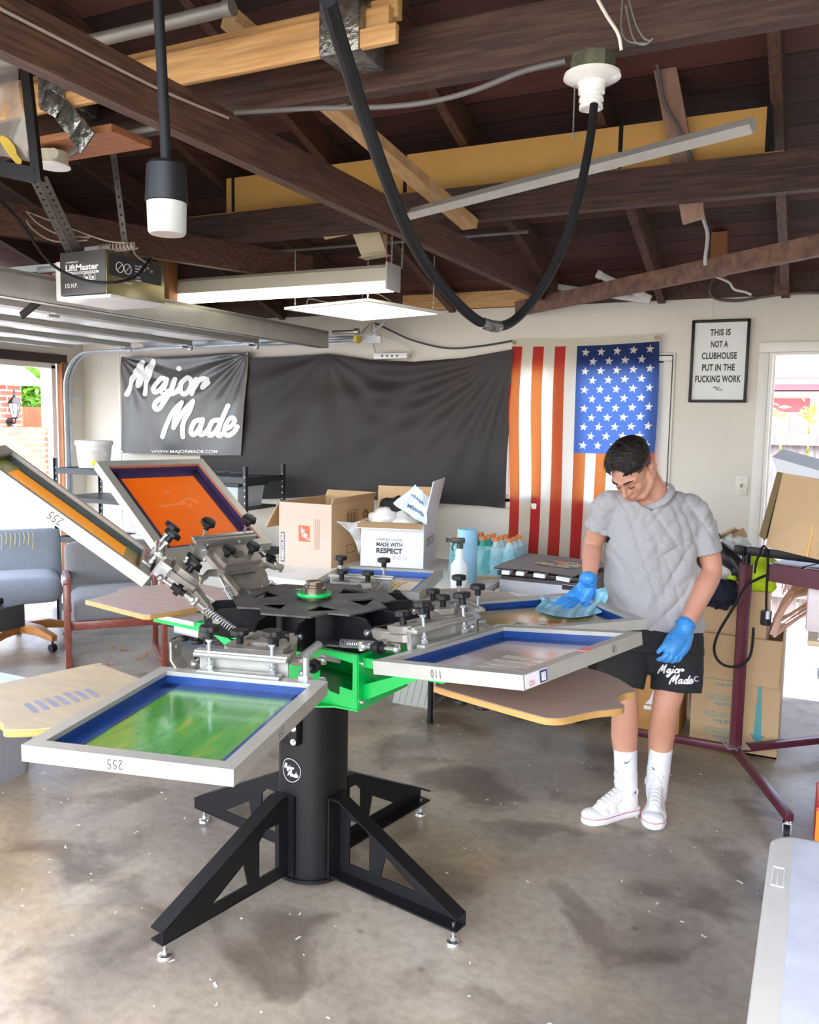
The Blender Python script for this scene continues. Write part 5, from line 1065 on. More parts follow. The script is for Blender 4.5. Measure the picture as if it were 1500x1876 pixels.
# ------------------------------------------------------------------ on the back wall
# stars and stripes hung upright over the window
FX0, FX1, FZ1, FZ0, FYY = -1.897, -0.950, 2.205, 0.725, 5.462
def flagp(u, v, o=0.0):
    g = min(1, v*1.4+0.15)
    x = FX0+(FX1-FX0)*u*(1+0.015*math.sin(v*5)) - 0.014*math.sin(v*6.0)*(1-u) ; z = FZ1-(FZ1-FZ0)*v - 0.012*math.sin(PI*u) + 0.010*u
    y = FYY - g*(0.012*math.sin(u*19+v*2.0)+0.010*math.sin(u*33-v*3.1+1)+0.006*math.sin(v*8+u*5)) - o
    return V((x, y, z))
def fabric(name, col, tr, rough=0.85, tw=0.5): return mat(name, col, rough, var=0.08, scale=60, transl=tr, tw=tw, spec=0.1, bump=0.08, bscale=250)
fm = [fabric('flag_red_cotton', (0.42, 0.008, 0.030), (1.0, 0.46, 0.09), tw=0.26), fabric('flag_cream_cotton', (0.74, 0.69, 0.58), (0.95, 0.93, 0.85), tw=0.45), fabric('flag_navy_cotton', (0.014, 0.018, 0.065), (0.13, 0.24, 0.62), tw=0.45)]
NV = 104; cb = 0.495
def fmi(u, v):
    if v < 0.030: return 1
    k = int(u*13)
    if k >= 6 and v < cb: return 2
    return 0 if k % 2 == 0 else 1
def instar(x, y):
    a = math.atan2(x, y)-0.12; r = math.hypot(x, y); a = abs((a+PI/5) % (2*PI/5)-PI/5)
    # five-pointed star of unit radius: edge from the tip to the notch
    px, py = r*math.cos(a), r*math.sin(a); nx, ny = 0.40*math.cos(PI/5), 0.40*math.sin(PI/5)
    return (nx-1)*(py-0)-(ny-0)*(px-1) > 0
SU, SV = 0.030, 0.030*(FX1-FX0)/(FZ1-FZ0)
STARS = []
for r in range(11):
    n = 5 if r % 2 == 0 else 4
    for k in range(n): STARS.append((6/13+(7/13)*((k+(0.0 if n == 5 else 0.5))+0.55)/5.1, 0.030+(cb-0.030)*(r+0.75)/11.6))
def fmi2(u, v):
    m = fmi(u, v)
    if m == 2:
        for su, sv in STARS:
            x, y = (u-su)/SU, (sv-v)/SV
            if x*x+y*y < 1 and instar(x, y): return 1
    return m
b = MB(); b.grid(flagp, 338, 420, mfn=fmi2)
fl = thing('flag', 'stars and stripes flag hung upright over the back window', 'flag', (-1.42, FYY, FZ0))
part(fl, 'cloth', b, fm, world=True, ang=80)
for u in (0.015, 0.985): b = MB(); c = flagp(u, 0.015, 0.004); b.tube([c+V((0.010*math.cos(k*PI/6), 0, 0.010*math.sin(k*PI/6))) for k in range(12)], 0.003, 6, closed=True); b.cyl(c+V((0, 0.02, 0)), c-V((0, 0.003, 0)), 0.004); part(fl, 'grommet', b, mat('brass_grommet', (0.30, 0.20, 0.10), 0.35, 0.8), world=True)
# big black cloth
TOPP = [(372, 655), (455, 657), (530, 653), (602, 648), (680, 659), (760, 663), (850, 656), (941, 640)]; BOTP = [(366, 905), (445, 915), (520, 913), (610, 907), (700, 917), (800, 922), (870, 926), (925, 931)]
def lerp(L, t): i = min(len(L)-2, int(t*(len(L)-1))); f = t*(len(L)-1)-i; f = f*f*(3-2*f) if False else f; return (L[i][0]*(1-f)+L[i+1][0]*f, L[i][1]*(1-f)+L[i+1][1]*f)
def blackp(u, v):
    a, c = lerp(TOPP, u), lerp(BOTP, u); p = at(a[0]*(1-v)+c[0]*v, a[1]*(1-v)+c[1]*v, Y=5.462)
    d1 = math.hypot((1-u)*1.9, v); a1 = math.atan2(v, (1-u)*1.9+0.01); d2 = math.hypot((u-0.42)*2.0, v); a2 = math.atan2(v, (u-0.42)*2.0)
    s = 0.010*math.sin(a1*26)*min(1, d1*2)*math.exp(-d1*0.9)*1.6 + 0.009*math.sin(a2*12+0.6)*min(1, d2*2.2)*math.exp(-d2*0.8)*1.5 + 0.006*math.sin(v*9+math.cos(u*7)*2)
    p.y -= 0.006+max(-0.02, s); return p
b = MB(); b.grid(blackp, 120, 60)
solo('black_cloth', 'large plain black cloth pinned across the white back wall', 'cloth', b, mat('black_cloth_weave', (0.014, 0.0115, 0.0125), 0.62, col2=(0.022, 0.014, 0.014), scale=1.6, bump=0.06, bscale=300, sheen=0.06), ang=80)
# banner with brush lettering
def banp(x, y, o=0.0):
    p = at(215+x/6.0, 640+y/6.0, Y=5.432)
    d1 = math.hypot((1430-x)/700, (y-40)/700); a1 = math.atan2(y-40, 1430-x+1); d2 = math.hypot((x-40)/600, (y-80)/600); a2 = math.atan2(y-80, x-40+1)
    s = 0.009*math.sin(a1*19)*min(1, d1*2.5)*math.exp(-d1*1.1)*1.7+0.008*math.sin(a2*17+1)*min(1, d2*2.5)*math.exp(-d2*1.2)*1.7+0.0045*math.sin(x*0.012+y*0.006)
    p.y -= s+o; return p
bt = [(45, 82), (400, 92), (800, 70), (1150, 45), (1440, 36)]; bb2 = [(45, 1138), (400, 1150), (800, 1166), (1150, 1166), (1352, 1166)]
def banq(u, v): a, c = lerp(bt, u), lerp(bb2, u); return banp(a[0]*(1-v)+c[0]*v, a[1]*(1-v)+c[1]*v)
bn = thing('banner', 'shiny dark grey banner with white brush lettering left of the black cloth', 'banner', at(335, 830, Y=5.43))
b = MB(); b.grid(banq, 90, 70); part(bn, 'banner_sheet', b, mat('shiny_grey_satin', (0.075, 0.073, 0.078), 0.27, var=0.15, scale=4, spec=0.6, bump=0.05, bscale=18), world=True, ang=80)
b = script_mb(lambda x, y: banp(x, y, 0.0035), 27); part(bn, 'brush_lettering', b, M_ink_w, world=True)
tb = text_mb('WWW.MAJORMADE.COM', 735, 44, bold=0.012); vs = list(tb.bm.verts)
for v in vs: v.co = banp(738+v.co.x, 1128-v.co.y, 0.0035)
part(bn, 'web_lettering', tb, M_ink_w, world=True)
for x, y in ((60, 102), (1425, 48), (60, 1122)): b = MB(); c = banp(x, y, 0.004); b.cyl(c+V((0, .003, 0)), c-V((0, .002, 0)), 0.008, n=12); part(bn, 'grommet', b, M_chrome, world=True)
# framed poster
po = thing('framed_poster', 'black framed white poster of tall black capitals on the back wall', 'poster', (-0.595, 5.485, 1.80))
c = [at(1268.5, 587, Y=5.482), at(1376.3, 583.6, Y=5.482), at(1365.6, 737.9, Y=5.482), at(1260.6, 736.8, Y=5.482)]
px0, px1, pz0, pz1 = (c[0].x+c[3].x)/2, (c[1].x+c[2].x)/2, (c[2].z+c[3].z)/2, (c[0].z+c[1].z)/2
b = MB(); fw = 0.0165
for a, q in (((px0, pz0), (px0+fw, pz1)), ((px1-fw, pz0), (px1, pz1)), ((px0+fw, pz0), (px1-fw, pz0+fw)), ((px0+fw, pz1-fw), (px1-fw, pz1))): b.bb((a[0], 5.470, a[1]), (q[0], 5.498, q[1]), bev=0.002)
part(po, 'picture_frame', b, M_black, world=True)
b = MB(); b.bb((px0+fw-.002, 5.484, pz0+fw-.002), (px1-fw+.002, 5.496, pz1-fw+.002)); part(po, 'poster_sheet', b, mat('poster_paper', (0.74, 0.75, 0.73), 0.5, var=0.03), world=True)
def pz(y): return pz1-(y-395)/(1110-395)*(pz1-pz0)
def pxx(x, y): s = (y-400)/710; l = 415-37*s; r = 920-50*s; return px0+(x-l)/(r-l)*(px1-px0)
for tx, x0, x1, y0, y1 in (('THIS IS', 570, 748, 475, 532), ('NOT A', 577, 724, 577, 634), ('CLUBHOUSE', 496, 798, 675, 735), ('PUT IN THE', 498, 779, 777, 836), ('FUCKING WORK', 438, 829, 875, 936)):
    a, q = pxx(x0, (y0+y1)/2), pxx(x1, (y0+y1)/2); b = text_mb(tx, q-a, pz(y0)-pz(y1), bold=0.034, space=1.08); front(b, (a+q)/2, 5.4832, (pz(y0)+pz(y1))/2); part(po, 'lettering', b, M_ink_k, world=True)
b = script_mb(lambda x, y: V((pxx(630, 990)+(x-715)*0.058/1300, 5.4832, pz(988)-(y-560)*0.030/1000)), 22); part(po, 'signature', b, M_ink_k, world=True)
# light switch
sp = at(1358, 889, Y=5.495); swt = thing('light_switch', 'cream light switch plate by the doorway', 'light switch', (sp.x, 5.495, sp.z-0.058))
b = MB(); b.bb((sp.x-0.037, 5.490, sp.z-0.06), (sp.x+0.037, 5.499, sp.z+0.06), bev=0.003); part(swt, 'plate', b, mat('cream_plate', (0.74, 0.70, 0.60), 0.35), world=True)
b = MB(); b.bb((sp.x-0.006, 5.478, sp.z-0.012), (sp.x+0.006, 5.492, sp.z+0.010), bev=0.002); part(swt, 'toggle', b, mat('brown_toggle', (0.30, 0.24, 0.16), 0.4), world=True)
for s in (-1, 1): b = MB(); b.cyl((sp.x, 5.488, sp.z+s*0.033), (sp.x, 5.491, sp.z+s*0.033), 0.0035, n=8); part(swt, 'screw', b, M_grey, world=True)

# ------------------------------------------------------------------ table along the back wall and what stands on it
TZ = 0.74
def folding_table(name, label, x0, x1, y0, y1, z, legs=True):
    t = thing(name, label, 'table', ((x0+x1)/2, (y0+y1)/2, 0))
    b = MB(); b.bb((x0, y0, z-0.045), (x1, y1, z), bev=0.018); part(t, 'tabletop', b, M_white_t, world=True)
    for x in (x0+0.22, x1-0.22):
        for y in (y0+0.10, y1-0.10): b = MB(); b.cyl((x, y, 0), (x, y, z-0.045), 0.0155, n=14); b.cyl((x, y, 0), (x, y, 0.02), 0.019, n=14); part(t, 'leg', b, M_blackp, world=True)
        b = MB(); b.cyl((x, y0+0.10, 0.30), (x, y1-0.10, 0.30), 0.011, n=10); part(t, 'brace', b, M_blackp, world=True)
    return t
M_white_t = mat('white_table_plastic', (0.76, 0.745, 0.71), 0.45, col2=(0.66, 0.63, 0.56), scale=4, bump=0.03, bscale=120)
folding_table('folding_table', 'white folding table with boxes on it along the back wall', -3.2, -1.64, 4.06, 5.20, TZ)
Minner = mat('raw_card_inside', (0.58, 0.38, 0.20), 0.75, var=0.06)
def open_box(name, label, o, rz, w, d, h, m, flaps, inside=None, t=0.006):
    """carton: o = front-left bottom corner, w along local x, d along local y (away), flaps {side: (len, angle)} angle from vertical outwards"""
    T = thing(name, label, 'box', o, rz)
    b = MB(); b.bb((0, 0, 0), (w, d, t)); b.bb((0, 0, t), (w, t, h)); b.bb((0, d-t, t), (w, d, h)); b.bb((0, t, t), (t, d-t, h)); b.bb((w-t, t, t), (w, d-t, h))
    part(T, 'carton', b, m)
    for sd, (L, ang) in flaps.items():
        a = rad(ang); c, s = math.cos(a), math.sin(a); b = MB()
        if sd == 'front': q = [(0, 0, h), (w, 0, h), (w, -L*s, h+L*c), (0, -L*s, h+L*c)]; o2 = V((0, t*c, t*s))
        if sd == 'back': q = [(0, d, h), (w, d, h), (w, d+L*s, h+L*c), (0, d+L*s, h+L*c)]; o2 = V((0, -t*c, -t*s))
        if sd == 'left': q = [(0, 0, h), (0, d, h), (-L*s, d, h+L*c), (-L*s, 0, h+L*c)]; o2 = V((t*c, 0, t*s))
        if sd == 'right': q = [(w, 0, h), (w, d, h), (w+L*s, d, h+L*c), (w+L*s, 0, h+L*c)]; o2 = V((-t*c, 0, t*s))
        b.loft([[V(p) for p in q], [V(p)+o2 for p in q]], smooth=False); fl_ = part(T, 'flap', b, [m, Minner])
        for p_ in fl_.data.polygons:
            n_ = p_.normal; cn = {'front': V((0, s, c)), 'back': V((0, -c, s)), 'left': V((c, 0, s)), 'right': V((-c, 0, s))}[sd]
            if sd == 'front': cn = V((0, c, s))
            p_.material_index = 1 if n_.dot(cn) > 0.6 else 0
    return T
M_cardp = mat('pinkish_cardboard', (0.66, 0.48, 0.39), 0.7, var=0.05, scale=5)
h1 = 0.395
HB = open_box('moving_box', 'brown moving box with an orange square logo on the back table', (-3.065, 4.46, TZ), rad(1), 0.38, 0.57, h1, M_card, {'right': (0.04, 20), 'left': (0.2, 150), 'back': (0.05, 40)})
b = MB(); b.bb((0.0, -0.0015, 0), (0.38, -0.0005, h1)); part(HB, 'face_print_panel', b, M_cardp)
b = MB(); b.bb((0.012, -0.003, 0.015), (0.042, -0.0016, 0.205)); mp = part(HB, 'size_band', b, mat('slate_blue_print', (0.13, 0.14, 0.22), 0.6))
b = text_mb('MEDIUM', 0.17, 0.020, bold=0.03); b.xf(frame((0.027, -0.0036, 0.11), (0, 0, 1), (-1, 0, 0))); part(mp, 'lettering', b, M_ink_w)
b = MB(); b.bb((0.145, -0.003, 0.155), (0.225, -0.0016, 0.255)); lg = part(HB, 'orange_logo', b, mat('orange_print', (0.80, 0.13, 0.05), 0.6))
for k, (tx, w_) in enumerate((('THE', 0.035), ('HOME', 0.055), ('DEPOT', 0.062))): b = text_mb(tx, w_, 0.018, bold=0.02); b.xf(frame((0.185+(k-1)*0.012, -0.0036, 0.205-(k-1)*0.024), (0.83, 0, -0.55), (0.55, 0, 0.83))); part(lg, 'lettering', b, M_ink_w)
b = MB()
for k in range(3): b.bb((0.262+0.014*k, -0.0025, 0.11), (0.268+0.014*k, -0.0016, 0.30))
part(HB, 'small_print', b, mat('faint_brown_print', (0.40, 0.26, 0.19), 0.7))
b = MB(); xf_ = 0.3812
for a, q in (((0.20, 0.24), (0.33, 0.34)),): 
    for k in range(9): b.bb((xf_-0.0005, a[0]+0.014*k, a[1]+0.012), (xf_+0.0006, a[0]+0.014*k+0.004+0.004*(k % 3 == 0), q[1]-0.012))
    b.tube([(xf_, a[0]-0.01, a[1]), (xf_, q[0]+0.01, a[1]), (xf_, q[0]+0.01, q[1]), (xf_, a[0]-0.01, q[1])], 0.0015, 4, closed=True)
c = V((xf_, 0.44, 0.30)); b.tube([c+V((0, 0.032*math.cos(k*PI/8), 0.032*math.sin(k*PI/8))) for k in range(16)], 0.003, 4, closed=True)
for k in range(3): a = k*2*PI/3; b.tube([c+V((0, 0.020*math.cos(a+j*0.5), 0.020*math.sin(a+j*0.5))) for j in range(4)], 0.004, 4)
b.tube([(xf_, 0.19, 0.07), (xf_, 0.30, 0.07), (xf_, 0.30, 0.12), (xf_, 0.19, 0.12)], 0.0015, 4, closed=True); part(HB, 'side_print', b, mat('dark_brown_print', (0.14, 0.075, 0.035), 0.7))
b = text_mb('100% RECYCLED', 0.13, 0.016); b.xf(frame((xf_+0.0006, 0.27, 0.20), (0, 1, 0), (0, 0, 1))); part(HB, 'lettering', b, MATS['dark_brown_print'])
h2 = 0.285
CB = open_box('shirt_carton', 'open white shirt carton stuffed with white tees and a printed poly bag', (-2.555, 4.60, TZ), rad(14), 0.40, 0.42, h2, M_cardw, {'front': (0.12, 101), 'right': (0.27, 12), 'left': (0.06, 105), 'back': (0.20, 10)})
for tx, w_, hh, z, bo in (('COMFORT COLORS', 0.165, 0.016, 0.182, 0.0), ('MADE WITH', 0.165, 0.026, 0.152, 0.03), ('RESPECT', 0.165, 0.034, 0.113, 0.045)): b = text_mb(tx, w_, hh, bold=bo); b.xf(frame((0.185, -0.0012, z), (1, 0, 0), (0, 0, 1))); part(CB, 'lettering', b, M_ink_k)
b = MB()
for k in range(3): c = V((0.215+0.035*k, -0.001, 0.072)); b.tube([c+V((0.009*math.cos(j*PI/5), 0, 0.009*math.sin(j*PI/5))) for j in range(10)], 0.0012, 4, closed=True)
part(CB, 'small_print', b, mat('grey_print', (0.30, 0.30, 0.33), 0.6))
b = text_mb('COMFORT COLORS', 0.27, 0.055); b.xf(frame((0.4012, 0.21, 0.16), (0, 1, 0.0), (0, 0, 1))); part(CB, 'side_lettering', b, M_ink_k)
b = MB(); b.bb((0.0, -0.1405, h2+0.027), (0.40, -0.001, h2+0.0275)) if False else None
def blob(b, c, s, seed, amp=0.25, f=1.6, n=(28, 18)):
    """crumpled soft lump"""
    q = bmesh.ops.create_uvsphere(b.bm, u_segments=n[0], v_segments=n[1], radius=1.0)
    for v in q['verts']:
        d = v.co.copy(); k = 1+amp*mnoise.noise(d*f+V((seed, seed*2, 0)))+amp*0.6*mnoise.noise(d*f*2.7+V((seed, 0, 3)))-amp*0.35*abs(mnoise.noise(d*f*4+V((0, seed, 1))))
        v.co = V((c[0]+d.x*k*s[0], c[1]+d.y*k*s[1], c[2]+d.z*k*s[2]))
        for f_ in v.link_faces: f_.material_index = b.mi; f_.smooth = True
    return b
Mcb = rootm(CB)
def cbp(x, y, z): return Mcb @ V((x, y, z))
M_tee = mat('white_tee_cotton', (0.80, 0.78, 0.76), 0.85, var=0.06, scale=20)
for i, (p, s, sd, lab) in enumerate((((0.12, 0.14, 0.285), (0.10, 0.10, 0.085), 1, 'folded white tee bulging at the front of the shirt carton'), ((0.25, 0.15, 0.27), (0.11, 0.11, 0.075), 2, 'white tee lying in the middle of the shirt carton'))):
    b = MB(); blob(b, cbp(*p), s, sd); solo('white_tee', lab, 'shirt', b, M_tee, ang=80)
b = MB(); blob(b, cbp(0.15, 0.30, 0.33), (0.115, 0.085, 0.095), 5); solo('black_bag', 'black bag bulging behind the white tees in the shirt carton', 'bag', b, mat('black_bag_fabric', (0.012, 0.011, 0.012), 0.6), ang=80)
pbq = [at(720, 922, Y=4.72), at(762, 887, Y=4.78), at(784, 912, Y=4.75), at(779, 962, Y=4.66)]
pb = thing('poly_bag', 'pale blue printed plastic bag sticking up out of the shirt carton', 'plastic bag', pbq[3])
def pbf(u, v):
    p = (pbq[0]*(1-u)+pbq[1]*u)*(1-v)+(pbq[3]*(1-u)+pbq[2]*u)*v; p = p.copy(); p.y -= 0.012*math.sin(u*7+v*4)+0.008*math.sin(v*11); return p
b = MB(); b.grid(pbf, 16, 16); part(pb, 'bag', b, mat('pale_blue_poly', (0.46, 0.66, 0.78), 0.15, col2=(0.66, 0.80, 0.86), scale=4, spec=0.7), world=True, ang=80)
def ontxt(tx, c_u, c_v, w_, hh, name='lettering'):
    t_ = text_mb(tx, w_, hh, bold=0.03)
    for v in t_.bm.verts: q = pbf(c_u+v.co.y*0.9+v.co.x*0.15, c_v+v.co.x-v.co.y*0.4); q.y -= 0.003; v.co = q
    return part(pb, name, t_, mat('navy_print', (0.05, 0.10, 0.22), 0.5), world=True)
ontxt('HEAVEN', 0.66, 0.52, 0.62, 0.13); ontxt('MEAN@', 0.26, 0.62, 0.55, 0.18)
b = MB(); q = [cbp(-0.17, -0.02, 0.29), cbp(-0.02, -0.03, 0.30), cbp(0.0, -0.01, 0.20), cbp(-0.03, -0.01, 0.07), cbp(-0.10, -0.02, 0.24)]
b.grid(lambda u, v: cbp(-0.16+0.16*u, -0.02-0.02*math.sin(u*8+v*5), 0.28+0.01*math.sin(v*9)-0.20*v*u*u), 14, 10); solo('plastic_wrap', 'clear plastic wrap hanging between the two cartons on the table', 'plastic wrap', b, mat('clear_plastic', (0.86, 0.88, 0.92), 0.1, trans=0.0, alpha=0.55, var=0.05), ang=80)
# paper towel roll, spray bottle
rt = thing('paper_towel_roll', 'light blue paper towel roll standing on the back table', 'paper towel roll', (-1.80, 4.50, TZ))
b = MB(); b.lathe([(0.02, 0.0), (0.056, 0.0), (0.058, 0.006), (0.058, 0.300), (0.055, 0.305), (0.021, 0.305)], n=40); b.lathe([(0.021, 0.305), (0.0205, 0.01)], n=40); part(rt, 'paper', b, mat('light_blue_paper', (0.30, 0.56, 0.74), 0.85, var=0.05, bump=0.15, bscale=120))
b = MB(); b.lathe([(0.021, 0.301), (0.019, 0.302), (0.019, 0.003), (0.021, 0.002)], n=24); part(rt, 'core', b, M_card)
sb = thing('spray_bottle', 'white translucent spray bottle beside the blue paper towel roll', 'spray bottle', (-1.755, 4.28, TZ), rad(25))
b = MB(); b.lathe([(0, 0), (0.044, 0), (0.048, 0.006), (0.048, 0.125), (0.044, 0.140), (0.026, 0.165), (0.023, 0.185), (0.025, 0.205), (0.018, 0.222), (0.016, 0.232), (0, 0.232)], n=32); part(sb, 'bottle', b, mat('milky_bottle', (0.74, 0.82, 0.80), 0.35, var=0.04))
b = MB(); b.cyl((0, 0, 0.225), (0, 0, 0.250), 0.018, n=20); b.box((-0.010, 0, 0.268), (0.075, 0.024, 0.030), bev=0.006); b.cyl((-0.045, 0, 0.27), (-0.072, 0, 0.27), 0.009, n=12); b.cyl((-0.066, 0, 0.27), (-0.078, 0, 0.27), 0.012, n=12); b.tube([(-0.03, 0, 0.255), (-0.042, 0, 0.235), (-0.038, 0, 0.21)], 0.005, 8, smooth=4); part(sb, 'spray_head', b, mat('dark_olive_plastic', (0.055, 0.055, 0.045), 0.4))
# bottled water pack
WG = 'bottles in the shrink-wrapped pack'
M_pet = mat('clear_pet_bottle', (0.62, 0.80, 0.86), 0.08, var=0.08, alpha=0.65, spec=0.8)
M_cap = mat('orange_cap', (0.72, 0.22, 0.05), 0.45)
M_juice = mat('teal_drink', (0.06, 0.44, 0.36), 0.12, var=0.2, alpha=0.9)
first = None
bx0, by0 = -2.02, 4.74
kinds = []
for j in range(3):
    for i in range(5):
        kinds.append((i, j))
proto = {}
for (i, j) in kinds:
    kind = 'teal' if j < 2 and i < 3 else 'clear'
    x, y = bx0+0.045+0.082*i, by0+0.05+0.085*j
    if kind not in proto:
        t = thing('drink_bottle', 'teal drink bottle with orange cap in the shrink-wrapped pack' if kind == 'teal' else 'clear drink bottle with orange cap in the shrink-wrapped pack', 'bottle', (x, y, TZ), 0, WG+' '+kind)
        b = MB(); b.lathe([(0, 0), (0.034, 0), (0.038, 0.008), (0.038, 0.13), (0.035, 0.15), (0.018, 0.195), (0.014, 0.205), (0.014, 0.215), (0, 0.215)], n=18); part(t, 'bottle', b, M_juice if kind == 'teal' else M_pet)
        b = MB(); b.cyl((0, 0, 0.205), (0, 0, 0.228), 0.0175, n=16); part(t, 'cap', b, M_cap); proto[kind] = t
    else: c = copy_tree(proto[kind]); c.location = (x, y, TZ)
b = MB()
def wrapf(u, v):
    a = 2*PI*u; ex = 0.215*max(-1, min(1, 1.35*math.cos(a))); ey = 0.135*max(-1, min(1, 1.35*math.sin(a))); p = V((bx0+0.21+ex, by0+0.135+ey, TZ+0.003+0.175*v)); n_ = mnoise.noise(p*22)*0.010+mnoise.noise(p*50)*0.004; p.x += n_*math.cos(a); p.y += n_*math.sin(a); return p
b.grid(wrapf, 72, 14); solo('shrink_wrap', 'crinkled blue shrink wrap round the pack of drink bottles', 'plastic wrap', b, mat('blue_shrink_film', (0.14, 0.56, 0.68), 0.12, col2=(0.55, 0.80, 0.84), scale=9, alpha=0.42, spec=0.9), ang=80)
b = MB(); p = at(895, 1060, Z=TZ+.002); b.box((p.x, p.y, TZ+0.003), (0.13, 0.09, 0.006), Matrix.Rotation(0.3, 3, 'Z')); solo('card_scrap', 'flat brown cardboard scrap lying in front of the drink pack', 'cardboard', b, M_card)
b = MB(); c0_ = at(915, 1090, Z=TZ+0.02)
b.grid(lambda u, v: V((c0_.x-0.16+0.36*u, c0_.y-0.10+0.24*v, TZ+0.006+0.028*(0.5+0.5*mnoise.noise(V((u*4, v*4, 2))))*(math.sin(PI*u)*math.sin(PI*v)+0.15))), 26, 20); solo('white_rag', 'crumpled white rag on the back table by the spray bottle', 'cloth', b, M_tee, ang=80)
# grey cabinet dryer with an artwork board on its lid
CX0, CX1, CY0, CY1 = -1.60, -1.075, 4.50, 5.06
cab = thing('steel_cabinet', 'grey fronted steel cabinet on castors right of the white table', 'cabinet', ((CX0+CX1)/2, (CY0+CY1)/2, 0))
b = MB(); b.bb((CX0+0.006, CY0+0.006, 0.055), (CX1, CY1, 0.795), bev=0.004); part(cab, 'case', b, mat('dark_maroon_steel', (0.045, 0.022, 0.022), 0.4, 0.3, var=0.2), world=True)
b = MB(); b.bb((CX0, CY0, 0.06), (CX1-0.004, CY0+0.008, 0.775), bev=0.002); part(cab, 'front_panel', b, mat('brushed_grey_panel', (0.30, 0.30, 0.31), 0.38, 0.5, var=0.08, scale=5, stretch=(1, 1, 20)), world=True)
b = MB(); b.bb((CX0-0.01, CY0-0.01, 0.80), (CX1+0.01, CY1+0.01, 0.825), bev=0.004); part(cab, 'lid', b, mat('dark_steel_lid', (0.035, 0.033, 0.035), 0.4, 0.3), world=True)
b = MB(); p = at(1046, 1077, Y=CY0-0.002); b.bb((p.x-0.05, CY0-0.004, p.z-0.014), (p.x+0.07, CY0-0.0005, p.z+0.014)); q = part(cab, 'name_plate', b, M_ink_k, world=True)
b = MB(); b.tube([(p.x-0.05, CY0-0.005, p.z-0.014), (p.x+0.07, CY0-0.005, p.z-0.014), (p.x+0.07, CY0-0.005, p.z+0.014), (p.x-0.05, CY0-0.005, p.z+0.014)], 0.0012, 4, closed=True); part(q, 'plate_edge', b, M_ink_w, world=True)
for x in (CX0+0.06, CX0+0.20, CX1-0.06):
    b = MB(); b.cyl((x, CY0+0.05, 0.03), (x, CY0+0.05, 0.058), 0.012); b.cyl((x-0.012, CY0+0.05, 0.026), (x+0.012, CY0+0.05, 0.026), 0.026, n=20); part(cab, 'castor', b, M_blackm, world=True)
tb_pts = [at(903, 1040, Z=0.85), at(1050, 1057, Z=0.835), at(1118, 1034, Z=0.85), at(965, 1013, Z=0.86)]
ab = thing('artwork_board', 'grey board with a colourful print lying on the steel cabinet', 'board', (-1.35, 4.75, 0.83))
Ma = frame(tb_pts[0], tb_pts[1]-tb_pts[0], tb_pts[3]-tb_pts[0])
def abf(u, v, o=0): p = (tb_pts[0]*(1-u)+tb_pts[1]*u)*(1-v)+(tb_pts[3]*(1-u)+tb_pts[2]*u)*v; p = p.copy(); p.z += o+0.008*math.sin(u*3)+0.004*math.sin(v*6); return p
b = MB(); b.grid(lambda u, v: abf(u, v), 12, 12); b.grid(lambda u, v: abf(u, v, -0.004), 12, 12); part(ab, 'board', b, mat('grey_board', (0.22, 0.205, 0.195), 0.6, var=0.08), world=True, ang=80)
rnd = random.Random(11); b = MB(); pm = []
for ci, (cname, colr) in enumerate((('red', (0.62, 0.07, 0.09)), ('yellow', (0.78, 0.58, 0.22)), ('teal', (0.20, 0.62, 0.52)), ('pink', (0.78, 0.40, 0.34)), ('cream', (0.80, 0.72, 0.60)))):
    b.mi = ci; pm.append(mat('print_'+cname, colr, 0.5, var=0.1))
    for k in range(9):
        u = 0.36+rnd.random()*0.42; v = 0.32+rnd.random()*0.38; stroke(b, [(u, v), (u+0.05, v+0.03*rnd.uniform(-1, 1)), (u+0.11, v+0.02*rnd.uniform(-1, 1))], 0.012+0.010*rnd.random(), lambda x, y: abf(x, y, 0.0015+0.0004*len(cname)))
part(ab, 'colour_print', b, pm, world=True)
b = MB()
for k, (u, w_) in enumerate(((0.12, 0.10), (0.30, 0.10), (0.52, 0.14), (0.80, 0.16))):
    p = abf(u, 0, -0.010); q = abf(u+w_, 0, -0.010); b.loft([[p+V((0, -0.01, 0)), q+V((0, -0.01, 0)), q+V((0, 0.1, 0)), p+V((0, 0.1, 0))], [p+V((0, -0.012, -0.022)), q+V((0, -0.012, -0.022)), q+V((0, 0.1, -0.003)), p+V((0, 0.1, -0.003))]], smooth=False)
solo('paper_sheets', 'white paper sheets sticking out under the artwork board', 'paper', b, M_white)
lw = thing('low_wire_rack', 'low black wire rack on the floor right of the armchair', 'rack', (-3.55, 4.66, 0))
b = MB()
for a, c in (((-3.93, 4.42, 0.105), (-3.18, 4.428, 0.15)), ((-3.93, 4.80, 0.105), (-3.18, 4.808, 0.15)), ((-3.93, 4.428, 0.105), (-3.922, 4.80, 0.15)), ((-3.188, 4.428, 0.105), (-3.18, 4.80, 0.15))): b.bb(a, c)
part(lw, 'rim', b, mat('slate_rack_steel', (0.09, 0.10, 0.125), 0.4, 0.3), world=True)
b = MB()
for k in range(1, 12): x = -3.93+0.75*k/12; b.cyl((x, 4.42, 0.147), (x, 4.805, 0.147), 0.0022, n=5)
for k in range(1, 8): y = 4.42+0.38*k/8; b.cyl((-3.93, y, 0.145), (-3.18, y, 0.145), 0.0022, n=5)
part(lw, 'wire_deck', b, M_black, world=True)
for x in (-3.92, -3.19):
    for y in (4.43, 4.79): b = MB(); b.bb((x-0.01, y-0.01, 0), (x+0.01, y+0.01, 0.12)); part(lw, 'leg', b, M_black, world=True)
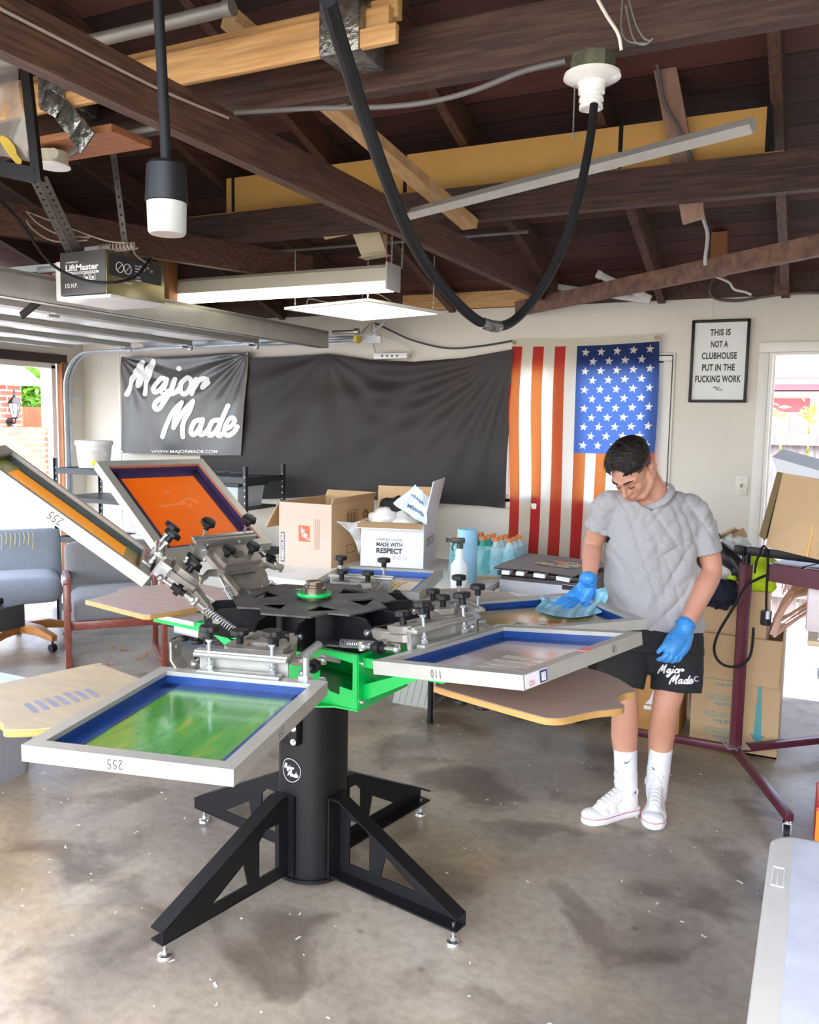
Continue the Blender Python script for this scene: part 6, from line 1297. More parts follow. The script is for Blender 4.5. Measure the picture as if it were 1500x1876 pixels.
# screens leaning under the table
SG = 'screens stored upright under the back table'
for i in range(6):
    x = -2.195+0.041*i; s = screen_frame(0.58, 0.50); t = thing('stored_screen', 'aluminium screen leaning in the row stored under the back table' if i < 5 else 'rightmost stored screen under the table, blue tape facing out', 'printing screen', (x, 4.36, 0), 0, SG if i < 5 else None)
    M = Matrix.Rotation(rad(12), 4, 'Y') @ Matrix(((0, 0, 1, 0.038), (0, 1, 0, 0.29), (1, 0, 0, 0.0), (0, 0, 0, 1)))
    s.xf(M); part(t, 'screen_frame', s, M_frame)
    b = MB(); b.bb((0.036, -0.255, -0.034), (0.465, 0.255, -0.033)); b.xf(M); part(t, 'mesh', b, INK['orange'] if i == 5 else M_white)
    b = MB()
    for a, c in (((0.036, -0.254), (0.10, 0.254)), ((0.40, -0.254), (0.464, 0.254)), ((0.036, -0.254), (0.464, -0.19)), ((0.036, 0.19), (0.464, 0.254))): b.bb((a[0], a[1], -0.033), (c[0], c[1], -0.032))
    b.xf(M); part(t, 'border_tape', b, M_tapeb)

# ------------------------------------------------------------------ wire shelving at the left end of the back wall
sx0, sx1, sy0, sy1 = -5.42, -3.60, 4.82, 5.28
sh = thing('wire_shelving', 'black wire shelving unit in the back left corner', 'shelving', ((sx0+sx1)/2, (sy0+sy1)/2, 0))
M_shelf = mat('dark_shelf_steel', (0.035, 0.037, 0.042), 0.4, 0.3)
for x in (sx0, sx1):
    for y in (sy0, sy1):
        b = MB(); b.bb((x-0.016, y-0.002, 0), (x+0.016, y+0.002, 1.32)); b.bb((x-0.002+(0.014 if x == sx1 else -0.014), y-0.016, 0), (x+0.002+(0.014 if x == sx1 else -0.014), y+0.016, 1.32)); pp = part(sh, 'post', b, M_shelf, world=True)
        b = MB()
        for k in range(12): b.cyl((x, y-0.0035, 0.75+0.045*k), (x, y+0.0035, 0.75+0.045*k), 0.006, n=6)
        part(pp, 'post_slots', b, M_ink_w, world=True)
for z in (0.15, 0.70, 1.245):
    b = MB(); b.bb((sx0, sy0-0.004, z-0.045), (sx1, sy0+0.004, z)); b.bb((sx0, sy1-0.004, z-0.045), (sx1, sy1+0.004, z)); b.bb((sx0-0.004, sy0, z-0.045), (sx0+0.004, sy1, z)); b.bb((sx1-0.004, sy0, z-0.045), (sx1+0.004, sy1, z)); sf = part(sh, 'shelf', b, M_shelf, world=True)
    b = MB(); n = 15
    for k in range(n+1): x = sx0+(sx1-sx0)*k/n; b.cyl((x, sy0, z-0.004), (x, sy1, z-0.004), 0.0022, n=5)
    for k in range(1, 6): y = sy0+(sy1-sy0)*k/6; b.cyl((sx0, y, z-0.006), (sx1, y, z-0.006), 0.0022, n=5)
    part(sf, 'wire_deck', b, M_shelf, world=True)
bp = at(173, 860, Y=4.98); bk = thing('bucket', 'white plastic bucket with lid on the top wire shelf', 'bucket', (bp.x, 4.98, 1.247))
b = MB(); b.lathe([(0, 0), (0.115, 0), (0.118, 0.01), (0.135, 0.19), (0, 0.19)], n=40); part(bk, 'pail', b, mat('white_pail', (0.80, 0.80, 0.81), 0.35, var=0.03))
b = MB(); b.lathe([(0, 0.215), (0.135, 0.215), (0.143, 0.212), (0.145, 0.18), (0.137, 0.178), (0.137, 0.19), (0, 0.19)], n=40); part(bk, 'lid', b, M_white)
b = MB(); b.tube([(0.145, -0.03, 0.17), (0.175, -0.05, 0.13), (0.17, -0.05, 0.10), (0.14, -0.04, 0.12)], 0.003, 6, smooth=5); part(bk, 'handle', b, M_steel)
b = MB()
a0 = math.atan2(-bp.y, -bp.x) 
for (da, w_, z0_, z1_, nm_) in ((-0.05, 0.35, 0.04, 0.14, 0),): b.grid(lambda u, v: V(((0.1235+0.016*(z0_+(z1_-z0_)*v-0.04)/0.15+0.002)*math.cos(a0+da+w_*(u-0.5)*2), (0.1235+0.016*(z0_+(z1_-z0_)*v-0.04)/0.15+0.002)*math.sin(a0+da+w_*(u-0.5)*2), z0_+(z1_-z0_)*v)), 8, 2)
lb = part(bk, 'paper_label', b, mat('bucket_label', (0.72, 0.68, 0.68), 0.5))
b = MB(); b.sph(V((0.124*math.cos(a0+0.02), 0.124*math.sin(a0+0.02), 0.045)), 0.026, (0.35, 0.9, 0.8), Matrix.Rotation(a0, 3, 'Z')); part(lb, 'yellow_sticker', b, mat('neon_yellow_sticker', (0.75, 0.85, 0.02), 0.5))
b = MB(); b.lathe([(0, 0), (0.02, 0)], n=3); b.bm.free()
tb2 = thing('storage_tub', 'pale blue grey plastic tub on the right end of the wire shelving', 'tub', (-3.85, 5.02, 1.019))
b = MB(); b.loft([[(x*s_-3.85, y*s_+5.02, z) for x, y in ((-0.16, -0.16), (0.16, -0.16), (0.16, 0.16), (-0.16, 0.16))] for s_, z in ((0.88, 1.02), (1, 1.18))], smooth=False); part(tb2, 'tub', b, mat('blue_grey_tub', (0.46, 0.52, 0.58), 0.35, var=0.05), world=True)
b = MB(); b.bb((-4.03, 4.84, 1.17), (-3.67, 5.20, 1.198), bev=0.006); part(tb2, 'lid', b, M_shelf, world=True)
b = MB(); b.bb((sx0, sy0, 0.985), (sx1, sy0+0.008, 1.018)); b.bb((sx0, sy0, 1.010), (sx1, sy1, 1.018)); part(sh, 'shelf', b, M_shelf, world=True)
FG = 'flat boards piled on the middle wire shelf'
for k in range(5): b = MB(); b.box((-4.35+0.05*(k % 3), 5.04, 0.718+0.032*k), (0.80-0.04*k, 0.42, 0.024), Matrix.Rotation(0.04*(k-2), 3, 'Z'), 0.002); solo('flat_board', 'pale flat board in the pile on the middle wire shelf', 'board', b, mat('pale_board_%d' % (k % 3), [(0.78, 0.78, 0.78), (0.60, 0.70, 0.78), (0.70, 0.68, 0.62)][k % 3], 0.5), FG)
b = MB(); b.lathe([(0, 0), (0.085, 0), (0.09, 0.02), (0.07, 0.10), (0.06, 0.12), (0, 0.12)], (-4.0, 5.0, 0.15), 24); solo('grey_canister', 'small grey canister on the bottom wire shelf', 'canister', b, mat('grey_lavender_plastic', (0.38, 0.38, 0.44), 0.4, var=0.15))
# ------------------------------------------------------------------ the person
from mathutils.bvhtree import BVHTree
def J(px, py, d): return CAM + (_r*((px-750)/FPX) - _u*((py-938)/FPX) + _f)*d
def remesh(mb, vox, smooth=6, name='t', disp=None):
    """fuse overlapping closed shapes into one continuous skin"""
    bmesh.ops.recalc_face_normals(mb.bm, faces=list(mb.bm.faces))
    me = bpy.data.meshes.new('t'); mb.bm.to_mesh(me); mb.bm.free()
    o = bpy.data.objects.new('t', me); COL.objects.link(o)
    r = o.modifiers.new('r', 'REMESH'); r.mode = 'VOXEL'; r.voxel_size = vox
    if smooth: s = o.modifiers.new('s', 'SMOOTH'); s.factor = 0.5; s.iterations = smooth
    dg = bpy.context.evaluated_depsgraph_get(); me2 = bpy.data.meshes.new_from_object(o.evaluated_get(dg))
    bpy.data.objects.remove(o); bpy.data.meshes.remove(me)
    b = MB(); b.bm.from_mesh(me2); bpy.data.meshes.remove(me2)
    if disp:
        b.bm.normal_update(); mv = [(v, v.normal*disp(v.co)) for v in b.bm.verts]
        for v, d in mv: v.co += d
    for f in b.bm.faces: f.smooth = True
    return b
def ell(b, c, r, R=None): return b.sph(c, 1.0, r, R, 28, 20)
def limb(b, pts, rs, n=20, k=6):
    P = spline([V(p) for p in pts], k); m = len(pts)-1
    R = []
    for i in range(len(P)):
        t = i/(len(P)-1)*m; a = min(int(t), m-1); f = t-a; R.append(rs[a]*(1-f)+rs[a+1]*f)
    b.tube(P, 0, n, rs=R); b.sph(P[0], R[0]*0.98, u=16, v=10); b.sph(P[-1], R[-1]*0.98, u=16, v=10); return b
tocam = -_f; rgt = _r; upv = _u
M_skin = mat('skin', (0.60, 0.315, 0.215), 0.48, col2=(0.56, 0.265, 0.175), scale=9, spec=0.4)
M_skin.node_tree.nodes['Principled BSDF'].inputs['Subsurface Weight'].default_value = 0.12
M_skin.node_tree.nodes['Principled BSDF'].inputs['Subsurface Radius'].default_value = (0.02, 0.008, 0.004)
# head frame: face turned to the photo's left and bowed to the screen
psi, th, rl_ = rad(44), rad(47), rad(4)
rr_, uu_, tt_ = _r0, V((0, 0, 1)), V((math.sin(YAW), -math.cos(YAW), 0))
Fd = (rr_*(-math.sin(psi))+tt_*math.cos(psi))*math.cos(th) - uu_*math.sin(th)
Ud = (rr_*(-math.sin(psi))+tt_*math.cos(psi))*math.sin(th) + uu_*math.cos(th)
Ld = Ud.cross(Fd)
Rr = Matrix.Rotation(rl_, 3, Fd); Ld = Rr @ Ld; Ud = Rr @ Ud
HC = J(1158, 860, 3.40)
MH = Matrix((Ld*-1, Fd, Ud)).transposed()
if MH.determinant() < 0: MH = Matrix((Ld, Fd, Ud)).transposed()
MH = MH.to_4x4(); MH.translation = HC
HS = 0.97
def H(x, y, z): return MH @ V((x*HS, y*HS, z*HS))
RH = MH.to_3x3()
neckb = J(1206, 915, 3.50)
b = MB()
def he(c, r, rot=None): ell(b, H(*c), tuple(x*HS for x in r), RH if rot is None else RH @ rot)
he((0, -0.014, 0.035), (0.074, 0.097, 0.083)); he((0, 0.030, 0.012), (0.066, 0.066, 0.074)); he((0, 0.034, -0.034), (0.060, 0.060, 0.072))
he((0, 0.052, -0.088), (0.036, 0.036, 0.028)); he((0, 0.066, -0.094), (0.020, 0.022, 0.018))
for s in (-1, 1):
    limb(b, [H(s*0.060, -0.008, -0.030), H(s*0.055, 0.010, -0.066), H(s*0.030, 0.058, -0.096)], [0.017, 0.019, 0.018], 14)
    he((s*0.036, 0.060, -0.028), (0.024, 0.024, 0.026)); he((s*0.030, 0.080, -0.004), (0.0145, 0.011, 0.010)); he((s*0.012, 0.100, -0.038), (0.0085, 0.010, 0.008))
    q = Matrix.Rotation(s*rad(-18), 3, 'Z'); he((s*0.082, -0.012, -0.014), (0.010, 0.022, 0.031), q); he((s*0.078, -0.006, -0.038), (0.009, 0.012, 0.013), q)
    limb(b, [H(s*0.085, 0.006, 0.000), H(s*0.092, -0.012, 0.014), H(s*0.094, -0.032, 0.000), H(s*0.088, -0.024, -0.030)], [0.005, 0.006, 0.006, 0.005], 10)
limb(b, [H(-0.050, 0.070, 0.016), H(-0.026, 0.088, 0.020), H(0, 0.092, 0.016), H(0.026, 0.088, 0.020), H(0.050, 0.070, 0.016)], [0.010, 0.011, 0.010, 0.011, 0.010], 14)
limb(b, [H(0, 0.090, 0.010), H(0, 0.103, -0.012), H(0, 0.117, -0.034)], [0.008, 0.0085, 0.0105], 14); he((0, 0.112, -0.036), (0.011, 0.012, 0.0095))
limb(b, [H(-0.023, 0.084, -0.068), H(-0.008, 0.097, -0.062), H(0, 0.098, -0.063), H(0.008, 0.097, -0.062), H(0.023, 0.084, -0.068)], [0.0045, 0.0065, 0.006, 0.0065, 0.0045], 10)
limb(b, [H(-0.020, 0.085, -0.073), H(0, 0.095, -0.076), H(0.020, 0.085, -0.073)], [0.005, 0.0075, 0.005], 10)
limb(b, [H(0, -0.035, -0.020), H(0, -0.045, -0.070), (H(0, -0.05, -0.08)+neckb)/2, neckb], [0.055, 0.054, 0.053, 0.054])
# trunk, arms, legs
shR, shL = J(1112, 925, 3.50), J(1276, 940, 3.52)
elR, wrR = J(1086, 998, 3.60), at(1079, 1060, Z=1.025)
elL, wrL = J(1303, 1042, 3.53), J(1256, 1146, 3.43)
spine = [J(1195, 1150, 3.64), J(1195, 1085, 3.62), J(1194, 1010, 3.57), J(1196, 945, 3.53), neckb]
Lx = (shL-shR).normalized()
limb(b, spine, [0.115, 0.105, 0.105, 0.095, 0.055])
for s in (-1, 1):
    for a, r in ((1, 0.085), (2, 0.085), (3, 0.075)): b.sph(spine[a]+Lx*(s*0.06), r, u=18, v=12)
limb(b, [neckb+V((0, 0, -0.02)), (neckb+shR)/2+V((0, 0, -0.012)), shR+V((0, 0, -0.01))], [0.044, 0.038, 0.040]); limb(b, [neckb+V((0, 0, -0.02)), (neckb+shL)/2+V((0, 0, -0.012)), shL+V((0, 0, -0.01))], [0.044, 0.038, 0.042])
limb(b, [shR+V((0, 0, -0.01)), (shR+elR)/2+_r*0.002, elR, (elR*0.65+wrR*0.35), wrR], [0.040, 0.046, 0.040, 0.041, 0.027]); 
limb(b, [shL+V((0, 0, -0.01)), (shL+elL)/2+_r*0.004, elL, (elL*0.65+wrL*0.35)+_r*0.006, wrL], [0.042, 0.049, 0.043, 0.044, 0.029]); 
# feet placement
toeR, heelR = V((-0.800, 3.378, 0)), V((-0.622, 3.590, 0)); toeL, heelL = V((-0.534, 3.455, 0)), V((-0.566, 3.735, 0))
dR, dL = (toeR-heelR).normalized(), (toeL-heelL).normalized()
anR, anL = heelR+dR*0.065+V((0, 0, 0.10)), heelL+dL*0.065+V((0, 0, 0.10))
hipR, hipL = J(1150, 1150, 3.65), J(1236, 1155, 3.65); knR, knL = J(1144, 1288, 3.60), J(1219, 1292, 3.58)
for hip, kn, an in ((hipR, knR, anR), (hipL, knL, anL)):
    fw = tocam*1.0; mid = kn*0.62+an*0.38
    mt = J(1136, 1225, 3.63) if hip is hipR else J(1234, 1228, 3.625)
    limb(b, [hip, mt, kn+tocam*0.004, mid-tocam*0.012, kn*0.2+an*0.8, an], [0.085, 0.070, 0.056, 0.056, 0.038, 0.036])
    ell(b, kn+tocam*0.028, (0.032, 0.030, 0.036)); limb(b, [an, an+V((0, 0, -0.03))], [0.036, 0.036])
b = remesh(b, 0.0042, 6)
person = solo('person', 'man in grey tee, black shorts and blue gloves leaning over to wipe a screen', 'person', b, M_skin, ang=180, origin=(anR+anL)/2*1.0-V((0, 0, 0.10)))
def wear(name, b, m, label=None, ang=180, parent=None): return part(parent or person, name, b, m, world=True, ang=ang, label=label)
# face details
M_brow = mat('dark_brow_hair', (0.030, 0.017, 0.012), 0.8)
for s in (-1, 1):
    b = MB(); b.tube([H(s*0.014, 0.1005, 0.021), H(s*0.030, 0.0985, 0.0275), H(s*0.050, 0.080, 0.022)], 0.004, 8, smooth=5, rs=[0.0036, 0.0040, 0.0022]); wear('eyebrow', b, M_brow)
    b = MB(); b.tube([H(s*0.018, 0.0895, -0.0085), H(s*0.030, 0.0925, -0.0125), H(s*0.042, 0.086, -0.0085)], 0.0018, 6, smooth=5); wear('lashes', b, M_brow)
b = MB(); b.tube([H(-0.021, 0.089, -0.070), H(-0.008, 0.1025, -0.0635), H(0, 0.1025, -0.0655), H(0.008, 0.1025, -0.0635), H(0.021, 0.089, -0.070)], 0.0035, 8, smooth=5, rs=[0.002, 0.0042, 0.0038, 0.0042, 0.002]); b.tube([H(-0.018, 0.090, -0.0735), H(0, 0.1010, -0.0765), H(0.018, 0.090, -0.0735)], 0.0045, 8, smooth=5, rs=[0.0022, 0.0055, 0.0022]); wear('lips', b, mat('lips', (0.46, 0.15, 0.12), 0.4))
# hair: thick cropped top, faded sides
M_hair = mat('dark_hair', (0.020, 0.013, 0.010), 0.55, col2=(0.008, 0.006, 0.005), scale=90, stretch=(1, 0.25, 1), bump=0.6, bscale=160, spec=0.5)
def hairline(x, y):
    ax = abs(x)
    if y > 0.02: return 0.058 - 0.30*max(0, 0.075-y)*0 - max(0, (ax-0.040))*1.3
    return 0.030 - (0.02-y)*0.45
def scalp(grow, region, name, m, amp):
    b = MB(); q = bmesh.ops.create_uvsphere(b.bm, u_segments=120, v_segments=80, radius=1.0); dele = []
    for v in q['verts']:
        d = v.co.normalized(); c = V((0, -0.010, 0.036)); x = d.x*0.0755; y = d.y*0.099; z = d.z*0.085
        if y > 0: y *= 0.985
        v.co = V((x, y, z))+c; v.co += d*(grow(v.co)+amp*mnoise.noise(v.co*260)+amp*mnoise.noise(v.co*90))
    for f in list(b.bm.faces):
        if not region(f.calc_center_median()): dele.append(f)
    bmesh.ops.delete(b.bm, geom=dele, context='FACES')
    for v in b.bm.verts: v.co = H(*v.co)
    for f in b.bm.faces: f.smooth = True
    return b
top_line = lambda p: 0.046 + max(0, p.y-0.03)*0.20 + 0.006*mnoise.noise(p*120)
def gtop(p): return max(-0.001, min(0.017, (p.z-top_line(p))*0.9+0.003))+0.004*max(0, p.y)/0.09
b = scalp(gtop, lambda p: p.z > top_line(p)-0.004 and (p.y < 0.088), 'hair', M_hair, 0.0022)
rnd = random.Random(8)
fs = list(b.bm.faces); 
for k in range(2200):
    f = rnd.choice(fs[:len(fs)]); 
    if not f.is_valid or len(f.verts) < 3: continue
    c = f.calc_center_median(); n_ = f.normal if f.normal.length > 0 else V((0, 0, 1)); 
    if n_.dot(c-HC) < 0: n_ = -n_
    fwd = (Fd*0.75+n_*0.55+Ld*rnd.uniform(-0.35, 0.35)).normalized(); s_ = Ld*0.0011
    L_ = rnd.uniform(0.010, 0.020); b.poly([c-s_, c+s_, c+fwd*L_])
hair = wear('hair', b, M_hair)
b = scalp(lambda p: 0.0048, lambda p: p.z < top_line(p)+0.006 and p.z > (0.028 if p.y > 0.005 else 0.016-(0.005-p.y)*0.62) and p.y < 0.052-0.25*abs(p.z-0.03), 'fade', M_hair, 0.0004)
wear('hair_fade', b, mat('faded_stubble', (0.115, 0.062, 0.042), 0.75, col2=(0.055, 0.032, 0.024), scale=130), label='short faded hair at the sides')
# grey tee
M_tee_g = mat('heather_grey_jersey', (0.40, 0.385, 0.385), 0.9, col2=(0.345, 0.33, 0.335), scale=140, bump=0.05, bscale=300, sheen=0.2)
b = MB()
def ring(c, ax, ay, X, Y, n=36, p=2.5):
    o = []
    for k in range(n):
        t = 2*PI*k/n; cx, cy = math.cos(t), math.sin(t)
        o.append(c+X*(ax*math.copysign(abs(cx)**(2/p), cx))+Y*(ay*math.copysign(abs(cy)**(2/p), cy)))
    return o
Yb = V((0, 0, 1)).cross(Lx).normalized()
def sc_at(px0, px1, py, d): a, c = J(px0, py, d), J(px1, py, d); return (a+c)/2, (c-a).length/2
L = []
for px0, px1, py, d, dep_ in ((1103, 1288, 1144, 3.62, 0.148), (1105, 1287, 1110, 3.62, 0.142), (1109, 1284, 1070, 3.60, 0.135), (1109, 1283, 1030, 3.58, 0.135), (1108, 1281, 990, 3.56, 0.135), (1106, 1284, 960, 3.55, 0.128), (1100, 1288, 935, 3.54, 0.115)):
    c, hw = sc_at(px0, px1, py, d); L.append(ring(c, hw, dep_, Lx, Yb))
c, hw = sc_at(1122, 1272, 905, 3.53); L.append(ring(c, hw, 0.085, Lx, Yb))
b.loft(L)
limb(b, [neckb+V((0, 0, -0.012)), (neckb+shL)/2+V((0, 0, 0.004)), shL+V((0, 0, 0.003)), shL*0.45+elL*0.55, shL*0.32+elL*0.68], [0.058, 0.060, 0.060, 0.063, 0.066]); limb(b, [neckb+V((0, 0, -0.012)), (neckb+shR)/2+V((0, 0, 0.006)), shR+V((0, 0, 0.004)), shR*0.62+elR*0.38, shR*0.48+elR*0.52], [0.056, 0.056, 0.054, 0.058, 0.061])
def fold(p):
    q = MH.inverted() @ p; rel = p-spine[2]; x = rel.dot(Lx); z = rel.z
    rg = lambda q: max(0.0, 1-abs(mnoise.noise(q))*5.0)
    f = 0.008*mnoise.noise(V((x*9+z*2, z*2.0, 1.0)))+0.0065*mnoise.noise(V((x*18-z*10, z*4+x*3, 7.0)))
    f -= 0.0075*rg(V((x*9-z*7, z*2.4+x*2, 11.0)))+0.006*rg(V((x*12+z*6, z*3.0-x, 5.0)))
    f += 0.0008*mnoise.noise(p*60)
    f += 0.006*max(0, 1-abs(x+z*0.55+0.03)/0.05)*max(0, -z+0.12)*1.5*0.5
    if p.z < L0z+0.012: f += 0.002
    return f
L0z = L[0][0].z
b = remesh(b, 0.0060, 4, disp=fold)
# open neckline: cut a round hole where the neck comes through
nk = J(1200, 897, 3.46); ax_ = (neckb-H(0, -0.03, -0.05)).normalized()
nt_ = (H(0, -0.035, -0.045)-neckb).normalized()
dele = []
for f in b.bm.faces:
    p = f.calc_center_median(); r_ = p-(neckb+nt_*0.0); h = r_.dot(nt_); rad_ = (r_-nt_*h).length
    if h > 0.018 and rad_ < 0.092: dele.append(f)
bmesh.ops.delete(b.bm, geom=dele, context='FACES')
# open sleeves and hem
for c, d_ in ((shL*0.32+elL*0.68, (elL-shL).normalized()), (shR*0.48+elR*0.52, (elR-shR).normalized())):
    dele = [f for f in b.bm.faces if (f.calc_center_median()-c).dot(d_) > 0.008 and (f.calc_center_median()-c).length < 0.079 and abs((f.calc_center_median()-spine[2]).dot(Lx)) > 0.150]
    bmesh.ops.delete(b.bm, geom=dele, context='FACES')
sm_ = b; tee = wear('t_shirt', b, M_tee_g)
sm = tee.modifiers.new('hem', 'SOLIDIFY'); sm.thickness = 0.003; sm.offset = 1.0
b = MB(); cc = neckb+nt_*0.026
X_ = (Lx-nt_*Lx.dot(nt_)).normalized(); Y_ = nt_.cross(X_)
b.loft([[cc+(X_*math.cos(k*PI/20)*0.96+Y_*math.sin(k*PI/20))*r_+nt_*h_ for r_, h_ in ((0.064, 0.010), (0.069, 0.011), (0.081, -0.004), (0.083, -0.014), (0.074, -0.014), (0.065, 0.001))] for k in list(range(40))+[0]], cap=False); wear('collar', b, M_tee_g, parent=tee)
# shorts
b = MB(); L = []
for px0, px1, py, d, dp in ((1112, 1283, 1118, 3.63, 0.125), (1108, 1285, 1150, 3.635, 0.135), (1102, 1288, 1185, 3.64, 0.135)):
    c, hw = sc_at(px0, px1, py, d); L.append(ring(c, hw, dp, Lx, Yb))
b.loft(L)
for segs in (((1150, 1185, 3.64, 0.108), (1141, 1220, 3.63, 0.103), (1134, 1251, 3.625, 0.102)), ((1240, 1190, 3.635, 0.108), (1240, 1230, 3.62, 0.104), (1238, 1266, 3.61, 0.103))):
    P = [J(a, c_, d) for a, c_, d, r in segs]; ax = (P[-1]-P[0]).normalized(); L2 = []
    X2 = (Lx-ax*Lx.dot(ax)).normalized(); Y2 = ax.cross(X2)
    P = [P[0]-ax*0.06]+P
    rs_ = [segs[0][3]]+[s_[3] for s_ in segs]
    b.loft([ring(p, r, r*1.08, X2, Y2, 32, 2.1) for p, r in zip(P, rs_)])
b.sph(J(1192, 1200, 3.64), 0.085, (0.9, 1.1, 1.0)); b.sph(J(1192, 1185, 3.64), 0.11)
def fold2(p): x = (p-spine[0]).dot(Lx); return 0.005*mnoise.noise(V((x*14, p.z*5, 3)))+0.0025*mnoise.noise(p*30)
b = remesh(b, 0.006, 3, disp=fold2)
bvh = BVHTree.FromBMesh(b.bm)
shorts = wear('shorts', b, mat('black_sweat_cotton', (0.016, 0.016, 0.019), 0.85, var=0.2, scale=60, bump=0.05, bscale=300))
def onmesh(bv, px, py, off=0.002):
    d = (_r*((px-750)/FPX) - _u*((py-938)/FPX) + _f).normalized(); h = bv.ray_cast(CAM, d)
    return (h[0]+h[1]*off) if h[0] is not None else J(px, py, 3.5)
b = MB()
def shf(x, y): return onmesh(bvh, 1190+(220+(x-105)*0.700)/13.64, 1190+(383+(y-140)*0.578)/13.64, 0.0025)
for s in SCRIPT: stroke(b, s, 26, shf, 8)
wear('script_lettering', b, M_ink_w, parent=shorts)
b = MB(); b.tube([onmesh(bvh, 1275+4.0*math.cos(a), 1243.5+4.2*math.sin(a), 0.003) for a in [rad(50+26*k) for k in range(11)]], 0.0032, 6); wear('small_logo', b, mat('mauve_logo', (0.62, 0.40, 0.55), 0.6), parent=shorts)
# gloves
M_glove = mat('blue_nitrile', (0.055, 0.30, 0.72), 0.42, col2=(0.04, 0.25, 0.62), scale=12, bump=0.12, bscale=110)
def glove(palm, fingers, cuff, name):
    b = MB()
    for P, R in palm: limb(b, P, R, 16)
    for P, R in fingers: limb(b, P, R, 14)
    limb(b, cuff[0], cuff[1], 22)
    b = remesh(b, 0.0024, 4, disp=lambda p: 0.0010*mnoise.noise(p*120)+0.0006*mnoise.noise(p*300))
    g_ = wear(name, b, M_glove)
    b = MB(); a, c_ = cuff[0][0], cuff[0][1]; d_ = (c_-a).normalized(); x_ = d_.orthogonal().normalized(); y_ = d_.cross(x_); r_ = cuff[1][0]+0.002
    b.tube([a+x_*(r_*(1+0.05*math.sin(k*1.9))*math.cos(k*PI/16))+y_*(r_*(1+0.05*math.cos(k*2.3))*math.sin(k*PI/16))+d_*(0.003*math.sin(k*1.3)) for k in range(32)], 0.0026, 6, closed=True); wear('cuff_bead', b, M_glove, parent=g_)
    return g_
Z = lambda x, y, z: at(x, y, Z=z)
glove([([Z(1078, 1068, 1.005), Z(1068, 1086, 0.960), Z(1050, 1097, 0.938)], [0.030, 0.033, 0.022]), ([Z(1080, 1070, 1.000), Z(1074, 1090, 0.955), Z(1060, 1102, 0.930)], [0.030, 0.032, 0.022]), ([Z(1076, 1066, 1.008), Z(1062, 1082, 0.968), Z(1042, 1094, 0.945)], [0.030, 0.028, 0.018])],
      [([Z(1062, 1101, 0.932), Z(1046, 1108, 0.928), Z(1034, 1114, 0.921), Z(1024, 1118, 0.914)], [0.013, 0.0115, 0.0105, 0.009]),
       ([Z(1055, 1098, 0.938), Z(1040, 1104, 0.934), Z(1027, 1110, 0.924), Z(1017, 1115, 0.914)], [0.013, 0.0115, 0.0105, 0.009]),
       ([Z(1047, 1094, 0.943), Z(1036, 1100, 0.938), Z(1024, 1107, 0.926), Z(1013, 1113, 0.914)], [0.013, 0.011, 0.010, 0.0085]),
       ([Z(1041, 1092, 0.944), Z(1031, 1097, 0.938), Z(1022, 1103, 0.927), Z(1014, 1108, 0.916)], [0.012, 0.0105, 0.009, 0.008]),
       ([Z(1080, 1080, 0.978), Z(1079, 1097, 0.946), Z(1076, 1108, 0.928), Z(1072, 1117, 0.915)], [0.017, 0.0145, 0.0125, 0.010])],
      ([Z(1077, 1060, 1.028), Z(1078, 1066, 1.010), Z(1077, 1076, 0.985)], [0.0315, 0.031, 0.031]), 'glove')
D = 3.40
glove([([J(1252, 1156, 3.425), J(1240, 1176, 3.40), J(1231, 1192, 3.385)], [0.030, 0.034, 0.026]), ([J(1258, 1160, 3.43), J(1250, 1182, 3.41), J(1243, 1196, 3.395)], [0.028, 0.032, 0.024]), ([J(1248, 1154, 3.42), J(1230, 1172, 3.40), J(1221, 1186, 3.385)], [0.026, 0.026, 0.020])],
      [([J(1226, 1190, 3.38), J(1218, 1202, 3.372), J(1211, 1207, 3.385), J(1206, 1208, 3.40)], [0.0135, 0.012, 0.0105, 0.009]),
       ([J(1233, 1194, 3.383), J(1228, 1205, 3.375), J(1221, 1210, 3.39), J(1215, 1209, 3.41)], [0.0135, 0.012, 0.0105, 0.009]),
       ([J(1240, 1196, 3.388), J(1237, 1206, 3.38), J(1231, 1211, 3.395), J(1225, 1209, 3.415)], [0.013, 0.0115, 0.010, 0.009]),
       ([J(1247, 1196, 3.395), J(1245, 1205, 3.387), J(1240, 1210, 3.40), J(1235, 1208, 3.42)], [0.012, 0.0105, 0.0095, 0.008]),
       ([J(1236, 1166, 3.40), J(1222, 1178, 3.385), J(1213, 1187, 3.38), J(1206, 1194, 3.385)], [0.017, 0.0135, 0.0115, 0.0095])],
      ([J(1256, 1144, 3.43), J(1254, 1150, 3.425), J(1251, 1160, 3.42)], [0.036, 0.0345, 0.032]), 'glove')
